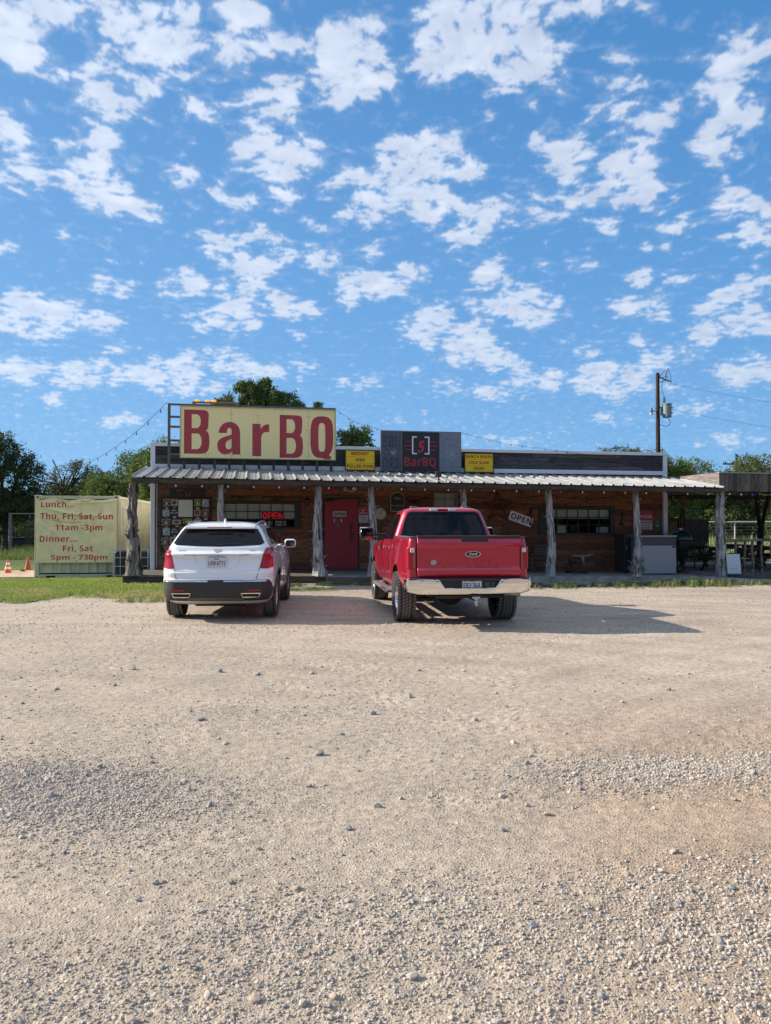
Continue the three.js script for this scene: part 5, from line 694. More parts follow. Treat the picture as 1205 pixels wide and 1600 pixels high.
    const rail = part('roof_rail', tube([[s * 0.575, 1.575, -0.62], [s * 0.60, 1.635, -0.85], [s * 0.61, 1.668, -1.4], [s * 0.60, 1.66, -2.1], [s * 0.575, 1.60, -2.42]], 0.019, 30, 8), alloy, car);
    const mir = part('mirror', (() => { const m = new RoundedBoxGeometry(0.23, 0.175, 0.13, 4, 0.055), p = m.attributes.position; for (let i = 0; i < p.count; i++) if (p.getZ(i) < 0) { p.setX(i, p.getX(i) * 0.82); p.setY(i, p.getY(i) * 0.8); } m.computeVertexNormals(); return m.translate(s * 1.03, 1.235, -2.86); })(), white, car);
    part('mirror_glass', plate(0.185, 0.125, 0.006, 0.04, s * 1.03, 1.235, -2.792), std([0.14, 0.15, 0.17], 0.04, { metalness: 1 }), mir); part('mirror_arm', bar([s * 0.86, 1.17, -2.9], [s * 0.97, 1.2, -2.88], 0.018), white, mir);
    for (const [i, [z, y]] of AX.entries()) { const w = wheel(car, 0.372, 0.235, 0.235, 5, 56, alloy, 7); w.position.set(s * 0.815, y, z); if (s < 0) w.rotation.y = Math.PI; }
  }
  const sp = part('spoiler', (() => { const m = new RoundedBoxGeometry(1.2, 0.04, 0.22, 3, 0.018), p = m.attributes.position; for (let i = 0; i < p.count; i++) { const x = p.getX(i); p.setY(i, p.getY(i) - 0.07 * x * x); p.setZ(i, p.getZ(i) - 0.12 * x * x); } m.computeVertexNormals(); return m.rotateX(0.16).translate(0, 1.587, -0.50); })(), white, car);
  part('brake_light', rbox(0.42, 0.014, 0.02, 0.004, 0, 1.562, -0.405), lampRed, sp);
  part('antenna', (() => { const m = new THREE.ConeGeometry(0.5, 1, 12).scale(0.06, 0.075, 0.16); const p = m.attributes.position; for (let i = 0; i < p.count; i++) p.setZ(i, p.getZ(i) + (p.getY(i) + 0.04) * 0.8); m.computeVertexNormals(); return m.translate(0.02, 1.695, -0.92); })(), white, car);
  part('wiper', along(R, 'z+', dense([[-0.02, 1.26], [0.2, 1.29], [0.42, 1.27]], 4), 0.008, -0.6), M.black, car);
  part('underbody', merge([rbox(1.3, 0.12, 3.9, 0.04, 0, 0.31, -2.35), rbox(0.9, 0.14, 0.5, 0.05, 0, 0.28, -0.75), bar([-0.75, 0.33, -0.95], [0.75, 0.33, -0.95], 0.05), bar([-0.75, 0.33, -3.81], [0.75, 0.33, -3.81], 0.05)]), std([0.02, 0.02, 0.02], 0.9), car);
}

{ // ----- red pickup -----
  const car = thing('red_pickup_truck', 'red crew cab pickup truck with chrome bumper, parked facing the porch', 'pickup truck', [3.36, 0.0, 11.36], -THREE.MathUtils.degToRad(3.8));
  const red = phys([0.46, 0.002, 0.032], 0.36, { clearcoat: 1, clearcoatRoughness: 0.03, metalness: 0.3 }), AX = [[-1.16, 0.42], [-4.84, 0.42]];
  const flare = (y, z) => 0.03 * Math.exp(-(((y - 0.85) / 0.16) ** 2)) * (Math.exp(-(((z + 1.16) / 0.52) ** 4)) + Math.exp(-(((z + 4.84) / 0.52) ** 4)));
  const cab = bodyLoft([[0.52, -1.9, -5.55, 0.92, 0.1, 0.3], [0.6, -1.885, -5.70, 0.96, 0.09, 0.3], [0.8, -1.88, -5.77, 0.978, 0.08, 0.3], [1.0, -1.88, -5.78, 0.978, 0.08, 0.3], [1.15, -1.88, -5.74, 0.97, 0.08, 0.3], [1.22, -1.88, -5.55, 0.962, 0.08, 0.3], [1.265, -1.885, -4.75, 0.95, 0.08, 0.25], [1.30, -1.89, -4.3, 0.935, 0.09, 0.2], [1.35, -1.9, -4.12, 0.915, 0.1, 0.2], [1.45, -1.925, -3.95, 0.885, 0.11, 0.2], [1.6, -1.965, -3.68, 0.832, 0.12, 0.2], [1.75, -2.005, -3.4, 0.776, 0.13, 0.2], [1.84, -2.03, -3.2, 0.738, 0.13, 0.2], [1.89, -2.055, -3.06, 0.70, 0.14, 0.2], [1.92, -2.10, -2.95, 0.64, 0.14, 0.2], [1.942, -2.2, -2.85, 0.53, 0.14, 0.2], [1.955, -2.35, -2.75, 0.3, 0.1, 0.12], [1.957, -2.5, -2.65, 0.05, 0.02, 0.02]],
    { bow: 0.03, bowF: 0.16, taperR: 0, taperF: 0.05, zMid: -3.2, len: 5.78, bulge: flare });
  const cabB = wheelArches(cab, [[AX[1][0], 0.46, 0.5, 0.5, 1.3], [AX[1][0], 0.46, 0.5, -1.3, -0.5]], red, M.dark);
  part('cab', cabB.geometry, cabB.material, car);
  const bed = bodyLoft([[0.60, -0.05, -1.85, 0.93, 0.06, 0.03], [0.66, -0.02, -1.85, 0.96, 0.06, 0.03], [0.80, -0.01, -1.85, 0.975, 0.06, 0.03], [1.0, -0.01, -1.85, 0.972, 0.06, 0.03], [1.2, -0.012, -1.85, 0.965, 0.06, 0.03], [1.33, -0.02, -1.85, 0.955, 0.06, 0.03], [1.39, -0.03, -1.85, 0.942, 0.06, 0.03], [1.415, -0.04, -1.85, 0.925, 0.05, 0.03]], { bow: 0.0, bowF: 0, taperR: 0.02, taperF: 0, zMid: -1.5, len: 2, bulge: flare });
  let bb = wheelArches(bed, [[AX[0][0], 0.46, 0.5, 0.5, 1.3], [AX[0][0], 0.46, 0.5, -1.3, -0.5]], red, M.dark);
  { const c = new Brush(new THREE.BoxGeometry(1.56, 1, 1.95).translate(0, 1.42, -0.86), blackPlastic); c.updateMatrixWorld(); bb = csg.evaluate(bb, c, SUBTRACTION); }
  const bedM = part('bed', bb.geometry, bb.material, car);
  for (const s of [-1, 1]) part('rail_cap', rbox(0.12, 0.022, 1.8, 0.008, s * 0.862, 1.424, -0.93), std([0.06, 0.06, 0.062], 0.55), bedM);
  const BR = skin(bed, 'z+'), CR = skin(cab, 'z+');
  // tailgate with pressed shapes
  const tg = part('tailgate', (() => { const q = [[0.028, 0.815], [-0.02, 0.815], [-0.02, 1.428], [0.0, 1.43], [0.03, 1.42], [0.064, 1.345], [0.066, 1.325], [0.032, 1.275], [0.027, 1.26], [0.027, 0.975], [0.031, 0.955], [0.07, 0.915], [0.07, 0.895], [0.046, 0.835]], s = new THREE.Shape(q.map(([z, y]) => new THREE.Vector2(-z, y))); return new THREE.ExtrudeGeometry(s, { depth: 1.60, bevelEnabled: true, bevelSize: 0.006, bevelThickness: 0.012, bevelSegments: 2 }).rotateY(Math.PI / 2).translate(-0.80, 0, 0); })(), red, car);
  part('gate_cap', rbox(1.64, 0.035, 0.1, 0.012, 0, 1.436, 0.012), blackPlastic, tg);
  part('handle', rbox(0.43, 0.105, 0.035, 0.02, 0.09, 1.372, 0.05), std([0.03, 0.018, 0.02], 0.5), tg);
  const font = await new FontLoader().loadAsync('fonts/droid/droid_sans_bold.typeface.json');
  { const tGeo = new TextGeometry('F-150', { font, size: 0.13, depth: 0.011, curveSegments: 6, bevelEnabled: true, bevelSize: 0.003, bevelThickness: 0.003, bevelSegments: 2 }); tGeo.computeBoundingBox(); const bx = tGeo.boundingBox; tGeo.translate(-(bx.min.x + bx.max.x) / 2, -(bx.min.y + bx.max.y) / 2, 0).scale(2.15, 0.9, 1); part('embossed_lettering', tGeo.translate(0.05, 1.03, 0.031), red, tg); }
  { const badge = part('badge', cyl(0.5, 0.5, 0.014, 0, 0, 0, 40).rotateX(Math.PI / 2).scale(0.245, 0.098, 1).translate(0.06, 1.165, 0.04), M.chrome, tg);
    const g = new THREE.CircleGeometry(0.5, 40).scale(0.222, 0.082, 1).translate(0.06, 1.165, 0.0485); part('badge_face', g, std('#fff', 0.3, { map: paint(256, 96, (c, w, h) => { c.fillStyle = '#0a0c12'; c.fillRect(0, 0, w, h); c.fillStyle = '#e6e9ec'; c.font = 'italic bold 64px serif'; c.textAlign = 'center'; c.fillText('Ford', w / 2, 69); }) }), badge);
    part('crest', merge([...Array(8)].map((_, i) => bar([-0.56, 1.04, 0.034], [-0.56 + 0.055 * Math.cos(i * 0.785), 1.04 + 0.045 * Math.sin(i * 0.785), 0.042], 0.008, 5)).concat([new THREE.TorusGeometry(0.032, 0.007, 6, 18).translate(-0.56, 1.04, 0.043)])), M.steel, tg); }
  part('seam', merge([[-1, 1].map((s) => box(0.012, 0.62, 0.02, s * 0.818, 1.12, -0.012)), [-1, 1].map((s) => box(0.008, 0.75, 0.014, s * 0.974, 1.02, -1.862))].flat()), M.dark, car);
  for (const s of [-1, 1]) { // tail lamps wrap round the corner
    const t = part('tail_light', (() => { const m = new RoundedBoxGeometry(0.145, 0.345, 0.2, 3, 0.022), p = m.attributes.position; for (let i = 0; i < p.count; i++) { const k = sstep(0.02, 0.075, p.getX(i) * s); p.setZ(i, p.getZ(i) - 0.035 * k); } m.computeVertexNormals(); return m.translate(s * 0.894, 1.105, -0.085); })(), lampRed, car);
    part('reversing_lamp', rbox(0.07, 0.07, 0.02, 0.01, s * 0.885, 1.225, 0.012), phys([0.6, 0.58, 0.58], 0.15, { clearcoat: 1 }), t); part('lens_band', rbox(0.035, 0.26, 0.012, 0.005, s * 0.853, 1.07, 0.014), phys([0.22, 0.05, 0.05], 0.2, { clearcoat: 1 }), t);
  }
  part('rear_window', onSkin(CR, 'z+', dense([[-0.80, 1.40], [0.80, 1.40], [0.715, 1.70], [0.655, 1.845], [0.6, 1.862], [-0.6, 1.862], [-0.655, 1.845], [-0.715, 1.70], [-0.80, 1.40]], 4).slice(0, -1), 0.006, 0.08), darkGlass, car);
  part('cargo_lamp', merge([rbox(0.5, 0.045, 0.04, 0.012, 0, 1.893, -2.06)]), lampRed, car); for (const s of [-1, 1]) part('lamp_lens', rbox(0.15, 0.05, 0.05, 0.014, s * 0.17, 1.893, -2.055), phys([0.62, 0.64, 0.68], 0.15, { clearcoat: 1 }), car);
  for (const s of [-1, 1]) part('roof_mount', rbox(0.12, 0.03, 0.14, 0.012, s * 0.49, 1.955, -2.42), std([0.12, 0.12, 0.125], 0.5), car);
  const side = [skin(cab, 'x+'), skin(cab, 'x-')];
  for (const [S, d, s] of [[side[0], 'x+', 1], [side[1], 'x-', -1]]) {
    for (const q of [[[-2.12, 1.38], [-2.86, 1.37], [-2.86, 1.83], [-2.35, 1.825], [-2.16, 1.76]], [[-2.93, 1.37], [-3.98, 1.355], [-3.78, 1.5], [-3.4, 1.73], [-3.22, 1.82], [-2.93, 1.83]]]) part('side_window', onSkin(S, d, dense([...q, q[0]], 2).slice(0, -1), 0.004, 0.1), darkGlass, car);
    part('window_trim', along(S, d, dense([[-2.1, 1.372], [-4.0, 1.345]], 6), 0.012, 0), M.chrome, car);
    part('seam', merge([[[-2.02, 1.34], [-2.02, 0.85], [-2.1, 0.62]], [[-2.895, 1.84], [-2.9, 1.3], [-2.9, 0.62]], [[-4.02, 1.3], [-4.1, 0.95], [-4.05, 0.62]]].map((p) => along(S, d, dense(p, 5), 0.006, 0.2))), M.dark, car);
    for (const z of [-2.25, -3.1]) part('door_handle', rbox(0.035, 0.045, 0.24, 0.014, s * (Math.abs(S(z, 1.2)) + 0.018), 1.2, z), M.chrome, car);
    part('fender_vent', rbox(0.02, 0.07, 0.36, 0.008, s * (Math.abs(S(-4.2, 1.14)) + 0.004), 1.14, -4.22), M.chrome, car);
    // running board
    part('running_board', merge([rbox(0.17, 0.06, 2.3, 0.02, s * 0.985, 0.435, -3.05), bar([s * 0.7, 0.55, -2.3], [s * 0.98, 0.44, -2.3], 0.03), bar([s * 0.7, 0.55, -3.8], [s * 0.98, 0.44, -3.8], 0.03)]), std([0.42, 0.41, 0.4], 0.35, { metalness: 0.8 }), car);
    // towing mirror
    const m = part('mirror', (() => { const q = new RoundedBoxGeometry(0.27, 0.27, 0.13, 4, 0.05), p = q.attributes.position; for (let i = 0; i < p.count; i++) { const k = p.getY(i) > 0.02 ? sstep(0, -0.14, p.getX(i) * s * -1) * 0.05 : 0; p.setX(i, p.getX(i) - s * k * 0); p.setY(i, p.getY(i) - 0.06 * sstep(0.03, 0.13, p.getX(i) * s) * (p.getY(i) > 0 ? 1 : 0)); } q.computeVertexNormals(); return q.translate(s * 1.25, 1.455, -3.72); })(), gloss, car);
    part('mirror_cap', rbox(0.275, 0.2, 0.05, 0.02, s * 1.25, 1.48, -3.79), M.chrome, m);
    part('mirror_glass', plate(0.22, 0.15, 0.006, 0.03, s * 1.25, 1.48, -3.65), std([0.16, 0.17, 0.19], 0.04, { metalness: 1 }), m); part('convex_glass', plate(0.22, 0.065, 0.008, 0.02, s * 1.25, 1.358, -3.65), std([0.75, 0.78, 0.85], 0.05, { metalness: 1 }), m);
    part('mirror_arm', merge([bar([s * 0.88, 1.43, -3.72], [s * 1.14, 1.43, -3.72], 0.024), bar([s * 0.88, 1.34, -3.72], [s * 1.14, 1.35, -3.72], 0.024)]), blackPlastic, m);
    for (const [z, y] of AX) { const w = wheel(car, 0.418, 0.285, 0.245, 5, 46, M.chrome, 6); w.position.set(s * 0.855, y, z); if (s < 0) w.rotation.y = Math.PI; }
  }
  // chrome bumper with a dropped middle and the black step pad
  { const sh = new THREE.Shape(); [[-0.965, 0.775], [-0.50, 0.765], [-0.475, 0.745], [-0.40, 0.635], [0.40, 0.635], [0.475, 0.745], [0.50, 0.765], [0.965, 0.775], [0.975, 0.70], [0.95, 0.60], [0.80, 0.565], [-0.80, 0.565], [-0.95, 0.60], [-0.975, 0.70]].forEach(([x, y], i) => (i ? sh.lineTo(x, y) : sh.moveTo(x, y)));
    const g0 = new THREE.ExtrudeGeometry(sh, { depth: 0.03, bevelEnabled: true, bevelSize: 0.018, bevelThickness: 0.03, bevelSegments: 4, curveSegments: 4 }); let p = g0.attributes.position; let T = []; for (let i = 0; i < p.count; i += 3) T.push([0, 1, 2].map((k) => V3().fromBufferAttribute(p, i + k)));
    for (let k = 0; k < 4; k++) T = T.flatMap(([a, b, c]) => { if (Math.max(a.distanceTo(b), b.distanceTo(c), c.distanceTo(a)) < 0.1) return [[a, b, c]]; const d = a.clone().lerp(b, 0.5), e = b.clone().lerp(c, 0.5), f = c.clone().lerp(a, 0.5); return [[a, d, f], [d, b, e], [f, e, c], [d, e, f]]; });
    const out = []; for (const t of T) for (const v of t) out.push(v.x, v.y, v.z - 0.10 * (Math.abs(v.x) / 0.97) ** 3.2 - 0.35 * Math.max(0, 0.70 - v.y) ** 1.4);
    const g = new THREE.BufferGeometry(); g.setAttribute('position', new THREE.Float32BufferAttribute(out, 3)); g.computeVertexNormals(); const b = part('bumper', toCreasedNormals(mergeVertices(g.deleteAttribute('normal'), 1e-3), 0.5).translate(0, 0, 0.10), M.chrome, car, 'chrome bumper with a dropped middle');
    part('bumper_end', merge([-1, 1].map((s) => rbox(0.05, 0.16, 0.42, 0.02, s * 0.945, 0.685, -0.14))), M.chrome, b);
    part('step_pad', merge([rbox(0.98, 0.03, 0.16, 0.012, 0, 0.77, 0.05), rbox(0.9, 0.13, 0.06, 0.012, 0, 0.70, 0.06), rbox(1.9, 0.02, 0.12, 0.008, 0, 0.785, 0.04)]), blackPlastic, b);
    part('plate_holder', rbox(0.56, 0.13, 0.02, 0.01, 0.06, 0.695, 0.092), std([0.012, 0.012, 0.012], 0.4), b);
    part('licence_plate', plate(0.305, 0.152, 0.006, 0.012, 0.03, 0.70, 0.108), std('#fff', 0.5, { map: plateTex('EB3·36A', 6) }), car);
    part('connector', merge([rbox(0.07, 0.08, 0.03, 0.01, 0.27, 0.7, 0.1), rbox(0.05, 0.08, 0.03, 0.01, 0.36, 0.7, 0.1)]), gloss, b); }
  { const h = part('tow_hitch', merge([rbox(0.09, 0.09, 0.3, 0.01, 0.08, 0.50, 0.0), bar([-0.5, 0.5, -0.15], [0.6, 0.5, -0.15], 0.035), rbox(0.2, 0.03, 0.06, 0.006, 0.08, 0.53, 0.1)]), M.black, car); part('tow_ball', merge([new THREE.SphereGeometry(0.035, 14, 10).translate(0.08, 0.44, 0.18), cyl(0.022, 0.022, 0.12, 0.08, 0.44, 0.18, 12), cyl(0.035, 0.035, 0.03, 0.08, 0.49, 0.18, 12), bar([0.02, 0.5, 0.16], [0.14, 0.5, 0.16], 0.016)]), M.steel, h); }
  part('tailpipe', bar([0.38, 0.53, -0.5], [0.94, 0.5, -0.36], 0.04, 14), M.steel, car);
  part('rear_axle', merge([bar([-0.7, 0.42, -1.16], [0.7, 0.42, -1.16], 0.055, 12), new THREE.SphereGeometry(0.17, 16, 12).scale(1.25, 0.9, 1).translate(-0.06, 0.41, -1.14), ...[-1, 1].map((s) => rbox(0.07, 0.05, 1.3, 0.01, s * 0.5, 0.48, -1.16)), ...[-1, 1].map((s) => bar([s * 0.48, 0.38, -1.08], [s * 0.36, 0.8, -1.3], 0.03))]), std([0.025, 0.024, 0.023], 0.8), car);
  part('spare_wheel', (() => { const t = new THREE.TorusGeometry(0.29, 0.1, 10, 30); return t.rotateX(Math.PI / 2).translate(-0.12, 0.62, -0.62); })(), tyreMat, car);
  part('chassis', merge([...[-1, 1].map((s) => rbox(0.09, 0.14, 5.2, 0.02, s * 0.42, 0.58, -2.9)), rbox(1.5, 0.2, 3.4, 0.04, 0, 0.62, -3.6), rbox(1.7, 0.05, 1.7, 0.02, 0, 0.86, -0.95), bar([-0.8, 0.42, -4.84], [0.8, 0.42, -4.84], 0.05), rbox(1.3, 0.14, 0.12, 0.02, 0, 0.64, -0.1)]), std([0.018, 0.018, 0.018], 0.9), car);
}

// ---------- shipping container with its banner ----------
{
  const turn = -0.065, c = thing('shipping_container', 'cream shipping container with ribbed sides standing on the lawn', 'shipping container', [-5.1, 0, -1.12], turn);
  const creamTex = tex(512, 512, (u, v) => { const n = fbm(u * 5, v * 3, 5, 5, 3), st = sstep(0.15, 0.5, fbm(u * 30, v * 2, 3, 30, 2)); return [0.9 + 0.1 * n - 0.10 * st, 0.88 + 0.1 * n - 0.13 * st, 0.80 + 0.1 * n - 0.18 * st]; }, 3, 2.6);
  const cream = std([0.84, 0.80, 0.64], 0.6, { map: creamTex }), pale = std([0.74, 0.72, 0.58], 0.6, { map: creamTex }), W = 2.438, H = 2.53, L = 12.19;
  const corrug = (len, h, pitch, depth) => { const line = []; for (let x = 0; x < len - 0.01; x += pitch) line.push([x, 0], [x + pitch * 0.3, 0], [x + pitch * 0.45, -depth], [x + pitch * 0.85, -depth]); line.push([len, 0]); const p = [], uv = []; for (let i = 0; i < line.length - 1; i++) { const [a, d] = line[i], [b, e] = line[i + 1]; p.push(a, 0, d, b, 0, e, b, h, e, a, 0, d, b, h, e, a, h, d); uv.push(a, 0, b, 0, b, h, a, 0, b, h, a, h); } const g = new THREE.BufferGeometry(); g.setAttribute('position', new THREE.Float32BufferAttribute(p, 3)); g.setAttribute('uv', new THREE.Float32BufferAttribute(uv, 2)); g.computeVertexNormals(); return g; };
  part('end_panel', corrug(W - 0.3, H - 0.34, 0.262, 0.036).translate(-W / 2 + 0.15, 0.19, -0.03), pale, c);
  part('side_panel', corrug(L - 0.3, H - 0.26, 0.278, 0.036).rotateY(Math.PI / 2).translate(W / 2 - 0.02, 0.15, -0.15), cream, c);
  part('side_panel', corrug(L - 0.3, H - 0.26, 0.278, 0.036).rotateY(-Math.PI / 2).translate(-W / 2 + 0.02, 0.15, -L + 0.15), cream, c);
  part('rear_door', box(W - 0.2, H - 0.2, 0.06, 0, H / 2, -L + 0.05), cream, c); part('roof', box(W - 0.1, 0.05, L - 0.1, 0, H - 0.05, -L / 2), pale, c); part('floor', box(W - 0.1, 0.1, L - 0.1, 0, 0.12, -L / 2), M.dark, c);
  for (const s of [-1, 1]) for (const z of [-0.05, -L + 0.05]) { part('corner_post', rbox(0.14, H - 0.2, 0.1, 0.012, s * (W / 2 - 0.07), H / 2, z), z > -1 ? pale : cream, c); for (const y of [0.06, H - 0.06]) { const k = part('corner_casting', rbox(0.165, 0.118, 0.17, 0.012, s * (W / 2 - 0.078), y, z + (z > -1 ? -0.03 : 0.03)), pale, c); part('lock_hole', merge([rbox(0.06, 0.05, 0.03, 0.012, s * (W / 2 - 0.08), y, z + (z > -1 ? 0.05 : -0.05))]), M.dark, k); } }
  for (const y of [0.1, H - 0.07]) { part('end_rail', rbox(W - 0.3, 0.1, 0.07, 0.012, 0, y, -0.045), pale, c); for (const s of [-1, 1]) part('side_rail', rbox(0.06, 0.09, L - 0.3, 0.01, s * (W / 2 - 0.035), y, -L / 2), cream, c); }
  for (const s of [-0.75, 0.98]) part('fork_pocket', rbox(0.26, 0.06, 0.03, 0.01, s, 0.085, -0.02), M.dark, c);
  const nt = solo('posted_notice', plate(0.26, 0.55, 0.008, 0.004).rotateY(Math.PI / 2), std('#fff', 0.7, { map: paint(96, 200, (g, w, h) => { g.fillStyle = '#9a9c98'; g.fillRect(0, 0, w, h); g.strokeStyle = '#6f726f'; g.strokeRect(3, 3, w - 6, h - 6); g.fillStyle = '#70746f'; for (let i = 0; i < 15; i++) g.fillRect(12, 16 + i * 12, 50 + (i * 17) % 24, 4); }) }), 'grey printed notice on the ribbed side of the cream container', 'notice'); nt.position.set(-3.87, 1.93, -1.62); nt.rotation.y = turn;
  // banner: cloth tied over the end, slack between its ties
  const b = thing('opening_hours_banner', 'pale yellow cloth banner with dark red opening hours tied over the container end', 'banner', [-5.1, 0.50, -1.095], turn), g = new THREE.PlaneGeometry(2.33, 1.90, 90, 70).translate(0, 0.95, 0), p = g.attributes.position;
  for (let i = 0; i < p.count; i++) { const x = p.getX(i), y = p.getY(i), fold = Math.exp(-(((y - 1.45 - 0.22 * (x * 0.7) ** 2 + 0.12 * x) / 0.035) ** 2)) * sstep(1.1, 0.5, Math.abs(x)), f2 = Math.exp(-(((y - 1.80 - 0.05 * x) / 0.04) ** 2)) * sstep(-0.3, 0.1, x), diag = Math.exp(-(((y - 0.9 - 0.9 * (x - 0.35)) / 0.03) ** 2)) * sstep(0.1, 0.5, x) * 0.5, d2 = Math.exp(-(((y - 0.8 + 0.7 * (x + 0.5)) / 0.03) ** 2)) * sstep(0.1, -0.4, x) * 0.4; p.setZ(i, 0.02 + 0.02 * fbm(x * 1.2 + 5, y * 1.2, 3) + 0.008 * fbm(x * 5, y * 3 + 2, 3) + 0.035 * (fold + f2 * 0.7 + diag + d2)); p.setY(i, y + 0.02 * Math.sin(x * 7) * (y > 1.85 ? 1 : 0)); }
  g.computeVertexNormals();
  part('cloth', g, std('#fff', 0.55, { side: THREE.DoubleSide, map: paint(1024, 836, (c2, w, h) => {
    c2.fillStyle = '#fae4ac'; c2.fillRect(0, 0, w, h); const r = rng(5); for (let i = 0; i < 240; i++) { c2.fillStyle = r() < 0.5 ? 'rgba(222,220,165,.10)' : 'rgba(180,172,104,.08)'; c2.beginPath(); c2.ellipse(r() * w, r() * h, 40 + 120 * r(), 10 + 40 * r(), r() * 3, 0, 7); c2.fill(); }
    c2.strokeStyle = 'rgba(196,160,30,.75)'; c2.lineWidth = 12; for (const a of [[[250, 40], [330, 20], [430, 26]], [[560, 20], [640, 34], [690, 14]], [[180, 268], [400, 320], [560, 300]]]) { c2.beginPath(); c2.moveTo(...a[0]); c2.quadraticCurveTo(...a[1], ...a[2]); c2.stroke(); }
    c2.fillStyle = '#c43c44'; for (const [t, x0, y0, x1, y1] of [['Lunch...', 60, 30, 480, 112], ['Thu, Fri, Sat, Sun', 54, 185, 975, 286], ['11am -3pm', 240, 342, 840, 440], ['Dinner...', 46, 484, 520, 570], ['Fri, Sat', 345, 645, 730, 742], ['5pm - 730pm', 196, 748, 910, 822]].map((q, i) => (i === 4 ? ['Fri, Sat', 340, 612, 722, 708] : i === 5 ? ['5pm - 730pm', 190, 740, 905, 826] : q))) fit(c2, t, x0, y0 - 8, x1, y1 - 8, 'bold');
  }) }), b);
  part('eyelet', merge([-1.1, -0.55, 0, 0.55, 1.1].flatMap((x) => [0.05, 1.87].map((y) => new THREE.TorusGeometry(0.018, 0.006, 6, 14).translate(x, y, 0.035)))), M.steel, b);
}
function cone(x, z, label, dark) {
  const t = thing('traffic_cone', label, 'traffic cone', [x, 0.035, z]), o = std(dark ? [0.34, 0.06, 0.02] : [0.62, 0.07, 0.025], 0.6), R = (y) => lerp(0.125, 0.025, y / 0.46);
  part('base', rbox(0.33, 0.03, 0.33, 0.01, 0, 0.015, 0), o, t); part('cone', new THREE.LatheGeometry([[0.15, 0.03], [R(0.03), 0.035], [R(0.46), 0.47], [0.02, 0.478], [0.0, 0.478]].map(([a, b]) => new THREE.Vector2(a, b)), 28), o, t);
  if (!dark) for (const [a, b] of [[0.17, 0.25], [0.31, 0.38]]) part('reflective_band', new THREE.LatheGeometry([[R(a) + 0.003, a], [R(b) + 0.003, b]].map(([p, q]) => new THREE.Vector2(p, q)), 28), std([0.7, 0.7, 0.7], 0.35), t);
}
cone(-7.7, -3.37, 'orange traffic cone with two white bands on the bare dirt', false); cone(-7.62, -5.3, 'faded dark orange traffic cone without bands beside the container', true);
solo('timber_offcut', merge([box(0.5, 0.04, 0.12, -7.55, 0.06, -4.1, [0.3, 0.22, 0.14]).rotateY(0.0), box(0.12, 0.1, 0.1, -7.45, 0.10, -4.1, [0.3, 0.22, 0.14])]), M.grey, 'short timber offcut lying on the dirt between the two cones', 'timber');
{ // caged tank behind the corner post
  const t = thing('caged_tank', 'black plastic tank in a steel cage behind the gnarled corner post', 'tank', [-3.42, 0.02, -0.62]); part('tank', rbox(0.92, 0.74, 0.9, 0.06, 0, 0.47, -0.1, 4), std([0.02, 0.021, 0.023], 0.5), t); part('pallet', merge([-0.4, 0, 0.4].map((x) => box(0.12, 0.1, 0.95, x, 0.05, -0.1))), std([0.2, 0.17, 0.13], 0.9), t);
  for (let i = 0; i < 6; i++) part('cage_bar', merge([bar([-0.48 + i * 0.192, 0.1, 0.37], [-0.48 + i * 0.192, 0.9, 0.37], 0.011), bar([0.49, 0.1, 0.36 - i * 0.18], [0.49, 0.9, 0.36 - i * 0.18], 0.011)]), M.steel, t); for (const y of [0.14, 0.4, 0.65, 0.9]) part('cage_rail', merge([bar([-0.49, y, 0.385], [0.5, y, 0.385], 0.011), bar([0.505, y, 0.385], [0.505, y, -0.55], 0.011)]), M.steel, t);
}
// ---------- things along and on the porch ----------
const logMat = std([0.33, 0.3, 0.27], 0.95, { map: cedarTex, bumpMap: cedarTex, bumpScale: 0.02 });
for (const [x0, x1, z0, z1, r, lab] of [[5.0, 8.75, 4.16, 4.2, 0.075, 'long grey log laid as a kerb before the porch beside the red truck'], [8.95, 13.1, 4.2, 4.3, 0.085, 'weathered grey log kerb in front of the pale cabinet'], [1.0, 2.6, 3.55, 3.5, 0.05, 'half buried grey timber in the dirt between the two parked vehicles']]) { const l = x1 - x0; const g = cedarPost(l, r, r * 0.85, Math.round(x0 * 10), { flare: 0, stubs: 3, lump: 0.12, lean: 0.02 }); g.rotateZ(-Math.PI / 2).rotateY(-Math.atan2(z1 - z0, l)).translate(x0, r * 0.75, z0); solo('log', g, logMat, lab, 'log'); }
{ const c = thing('bar_chair', 'dark slatted high chair on the porch beside the red truck', 'chair', [8.42, deckH(8.4), 0.62], 0.15), m = std([0.085, 0.09, 0.095], 0.6, { metalness: 0.3 });
  part('seat', rbox(0.42, 0.035, 0.42, 0.012, 0, 0.44, 0), m, c); for (const [x, z] of [[-1, -1], [1, -1], [-1, 1], [1, 1]]) part('leg', bar([x * 0.17, 0.44, z * 0.17], [x * 0.21, 0.0, z * 0.21], 0.016), m, c);
  for (const x of [-1, 1]) part('back_post', bar([x * 0.18, 0.44, -0.18], [x * 0.19, 0.86, -0.24], 0.016), m, c); for (let i = 0; i < 4; i++) part('slat', rbox(0.38, 0.055, 0.015, 0.005, 0, 0.56 + i * 0.088, -0.2 - i * 0.012), m, c); part('stretcher', merge([bar([-0.2, 0.16, 0.2], [0.2, 0.16, 0.2], 0.011), bar([-0.2, 0.16, -0.2], [0.2, 0.16, -0.2], 0.011), bar([-0.2, 0.22, -0.2], [-0.2, 0.22, 0.2], 0.011), bar([0.2, 0.22, -0.2], [0.2, 0.22, 0.2], 0.011)]), m, c);
  const d = c.clone(); d.name = numbered('bar_chair'); d.position.set(9.06, deckH(9.06), 0.5); d.rotation.y = -0.35; d.userData = { label: 'slatted high chair half hidden behind the porch post', category: 'chair' }; scene.add(d); }
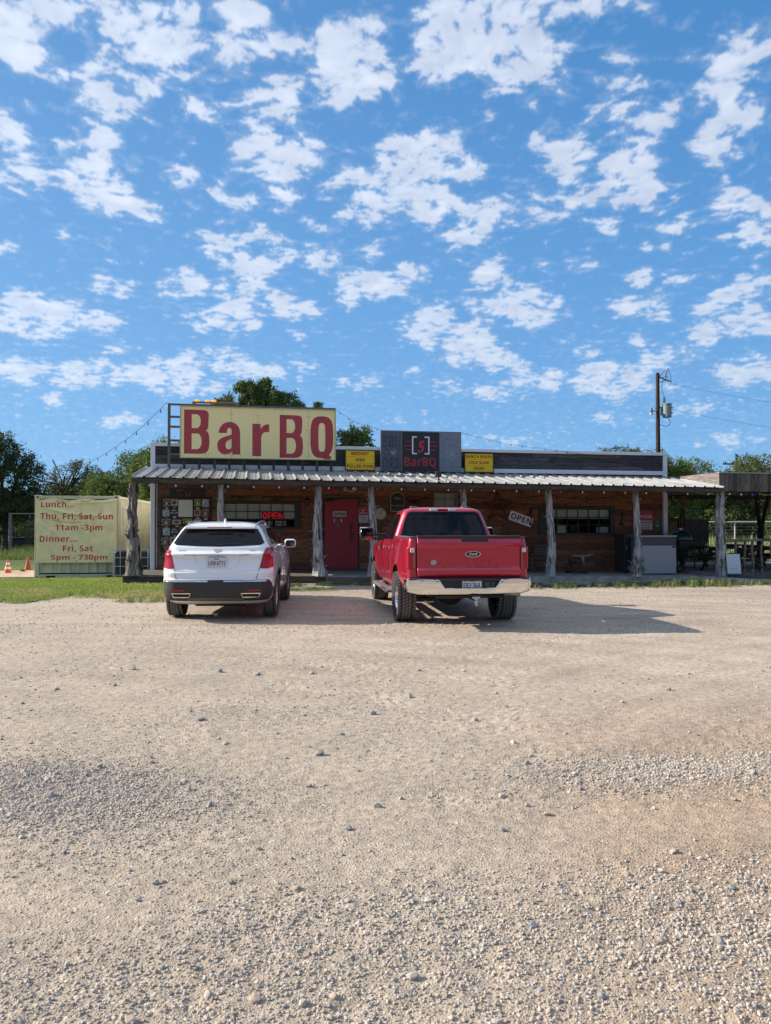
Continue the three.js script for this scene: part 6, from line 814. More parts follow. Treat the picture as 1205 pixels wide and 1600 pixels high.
{ // steel longhorn: a bull of welded bar on a round foot
  const s = thing('longhorn_sculpture', 'small rusty metal longhorn bull with wide pale horns on a round base', 'sculpture', [10.05, deckH(10), 0.95], 0.35), rust = std([0.13, 0.085, 0.07], 0.75, { metalness: 0.35, bumpMap: cedarTex, bumpScale: 0.01 });
  const ball = (x, y, z, a, b, c) => new THREE.SphereGeometry(1, 16, 12).scale(a, b, c).translate(x, y, z), leg = (x, z, k) => [bar([x, 0.3, z], [x + 0.01, 0.17, z + k * 0.03], 0.026, 8, 0.034), bar([x, 0.045, z + k * 0.0], [x + 0.01, 0.175, z + k * 0.03], 0.02, 8, 0.016)];
  part('bull_body', merge([ball(0, 0.38, 0.05, 0.105, 0.13, 0.13), ball(0, 0.385, -0.12, 0.1, 0.12, 0.16), ball(0, 0.40, -0.28, 0.095, 0.115, 0.1), ball(-0.03, 0.46, 0.17, 0.06, 0.08, 0.1), ...leg(-0.06, 0.08, 1), ...leg(0.06, 0.08, 1), ...leg(-0.06, -0.3, -1), ...leg(0.06, -0.3, -1), tube([[0, 0.46, -0.37], [0.02, 0.38, -0.42], [0.01, 0.2, -0.41]], 0.01)]), rust, s);
  part('bull_head', merge([ball(-0.05, 0.5, 0.25, 0.055, 0.06, 0.06), ball(-0.055, 0.43, 0.285, 0.04, 0.08, 0.045), ball(-0.057, 0.365, 0.3, 0.034, 0.035, 0.036), ball(-0.125, 0.52, 0.24, 0.04, 0.015, 0.02), ball(0.025, 0.52, 0.24, 0.04, 0.015, 0.02)]), std([0.3, 0.27, 0.24], 0.7, { metalness: 0.3 }), s);
  part('horns', merge([tube([[-0.08, 0.54, 0.25], [-0.25, 0.535, 0.26], [-0.44, 0.56, 0.3], [-0.56, 0.55, 0.34]], 0.016), tube([[-0.02, 0.54, 0.25], [0.15, 0.535, 0.24], [0.34, 0.56, 0.22], [0.46, 0.58, 0.18]], 0.016)]), std([0.42, 0.36, 0.3], 0.6), s);
  part('base_disc', cyl(0.34, 0.35, 0.045, 0, 0.022, -0.05, 32), M.black, s); }
{ const c = thing('serving_cabinet', 'grey cabinet with pale front and dark upper band at the porch corner', 'cabinet', [12.43, deckH(12.4), 1.25]);
  part('front_panel', rbox(1.16, 0.86, 0.03, 0.006, 0, 0.46, 0.34), std([0.33, 0.335, 0.35], 0.5), c); part('carcass', rbox(1.13, 1.12, 0.66, 0.01, 0, 0.58, 0), std([0.12, 0.125, 0.13], 0.6), c); part('upper_band', rbox(1.17, 0.25, 0.04, 0.006, 0, 1.03, 0.335), std([0.055, 0.06, 0.065], 0.55), c); part('counter_top', rbox(1.24, 0.04, 0.74, 0.01, 0, 1.18, 0.0), std([0.42, 0.42, 0.43], 0.35, { metalness: 0.6 }), c); part('latch', rbox(0.09, 0.06, 0.02, 0.006, 0.5, 0.85, 0.362), M.black, c); }
{ const c = thing('storage_locker', 'tall dark slate locker against the wall beside the pale cabinet', 'locker', [12.06, deckH(12), 0.36]); part('body', rbox(0.55, 1.18, 0.6, 0.012, 0, 0.6, 0), std([0.045, 0.05, 0.055], 0.55), c); part('lid', rbox(0.58, 0.04, 0.64, 0.01, 0, 1.205, 0), std([0.055, 0.06, 0.065], 0.5), c); part('handle', rbox(0.02, 0.12, 0.03, 0.006, -0.2, 0.8, 0.31), M.steel, c); }
{ const e = thing('kamado_grill', 'dark green egg shaped ceramic grill beside the cabinet', 'grill', [13.86, 0.12, 0.5]), green = phys([0.010, 0.032, 0.022], 0.3, { clearcoat: 0.6, bumpMap: tex(256, 128, (u, v) => { const [d] = cells(u * 60, v * 30, 60); return d; }), bumpScale: 0.004 }), L = (pts) => new THREE.LatheGeometry(pts.map(([a, b]) => new THREE.Vector2(a, b)), 36);
  part('lid', L([[0.36, 1.02], [0.36, 1.06], [0.33, 1.17], [0.26, 1.27], [0.16, 1.33], [0.08, 1.35], [0.0, 1.352]]), green, e); part('firebox', L([[0.0, 0.55], [0.16, 0.56], [0.27, 0.66], [0.34, 0.82], [0.36, 0.99]]), green, e); part('band', merge([cyl(0.367, 0.367, 0.03, 0, 1.03, 0, 36), cyl(0.367, 0.367, 0.03, 0, 0.985, 0, 36)]), M.iron, e); const k = part('chimney', merge([cyl(0.06, 0.07, 0.05, 0, 1.37, 0, 18), cyl(0.075, 0.075, 0.025, 0, 1.405, 0, 18)]), std([0.4, 0.4, 0.38], 0.5, { metalness: 0.5 }), e); part('handle', bar([-0.14, 1.06, 0.39], [0.14, 1.06, 0.39], 0.018), std([0.25, 0.16, 0.09], 0.7), e);
  for (const [x, z] of [[-1, -1], [1, -1], [-1, 1], [1, 1]]) part('leg', bar([x * 0.3, 0, z * 0.3], [x * 0.3, 0.9, z * 0.3], 0.02), M.iron, e); part('shelf', merge([box(0.66, 0.02, 0.66, 0, 0.14, 0), box(0.66, 0.03, 0.03, 0, 0.6, 0.3), box(0.66, 0.03, 0.03, 0, 0.6, -0.3)]), M.iron, e); }

// ---------- open shelter beside the restaurant ----------
{
  const s = thing('picnic_shelter', 'open shelter with weathered vertical board fascia and tree trunk posts', 'shelter'), r = rng(55), gt = [[0.21, 0.195, 0.175], [0.165, 0.155, 0.145], [0.26, 0.235, 0.205], [0.13, 0.122, 0.116], [0.23, 0.2, 0.165]];
  const front = part('fascia', box(10.3, 0.5, 0.03, 18.98, 2.92, 2.56), M.dark, s);
  for (let x = 13.82; x < 24; ) { const w = 0.13 + 0.05 * r(), t = gt[(r() * 5) | 0], k = 0.8 + 0.4 * r(); part('board', box(w - 0.006, 0.56 + 0.03 * (r() - 0.5), 0.022, x + w / 2, 2.91 + 0.01 * r(), 2.59 + 0.006 * r(), t.map((v) => v * k), 'y', [r() * 5, r() * 4]), M.grey, front); x += w; }
  part('roof_edge', box(10.4, 0.03, 0.1, 19, 3.2, 2.585), std([0.3, 0.31, 0.32], 0.5, { metalness: 0.5 }), s);
  const ret = part('side_fascia', box(0.03, 0.5, 2.6, 13.86, 2.92, 1.26), M.dark, s);
  for (let k = 0; k < 4; k++) part('board', box(0.022, 0.142, 2.62, 13.835 - 0.005 * r(), 2.705 + k * 0.146, 1.27, [0.42, 0.37, 0.31].map((v) => v * (0.85 + 0.3 * r())), 'z', [r() * 5, r() * 4]), M.grey, ret);
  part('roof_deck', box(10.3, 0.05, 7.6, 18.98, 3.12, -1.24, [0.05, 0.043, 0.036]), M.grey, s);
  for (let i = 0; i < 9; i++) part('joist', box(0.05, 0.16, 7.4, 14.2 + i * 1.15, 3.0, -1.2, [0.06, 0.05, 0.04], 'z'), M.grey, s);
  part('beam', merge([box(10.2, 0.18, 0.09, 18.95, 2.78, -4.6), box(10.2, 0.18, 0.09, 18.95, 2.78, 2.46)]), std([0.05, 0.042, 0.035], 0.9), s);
  const cp = cedarPost(2.62, 0.145, 0.105, 401, { flare: 0.25, stubs: 26, lump: 0.26, foot: 6 }).translate(13.97, 0.08, 2.43); part('post', cp, cedarMat, s);
  const bark = std([0.12, 0.105, 0.095], 0.95, { map: cedarTex, bumpMap: cedarTex, bumpScale: 0.02 });
  part('forked_post', merge([tube([[19.5, 0.1, -3], [19.47, 0.8, -3.02], [19.52, 1.62, -3]], 0.13, 20, 10), tube([[19.5, 1.5, -3], [19.38, 2.1, -3], [19.36, 2.75, -3]], 0.085, 12, 9), tube([[19.52, 1.5, -3], [19.68, 2.05, -3.02], [19.86, 2.75, -3]], 0.075, 12, 9)]), bark, s, 'forked tree trunk post');
  part('post', merge([bar([16.49, 0.1, -3.52], [16.49, 2.75, -3.52], 0.11, 12)]), std([0.34, 0.26, 0.19], 0.9, { map: cedarTex }), s); part('post', bar([22.5, 0.1, 2.43], [22.5, 2.75, 2.43], 0.12, 12), cedarMat, s); part('post', bar([23.6, 0.1, -4.6], [23.6, 2.75, -4.6], 0.12, 12), bark, s);
  // rail of cedar sticks
  const rl = thing('stick_railing', 'low railing of crooked cedar sticks along the shelter edge', 'railing', [0, 0, 0]);
  const stick = std([0.36, 0.33, 0.31], 0.95, { map: cedarTex, bumpMap: cedarTex, bumpScale: 0.02 });
  part('top_rail', merge([tube([[14.1, 1.16, 2.44], [16, 1.19, 2.46], [18.4, 1.17, 2.43], [22.4, 1.19, 2.45]], 0.045, 30, 8)]), stick, rl); part('bottom_beam', box(8.5, 0.16, 0.12, 18.3, 0.1, 2.62, [0.2, 0.185, 0.17]), M.grey, rl);
  for (let i = 0; i < 26; i++) { const x = 14.42 + i * 0.31 + 0.08 * (r() - 0.5); part('baluster', tube([[x - 0.03 * r(), 0.15, 2.45], [x + 0.06 * (r() - 0.5), 0.5, 2.45], [x + 0.06 * (r() - 0.5), 0.85, 2.44], [x + 0.02, 1.17, 2.44]], 0.032 + 0.012 * r(), 12, 8), stick, rl); }
}
{ const b = thing('leaning_board', 'blank white weathered board leaning on the railing foot beside the shelter post', 'board', [14.22, 0.16, 2.72]); part('panel', plate(0.45, 0.6, 0.012, 0.012, 0, 0.31, 0).rotateX(-0.12), std('#fff', 0.6, { map: paint(96, 128, (g, w, h) => { wornBack(g, w, h, '#b9c3c9', 4, ['rgba(120,130,140,.35)', 'rgba(215,220,222,.4)'], 160); g.fillStyle = 'rgba(110,120,130,.5)'; g.fillRect(18, h * 0.72, 52, 5); }) }), b); part('foot', box(0.4, 0.03, 0.1, 0, 0.01, 0.02), M.grey.clone(), b).geometry.setAttribute('color', new THREE.Float32BufferAttribute(new Float32Array(72).fill(0.2), 3)); }
{ const wood = M.grey, tint = [0.085, 0.06, 0.045];
  const mk = () => { const t = thing('picnic_table', '', 'picnic table'), r = rng(61); for (let i = 0; i < 5; i++) part('top_board', box(0.142, 0.038, 1.9, (i - 2) * 0.15, 0.755, 0, tint.map((v) => v * (0.8 + 0.5 * r())), 'z', [r() * 4, r() * 4]), wood, t); for (const s of [-1, 1]) for (const k of [0, 1]) part('bench_board', box(0.135, 0.038, 1.9, s * (0.62 + k * 0.145), 0.45, 0, tint.map((v) => v * (0.8 + 0.5 * r())), 'z', [r() * 4, r() * 4]), wood, t); for (const z of [-0.65, 0.65]) { for (const s of [-1, 1]) { const g = box(0.09, 0.86, 0.038, 0, 0.37, 0, tint, 'y'); g.translate(0, -0.37, 0).rotateZ(s * 0.5).translate(s * 0.38, 0.37, z + 0.02 * s); part('leg', g, wood, t); } part('cross_beam', box(1.5, 0.09, 0.038, 0, 0.39, z + 0.05, tint), wood, t); part('top_beam', box(0.7, 0.09, 0.038, 0, 0.69, z + 0.05, tint), wood, t); } return t; };
  const t0 = mk(); const spots = [[15.25, 1.1, 0.06, 'dark brown picnic table under the shelter closest to the porch'], [17.3, 0.9, -0.08, 'dark picnic table behind the stick railing, closest to the forked post'], [19.3, 1.1, 0.04, 'dark picnic table behind the railing farthest along the front row'], [15.4, -1.9, 0.1, 'picnic table deep in the shelter behind the one closest to the porch'], [17.9, -2.1, -0.05, 'picnic table deep in the shelter before the tall grass'], [21.5, -0.6, 0.02, 'picnic table at the outer end of the shelter']];
  spots.forEach(([x, z, a, lab], i) => { const t = i ? t0.clone() : t0; if (i) { t.name = numbered('picnic_table'); scene.add(t); } t.position.set(x, 0.14, z); t.rotation.y = a; t.userData = { label: lab, category: 'picnic table', group: 'picnic tables under the shelter' }; }); }
{ const c = thing('smoker_shed', 'plywood smoker housing with orange end panel behind the shelter', 'shed', [17.2, 0.1, -6.0], -0.88); part('end_panel', box(0.62, 1.8, 0.04, 0.45, 0.92, 0.62, [0.5, 0.27, 0.1], 'y'), M.plank, c); part('carcass', merge([box(0.05, 1.8, 1.3, -0.72, 0.92, 0), box(1.5, 1.8, 0.05, 0, 0.92, -0.6), box(1.6, 0.06, 1.4, 0, 1.84, 0)]), std([0.1, 0.045, 0.025], 0.85), c); for (const x of [-0.55, -0.3, -0.05]) part('upright', bar([x, 0.1, 0.6], [x, 1.8, 0.6], 0.03), std([0.2, 0.1, 0.05], 0.8), c); part('drum', new THREE.CylinderGeometry(0.3, 0.3, 0.8, 20).rotateZ(1.5708).translate(-0.3, 0.8, 0), M.iron, c); }
{ const w = thing('grey_screen', 'dull grey board screen between the smoker housing and the pipe fence', 'screen', [19.1, 0, -6.7]); for (let i = 0; i < 9; i++) part('board', box(0.155, 1.86, 0.025, -0.68 + i * 0.16, 0.95, 0, [0.06, 0.055, 0.055].map((v) => v * (0.8 + (i * 37 % 10) / 22)), 'y', [i, i * 2]), M.grey, w); part('rail', merge([box(1.5, 0.08, 0.04, 0, 1.7, -0.03), box(1.5, 0.08, 0.04, 0, 0.4, -0.03)]), std([0.08, 0.07, 0.06], 0.9), w); }
{ const f = thing('pipe_fence', 'pale pipe fence with wire mesh across the field of tall grass', 'fence'), m = std([0.55, 0.53, 0.48], 0.5, { metalness: 0.3 }), A = [20.5, -20.6], B = [44, -16.4], at = (t) => [lerp(A[0], B[0], t), lerp(A[1], B[1], t)];
  const p0 = at(0), p1 = at(1); part('top_rail', bar([p0[0], 1.82, p0[1]], [p1[0], 1.9, p1[1]], 0.05, 10), m, f); for (let i = 0; i <= 10; i++) { const [x, z] = at(i / 10); part('post', bar([x, 0, z], [x, 1.84 + 0.007 * i, z], 0.045, 8), m, f); }
  const wires = []; for (let k = 0; k < 9; k++) wires.push(bar([p0[0], 0.2 + k * 0.19, p0[1]], [p1[0], 0.22 + k * 0.195, p1[1]], 0.006, 4)); part('wire', merge(wires), M.steel, f); }
{ const g = thing('white_outbuilding', 'small white gabled building far beyond the shelter', 'outbuilding', [33.4, 0, -33.5], -0.4); part('wall', merge([box(0.1, 2.2, 4, 0.9, 1.1, 0), box(0.1, 2.2, 4, -2.6, 1.1, 0), box(3.5, 2.2, 0.1, -0.85, 1.1, 2)]), M.white, g); const s = new THREE.Shape([[-2.75, 2.1], [1.05, 2.1], [-0.85, 3.6]].map((q) => new THREE.Vector2(...q))); part('roof', face(s, 4.3, 1, 1).translate(0, 0, 2.15), std([0.4, 0.48, 0.52], 0.5, { metalness: 0.3 }), g); part('door', box(0.8, 1.9, 0.06, -0.9, 0.95, 2.06), std([0.3, 0.3, 0.3], 0.7), g); }
{ const g = thing('grey_shed', 'dark blue grey garden shed far back on the lawn left of the container', 'shed', [-14.7, -0.05, -33.6], 0.15); part('wall', box(3, 1.7, 2.4, 0.4, 0.85, 0), std([0.06, 0.075, 0.095], 0.8), g); const s = new THREE.Shape([[-1.25, 1.68], [2.05, 1.68], [0.4, 2.5]].map((q) => new THREE.Vector2(...q))); part('roof', face(s, 2.7, 1, 1).translate(0, 0, 1.35), std([0.09, 0.1, 0.12], 0.7), g); part('door', box(0.9, 1.5, 0.05, -0.1, 0.76, 1.22), std([0.045, 0.055, 0.07], 0.8), g); }
{ const b = thing('utility_bin', 'low dark blue bin beside the grey shed', 'bin', [-13.9, -0.05, -26.2], 0.1); part('body', rbox(0.85, 0.85, 0.7, 0.04, 0, 0.45, 0), std([0.02, 0.03, 0.05], 0.6), b); part('lid', rbox(0.9, 0.08, 0.76, 0.03, 0, 0.92, 0), std([0.03, 0.04, 0.06], 0.5), b); }
{ const g = thing('gate_frame', 'plain grey post and overhead pipe beside the cream container', 'gate frame', [0, 0, 0]); part('post', bar([-12.74, -0.05, -20.6], [-12.74, 2.32, -20.6], 0.09, 10), std([0.16, 0.15, 0.14], 0.8), g); part('crossbar', bar([-12.8, 2.27, -20.6], [-9.2, 2.27, -20.2], 0.04, 8), std([0.16, 0.15, 0.14], 0.8), g); part('post', bar([-9.2, -0.05, -20.2], [-9.2, 2.32, -20.2], 0.09, 10), std([0.16, 0.15, 0.14], 0.8), g); }
lightString('string of coloured and clear bulbs under the shelter fascia', [[13.9, 2.62, 2.7], [15, 2.59, 2.7], [16.5, 2.6, 2.7], [18, 2.58, 2.7], [20, 2.6, 2.7]], 16, { drop: 0.03, size: 0.026, colours: { 2: 'blue', 3: 'red', 6: 'amber', 8: 'green', 10: 'red' } });
lightString('light string sagging inside the shelter with red and amber bulbs', [[13.7, 2.72, 0.2], [14.6, 2.35, -0.6], [15.4, 2.2, -1.0], [16.6, 2.35, -0.4], [17.6, 2.68, 0.6]], 22, { drop: 0.03, size: 0.022, colours: { 0: 'red', 1: 'amber', 5: 'amber' } });
lightString('long bulb string slanting from the roof sign down towards the trees', [[-2.36, 5.2, 0.2], [-3.6, 4.62, -2.3], [-5.2, 4.18, -5.6], [-7.2, 3.92, -9.6], [-9.8, 3.72, -14.6]], 15, { wire: 0.008, drop: 0.06, size: 0.025, mat: std([0.1, 0.1, 0.1], 0.4) });
lightString('bulb string from the big sign across to the middle logo sign', [[2.57, 5.12, 0.3], [3.0, 4.86, 0.26], [3.5, 4.66, 0.24], [4.0, 4.55, 0.2]], 5, { wire: 0.004, drop: 0.02, size: 0.014, mat: std([0.1, 0.1, 0.1], 0.4) });
lightString('bulb string from the logo sign sinking onto the parapet', [[6.5, 4.54, 0.2], [7.4, 4.34, 0.14], [8.4, 4.18, 0.1], [9.6, 4.06, 0.09], [11.4, 3.86, 0.1], [13.4, 3.7, 0.11]], 18, { wire: 0.004, drop: 0.02, size: 0.014, mat: std([0.1, 0.1, 0.1], 0.4) });

// ---------- utility poles and wires ----------
const creosote = std([0.085, 0.058, 0.042], 0.95, { map: cedarTex });
{
  const p = thing('utility_pole', 'tall brown utility pole with grey transformer rising behind the restaurant', 'utility pole', [23.45, 0, -16.85], -0.18);
  part('pole', new THREE.CylinderGeometry(0.105, 0.16, 10.6, 14).translate(0, 5.25, 0), creosote, p);
  part('transformer', merge([cyl(0.25, 0.25, 0.72, 0.5, 8.3, 0.1, 24), cyl(0.27, 0.27, 0.06, 0.5, 8.68, 0.1, 24), new THREE.SphereGeometry(0.25, 20, 8, 0, 6.3, 0, 1.57).scale(1, 0.35, 1).translate(0.5, 8.7, 0.1), rbox(0.1, 0.5, 0.1, 0.02, 0.2, 8.3, 0.05), rbox(0.08, 0.08, 0.1, 0.02, 0.78, 8.5, 0.12), rbox(0.08, 0.08, 0.1, 0.02, 0.78, 8.2, 0.12)]), std([0.19, 0.22, 0.22], 0.55), p);
  part('bushing', merge([cyl(0.04, 0.07, 0.36, 0.35, 8.95, 0.1, 10), cyl(0.075, 0.075, 0.03, 0.35, 8.9, 0.1, 10), cyl(0.075, 0.075, 0.03, 0.35, 9.0, 0.1, 10)]), std([0.25, 0.25, 0.27], 0.3), p);
  part('crossarm', merge([bar([0, 10.35, 0], [0.75, 9.98, 0.2], 0.045, 8), bar([0, 10.0, 0], [0.5, 10.1, 0.12], 0.02, 6)]), std([0.2, 0.19, 0.18], 0.6), p);
  part('cutout_switch', merge([bar([0.1, 10.35, 0.05], [0.4, 10.7, 0.1], 0.03, 6), bar([0.42, 10.3, 0.1], [0.52, 10.75, 0.12], 0.045, 8), bar([0.52, 10.75, 0.12], [0.62, 10.8, 0.12], 0.03, 6), bar([0.42, 10.3, 0.1], [0.56, 10.28, 0.12], 0.03, 6)]), std([0.2, 0.2, 0.21], 0.4), p);
  const l = part('street_lamp', merge([bar([-0.05, 8.35, 0], [-0.38, 8.3, 0.1], 0.03, 6), rbox(0.12, 0.22, 0.12, 0.03, -0.42, 8.38, 0.12), cyl(0.12, 0.05, 0.1, -0.42, 8.24, 0.12, 12)]), std([0.25, 0.24, 0.23], 0.5), p); part('lamp_glass', cyl(0.09, 0.09, 0.12, -0.42, 8.14, 0.12, 12), std([0.5, 0.5, 0.48], 0.2), l);
  part('jumper_wire', merge([tube([[0.35, 9.1, 0.1], [0.2, 9.6, 0.1], [0.3, 10.3, 0.1]], 0.013, 16, 4), tube([[0.5, 7.95, 0.1], [0.7, 7.6, 0.1], [0.45, 7.42, 0.1], [0.12, 7.5, 0.05]], 0.014, 16, 4), tube([[0.6, 10.75, 0.12], [0.72, 10.3, 0.15], [0.7, 10.0, 0.2]], 0.012, 12, 4)]), M.rubber, p);
  part('bracket', merge([bar([0.0, 8.55, 0.02], [0.3, 8.5, 0.06], 0.03, 6), cyl(0.13, 0.13, 0.06, 0, 8.5, 0, 12), cyl(0.13, 0.13, 0.05, 0, 7.5, 0, 12)]), M.iron, p);
}
{ const p = thing('utility_pole', 'distant wooden pole with a level crossarm above the far trees', 'utility pole', [48.8, 0, -44.7]); part('pole', new THREE.CylinderGeometry(0.12, 0.17, 8.9, 10).translate(0, 4.45, 0), creosote, p); part('crossarm', box(3.2, 0.14, 0.12, 0, 7.9, 0.1), creosote, p); part('insulator', merge([-1.3, -0.5, 0.5, 1.3].map((x) => cyl(0.05, 0.06, 0.2, x, 8.06, 0.1, 8))), M.iron, p); }
const sag = (a, b, d, n = 14) => Array.from({ length: n + 1 }, (_, i) => { const t = i / n; return [lerp(a[0], b[0], t), lerp(a[1], b[1], t) - d * 4 * t * (1 - t), lerp(a[2], b[2], t)]; });
for (const [a, b, d, lab] of [[[24.2, 9.97, -16.8], [25.75, 6.1, -3.9], 0.12, 'upper power wire sloping down from the pole top past the trees'], [[24.25, 8.45, -16.8], [25.6, 5.35, -5.0], 0.12, 'lower power wire sloping down from the transformer to the shelter']]) solo('power_wire', tube(sag(a, b, d), 0.007, 40, 5), M.rubber, lab, 'wire');

// ---------- trees: trunk and limbs, twigs of separate leaves ----------
const leafMat = phys([1, 1, 1], 0.75, { vertexColors: true, transmission: 0.36, thickness: 0, side: THREE.DoubleSide, specularIntensity: 0.35 });
const barkMat = std([0.1, 0.08, 0.065], 0.95, { map: cedarTex });
// lobes: [dx, height, dz, half widths x y z, share of the leaves]
function tree(name, label, [x, z], { trunk, lobes, n, leaf = 0.13, color = [0.06, 0.105, 0.025], seed, group, category = 'tree', fill = 0.72, twig = 0.3, bare = 0 }) {
  const r = rng(seed), t = thing(name, label, category, [x, 0, z], 0, group), limbs = [], P = [], C = [], total = lobes.reduce((s, l) => s + (l[6] ?? l[3] * l[4] * l[5]), 0);
  const [tr, th] = trunk; limbs.push(tube([[0, -0.1, 0], [0.08 * tr, th * 0.5, 0.05], [0.15 * tr, th, 0]], tr, 8, 9));
  const randUnit = () => { const a = r() * 6.283, b = 2 * r() - 1, s = Math.sqrt(1 - b * b); return [s * Math.cos(a), b, s * Math.sin(a)]; };
  for (const [lx, ly, lz, rx, ry, rz, sh] of lobes) {
    const k = Math.round(n * (sh ?? rx * ry * rz) / total); limbs.push(tube([[0, th * 0.75, 0], [lx * 0.45, lerp(th, ly, 0.55), lz * 0.45], [lx, ly + ry * 0.35, lz]], tr * 0.36, 8, 6));
    for (let i = 0; i < 7; i++) { const u = randUnit(), q = 0.8 + 0.3 * bare; limbs.push(tube([[lx * 0.6, lerp(th, ly, 0.6), lz * 0.6], [lx + u[0] * rx * 0.45, ly + u[1] * ry * 0.45 - 0.1, lz + u[2] * rz * 0.45], [lx + u[0] * rx * q, ly + u[1] * ry * q, lz + u[2] * rz * q]], tr * (0.13 + 0.07 * bare), 6, 5)); }
    if (bare) for (let i = 0; i < 16 * bare; i++) { const u = randUnit(), v = randUnit(); u[1] = Math.abs(u[1]) * 0.9 - 0.15; const a = [lx + u[0] * rx * 0.5, ly + u[1] * ry * 0.5, lz + u[2] * rz * 0.5], b = [a[0] + u[0] * rx * 0.6 + v[0] * 0.25, a[1] + u[1] * ry * 0.6 + v[1] * 0.2, a[2] + u[2] * rz * 0.5]; limbs.push(bar(a, b, 0.022, 4, 0.006)); }
    for (let i = 0, tries = 0; i < k && tries < k * 6; tries++) {
      const u = randUnit(), q = Math.pow(r(), 0.42) * (0.96 + 0.3 * gnoise(u[0] * 2.3 + seed, u[1] * 2.3 + u[2] * 1.7)), px = lx + u[0] * rx * q, py = ly + u[1] * ry * q, pz = lz + u[2] * rz * q;
      if (gnoise(px * 1.5 + seed * 3, py * 1.5 + pz * 1.3) + gnoise(px * 3.6, pz * 3.1 + py * 3.3) * 0.6 < (fill - 0.72) * -2 - 0.22 + 0.2 * r()) { continue; }
      i++; const tone = 0.7 + 0.55 * r(), yel = r() * 0.25;
      for (let j = 0; j < 6; j++) {
        const o = randUnit(), cx = px + o[0] * twig * r(), cy = py + o[1] * twig * 0.75 * r(), cz = pz + o[2] * twig * r(), a = V3(...randUnit()), b = V3(...randUnit()).cross(a).normalize(), s = leaf * (0.6 + 0.8 * r()), w = s * 0.36; a.multiplyScalar(s * 0.5); b.multiplyScalar(w * 0.5);
        P.push(cx - a.x, cy - a.y, cz - a.z, cx + b.x, cy + b.y, cz + b.z, cx - b.x, cy - b.y, cz - b.z, cx + b.x, cy + b.y, cz + b.z, cx + a.x, cy + a.y, cz + a.z, cx - b.x, cy - b.y, cz - b.z);
        const l = tone * (0.8 + 0.4 * r()); for (let m = 0; m < 6; m++) C.push(color[0] * l * (1 + yel * 1.6), color[1] * l * (1 + yel * 0.4), color[2] * l);
      }
    }
  }
  part('trunk', merge(limbs), barkMat, t);
  const g = new THREE.BufferGeometry(); g.setAttribute('position', new THREE.Float32BufferAttribute(P, 3)); g.setAttribute('color', new THREE.Float32BufferAttribute(C, 3)); g.computeVertexNormals(); part('crown', g, leafMat, t); return t;
}
const OAK = [0.07, 0.118, 0.03], ELM = [0.105, 0.17, 0.036], DARK = [0.05, 0.088, 0.03], OLIVE = [0.095, 0.13, 0.042];
tree('oak_tree', 'dark spreading tree at the outer end of the lawn behind the cones', [-13.6, -22.8], { trunk: [0.24, 2.2], n: 6500, seed: 11, color: DARK, leaf: 0.15, fill: 0.6, lobes: [[-0.6, 5.6, 0, 1.7, 1.5, 1.6], [0.8, 4.6, 0.3, 1.5, 1.2, 1.4], [-1.9, 4.2, 0.2, 1.6, 1.5, 1.5], [1.3, 3.0, 0.2, 1.2, 1.0, 1.2], [-1.5, 2.2, 0.5, 1.8, 1.2, 1.4], [0.3, 2.6, 0, 1.5, 1.0, 1.2], [-3.2, 5.2, 0, 1.4, 1.4, 1.4]] });
tree('bare_tree', 'thin half bare tree with grey twigs beside the dark spreading tree', [-11.4, -25.4], { trunk: [0.15, 2.4], n: 850, seed: 12, color: OLIVE, leaf: 0.12, fill: 0.5, bare: 1.6, lobes: [[0.3, 4.2, 0, 1.5, 1.3, 1.2], [1.1, 5.0, 0, 1.0, 0.7, 0.8], [-0.9, 3.4, 0, 1.2, 1.0, 1.0]] });
tree('bush', 'dark green bush low behind the lawn by the gate post', [-14.6, -27.5], { trunk: [0.1, 0.6], n: 1500, seed: 13, color: DARK, leaf: 0.14, category: 'bush', lobes: [[0, 1.0, 0, 2.2, 1.1, 1.2], [-3.0, 1.2, 0, 1.6, 1.3, 1.2]] });
tree('elm_tree', 'rounded dark green tree behind the middle of the container roof', [-10.3, -32], { trunk: [0.2, 2], n: 4200, seed: 14, color: OAK, leaf: 0.17, lobes: [[0, 4.3, 0, 1.8, 1.4, 1.6], [-1.9, 3.6, 0, 1.7, 1.3, 1.4], [1.8, 3.6, 0.2, 1.6, 1.3, 1.4], [0, 2.4, 0.6, 3.0, 1.2, 1.4]] });
tree('elm_tree', 'green tree with loose sprays behind the container beside the restaurant corner', [-5.7, -16.4], { trunk: [0.2, 1.8], n: 5200, seed: 15, color: ELM, leaf: 0.14, fill: 0.68, lobes: [[0.2, 4.4, 0, 1.2, 1.15, 1.2], [-1.3, 3.5, 0.2, 1.0, 0.9, 1.0], [1.2, 3.6, 0, 1.2, 1.3, 1.1], [0.3, 2.6, 0.3, 2.0, 1.2, 1.3], [-1.9, 2.7, 0, 0.9, 0.8, 0.9]] });
tree('elm_tree', 'bright green tree whose top sprays show through the ladder of the roof sign', [-3.95, -11.4], { trunk: [0.17, 1.9], n: 3600, seed: 16, color: ELM, leaf: 0.13, fill: 0.64, lobes: [[0.2, 4.7, 0, 0.85, 0.95, 0.9], [0.9, 4.5, 0, 0.7, 0.8, 0.8], [-0.5, 3.9, 0.2, 0.9, 0.9, 0.9], [0.3, 3.2, 0, 1.2, 1.0, 1.0], [-0.4, 2.3, 0, 1.1, 0.9, 1.0]] });
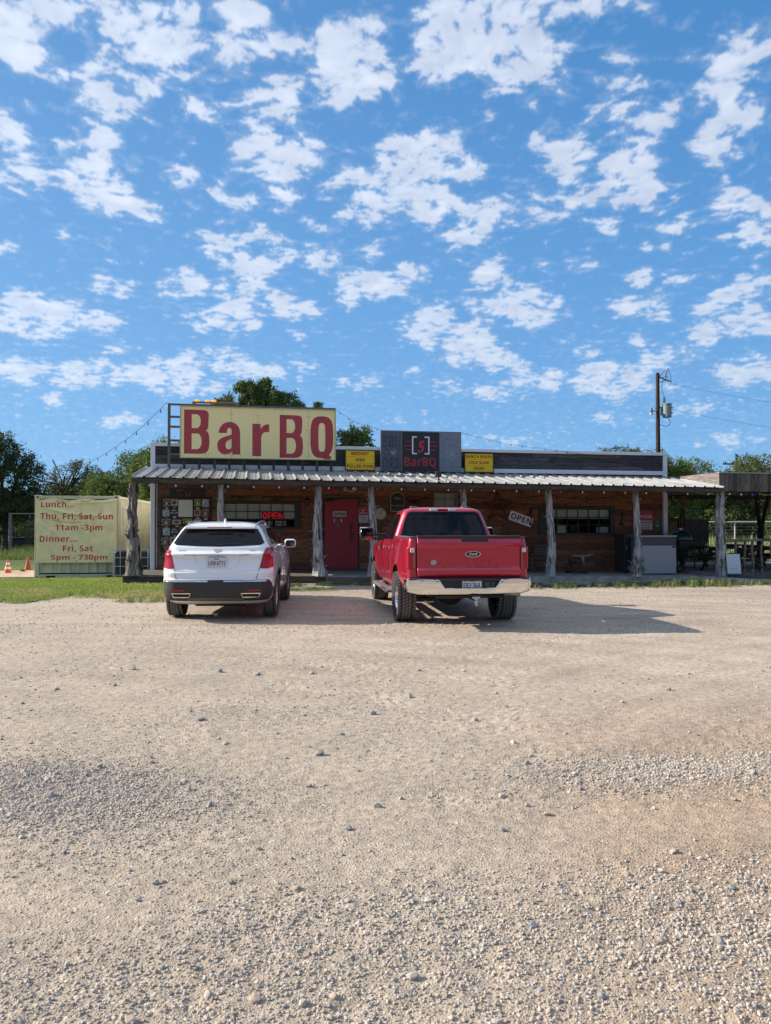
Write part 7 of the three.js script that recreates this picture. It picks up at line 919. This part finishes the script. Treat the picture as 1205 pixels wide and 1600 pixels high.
tree('pecan_tree', 'big full crowned tree rising behind the yellow roof sign', [2.2, -15.8], { trunk: [0.32, 3.2], n: 9500, seed: 17, color: [0.08, 0.13, 0.03], leaf: 0.16, twig: 0.24, fill: 0.6, lobes: [[-1.5, 8.75, 0, 0.4, 0.5, 0.4, 0.25], [-2.5, 8.5, 0.2, 0.4, 0.45, 0.4, 0.22], [1.3, 7.6, 0, 0.45, 0.4, 0.4, 0.2], [-3.8, 7.6, 0, 0.4, 0.5, 0.4, 0.2], [-2.0, 8.0, 0, 0.85, 0.9, 1.0, 1.5], [-3.1, 7.35, 0, 0.9, 0.85, 0.9, 1.1], [-0.8, 7.6, 0.2, 1.1, 1.0, 1.1, 1.7], [0.45, 7.1, 0, 1.3, 0.8, 1.2, 1.4], [-1.9, 6.2, 0.1, 1.7, 1.2, 1.5, 1.2], [3.15, 5.95, 0.1, 1.0, 1.0, 1.1, 1.3], [3.7, 5.2, 0.1, 0.75, 0.7, 0.8, 0.6], [0.3, 5.3, 0, 2.4, 1.0, 1.6, 0.8], [2.7, 4.9, 0, 1.3, 0.8, 1.1, 0.4]] });
tree('elm_tree', 'upright green tree just past the far corner of the restaurant', [24.4, -17.6], { trunk: [0.2, 2.2], n: 4300, seed: 18, color: ELM, leaf: 0.15, fill: 0.66, lobes: [[-0.7, 5.3, 0, 0.9, 0.9, 1.0], [0.5, 4.6, 0, 1.3, 1.0, 1.1], [-0.3, 3.7, 0, 1.5, 1.2, 1.2], [1.5, 3.7, 0, 1.2, 0.8, 0.9], [0.2, 2.4, 0.2, 1.8, 1.1, 1.2]] });
tree('elm_tree', 'tree top barely showing over the parapet before the utility pole', [20.8, -16.6], { trunk: [0.2, 2.4], n: 2600, seed: 19, color: OLIVE, leaf: 0.15, lobes: [[0.2, 5.5, 0, 1.0, 0.72, 0.9], [-0.9, 5.3, 0, 0.7, 0.7, 0.8], [1.1, 5.2, 0, 0.7, 0.8, 0.8], [0, 4.2, 0, 1.6, 1.1, 1.2]] });
const far = 'trees beyond the field of tall grass', farLab = ['broad green tree beyond the field, below the distant pole', 'dark tree beyond the field close to the white outbuilding', 'sunlit olive tree at the outer end of the field', 'low dense tree behind the pipe fence posts', 'full tree beyond the fence seen past the forked post', 'deep green tree beyond the field over the shelter roof', 'leafy tree beyond the field, between the outbuilding and the fence posts', 'tall olive tree behind the others, right under the distant crossarm'];
[[35.2, -24.6, 1.12, OLIVE], [31.6, -31, 1.1, DARK], [40.5, -23.5, 1.2, ELM], [29.5, -26.5, 0.98, OAK], [37.9, -21.6, 1.08, OAK], [44, -27, 1.3, DARK], [33.2, -28.0, 1.12, ELM], [38.8, -28.5, 1.22, OLIVE]].forEach(([x, z, s, col], i) => tree('field_tree', farLab[i], [x, z], { trunk: [0.25, 1.6], n: 4200, seed: 30 + i, color: col, leaf: 0.19, twig: 0.4, lobes: [[0, 4.7 * s, 0, 2.0, 1.5, 1.8], [-2.2, 3.7 * s, 0, 1.8, 1.5, 1.6], [2.3, 3.8 * s, 0.2, 1.9, 1.5, 1.6], [0, 2.2, 0.4, 3.6, 1.7, 1.6], [-3.0, 1.5, 0.5, 1.9, 1.4, 1.4], [3.2, 1.5, 0.5, 1.9, 1.4, 1.4]] }));
// woods at the edge of the fields, one mass
{
  const r = rng(77), g = (() => { const P = [], C = []; for (let i = 0; i < 60; i++) { const a = V3(r() - 0.5, r() - 0.5, r() - 0.5).normalize(), b = V3(r() - 0.5, r() - 0.5, r() - 0.5).cross(a).normalize(), c = V3(r() - 0.5, r() - 0.5, r() - 0.5).normalize().multiplyScalar(0.95 * Math.cbrt(r())), s = 0.16 + 0.14 * r(), k = 0.7 + 0.6 * r(); a.multiplyScalar(s); b.multiplyScalar(s * 0.5); for (const v of [c.clone().sub(a), c.clone().add(b), c.clone().sub(b), c.clone().add(b), c.clone().add(a), c.clone().sub(b)]) { P.push(v.x, v.y, v.z); C.push(k, k, k); } } const q = new THREE.BufferGeometry(); q.setAttribute('position', new THREE.Float32BufferAttribute(P, 3)); q.setAttribute('color', new THREE.Float32BufferAttribute(C, 3)); q.computeVertexNormals(); return q; })();
  const list = []; for (let i = 0; i < 5200; i++) { const a = (-60 + 145 * r()) * 0.01745, d = 78 + 40 * r() * r() + 18 * fbm(a * 6, 3, 3), h = 4.2 + 2.6 * fbm(a * 14 + 4, 1, 4), y = h * r(); list.push([Math.sin(a) * d, y, 22 - Math.cos(a) * d, 1.1 + 0.9 * r()]); }
  const im = new THREE.InstancedMesh(g, leafMat, list.length), m = new THREE.Matrix4(), q = new THREE.Quaternion(), c = new THREE.Color(); list.forEach(([x, y, z, s], i) => { m.compose(V3(x, y, z), q.setFromAxisAngle(V3(0, 1, 0), r() * 6.283), V3(s, s * 0.85, s)); im.setMatrixAt(i, m); const k = 0.75 + 0.5 * r(); im.setColorAt(i, c.setRGB(0.05 * k, 0.082 * k, 0.026 * k)); });
  // the same woods go on across the road behind the place where one stands: windows and paint mirror them
  const back = []; for (let i = 0; i < 3600; i++) { const x = -75 + 160 * r(), h = 7.5 + 5 * fbm(x * 0.06, 8, 3); back.push([x, h * r(), 62 + 12 * r() + 6 * fbm(x * 0.05, 2, 2), 1.3 + 1.0 * r()]); }
  const ib = new THREE.InstancedMesh(g, leafMat, back.length); back.forEach(([x, y, z, s], i) => { m.compose(V3(x, y, z), q.setFromAxisAngle(V3(0, 1, 0), r() * 6.283), V3(s, s * 0.9, s)); ib.setMatrixAt(i, m); const k = 0.75 + 0.5 * r(); ib.setColorAt(i, c.setRGB(0.045 * k, 0.075 * k, 0.025 * k)); });
  stuff('far_woods', ib, 'dark woods across the road, mirrored in the car windows', 'woods');
  stuff('far_woods', im, 'dark band of woods along the far edge of the fields', 'woods');
}

// ---------- shared groups of things that repeat ----------
const GROUPS = { traffic_cone: 'traffic cones on the bare dirt', bar_chair: 'high chairs on the porch', menu_sign: 'yellow menu boards on the parapet', log: 'log kerbs before the porch', window_card: 'cards in the shop windows', light_string: 'strings of bulbs', utility_pole: 'utility poles', power_wire: 'power wires', field_tree: far, elm_tree: 'trees round the restaurant', iron_yoke: 'ironwork over the window' };
for (const o of scene.children) { const k = o.name.replace(/_\d{3}$/, ''); if (GROUPS[k] && o.userData.category) o.userData.group = GROUPS[k]; }

renderer.render(scene, camera);
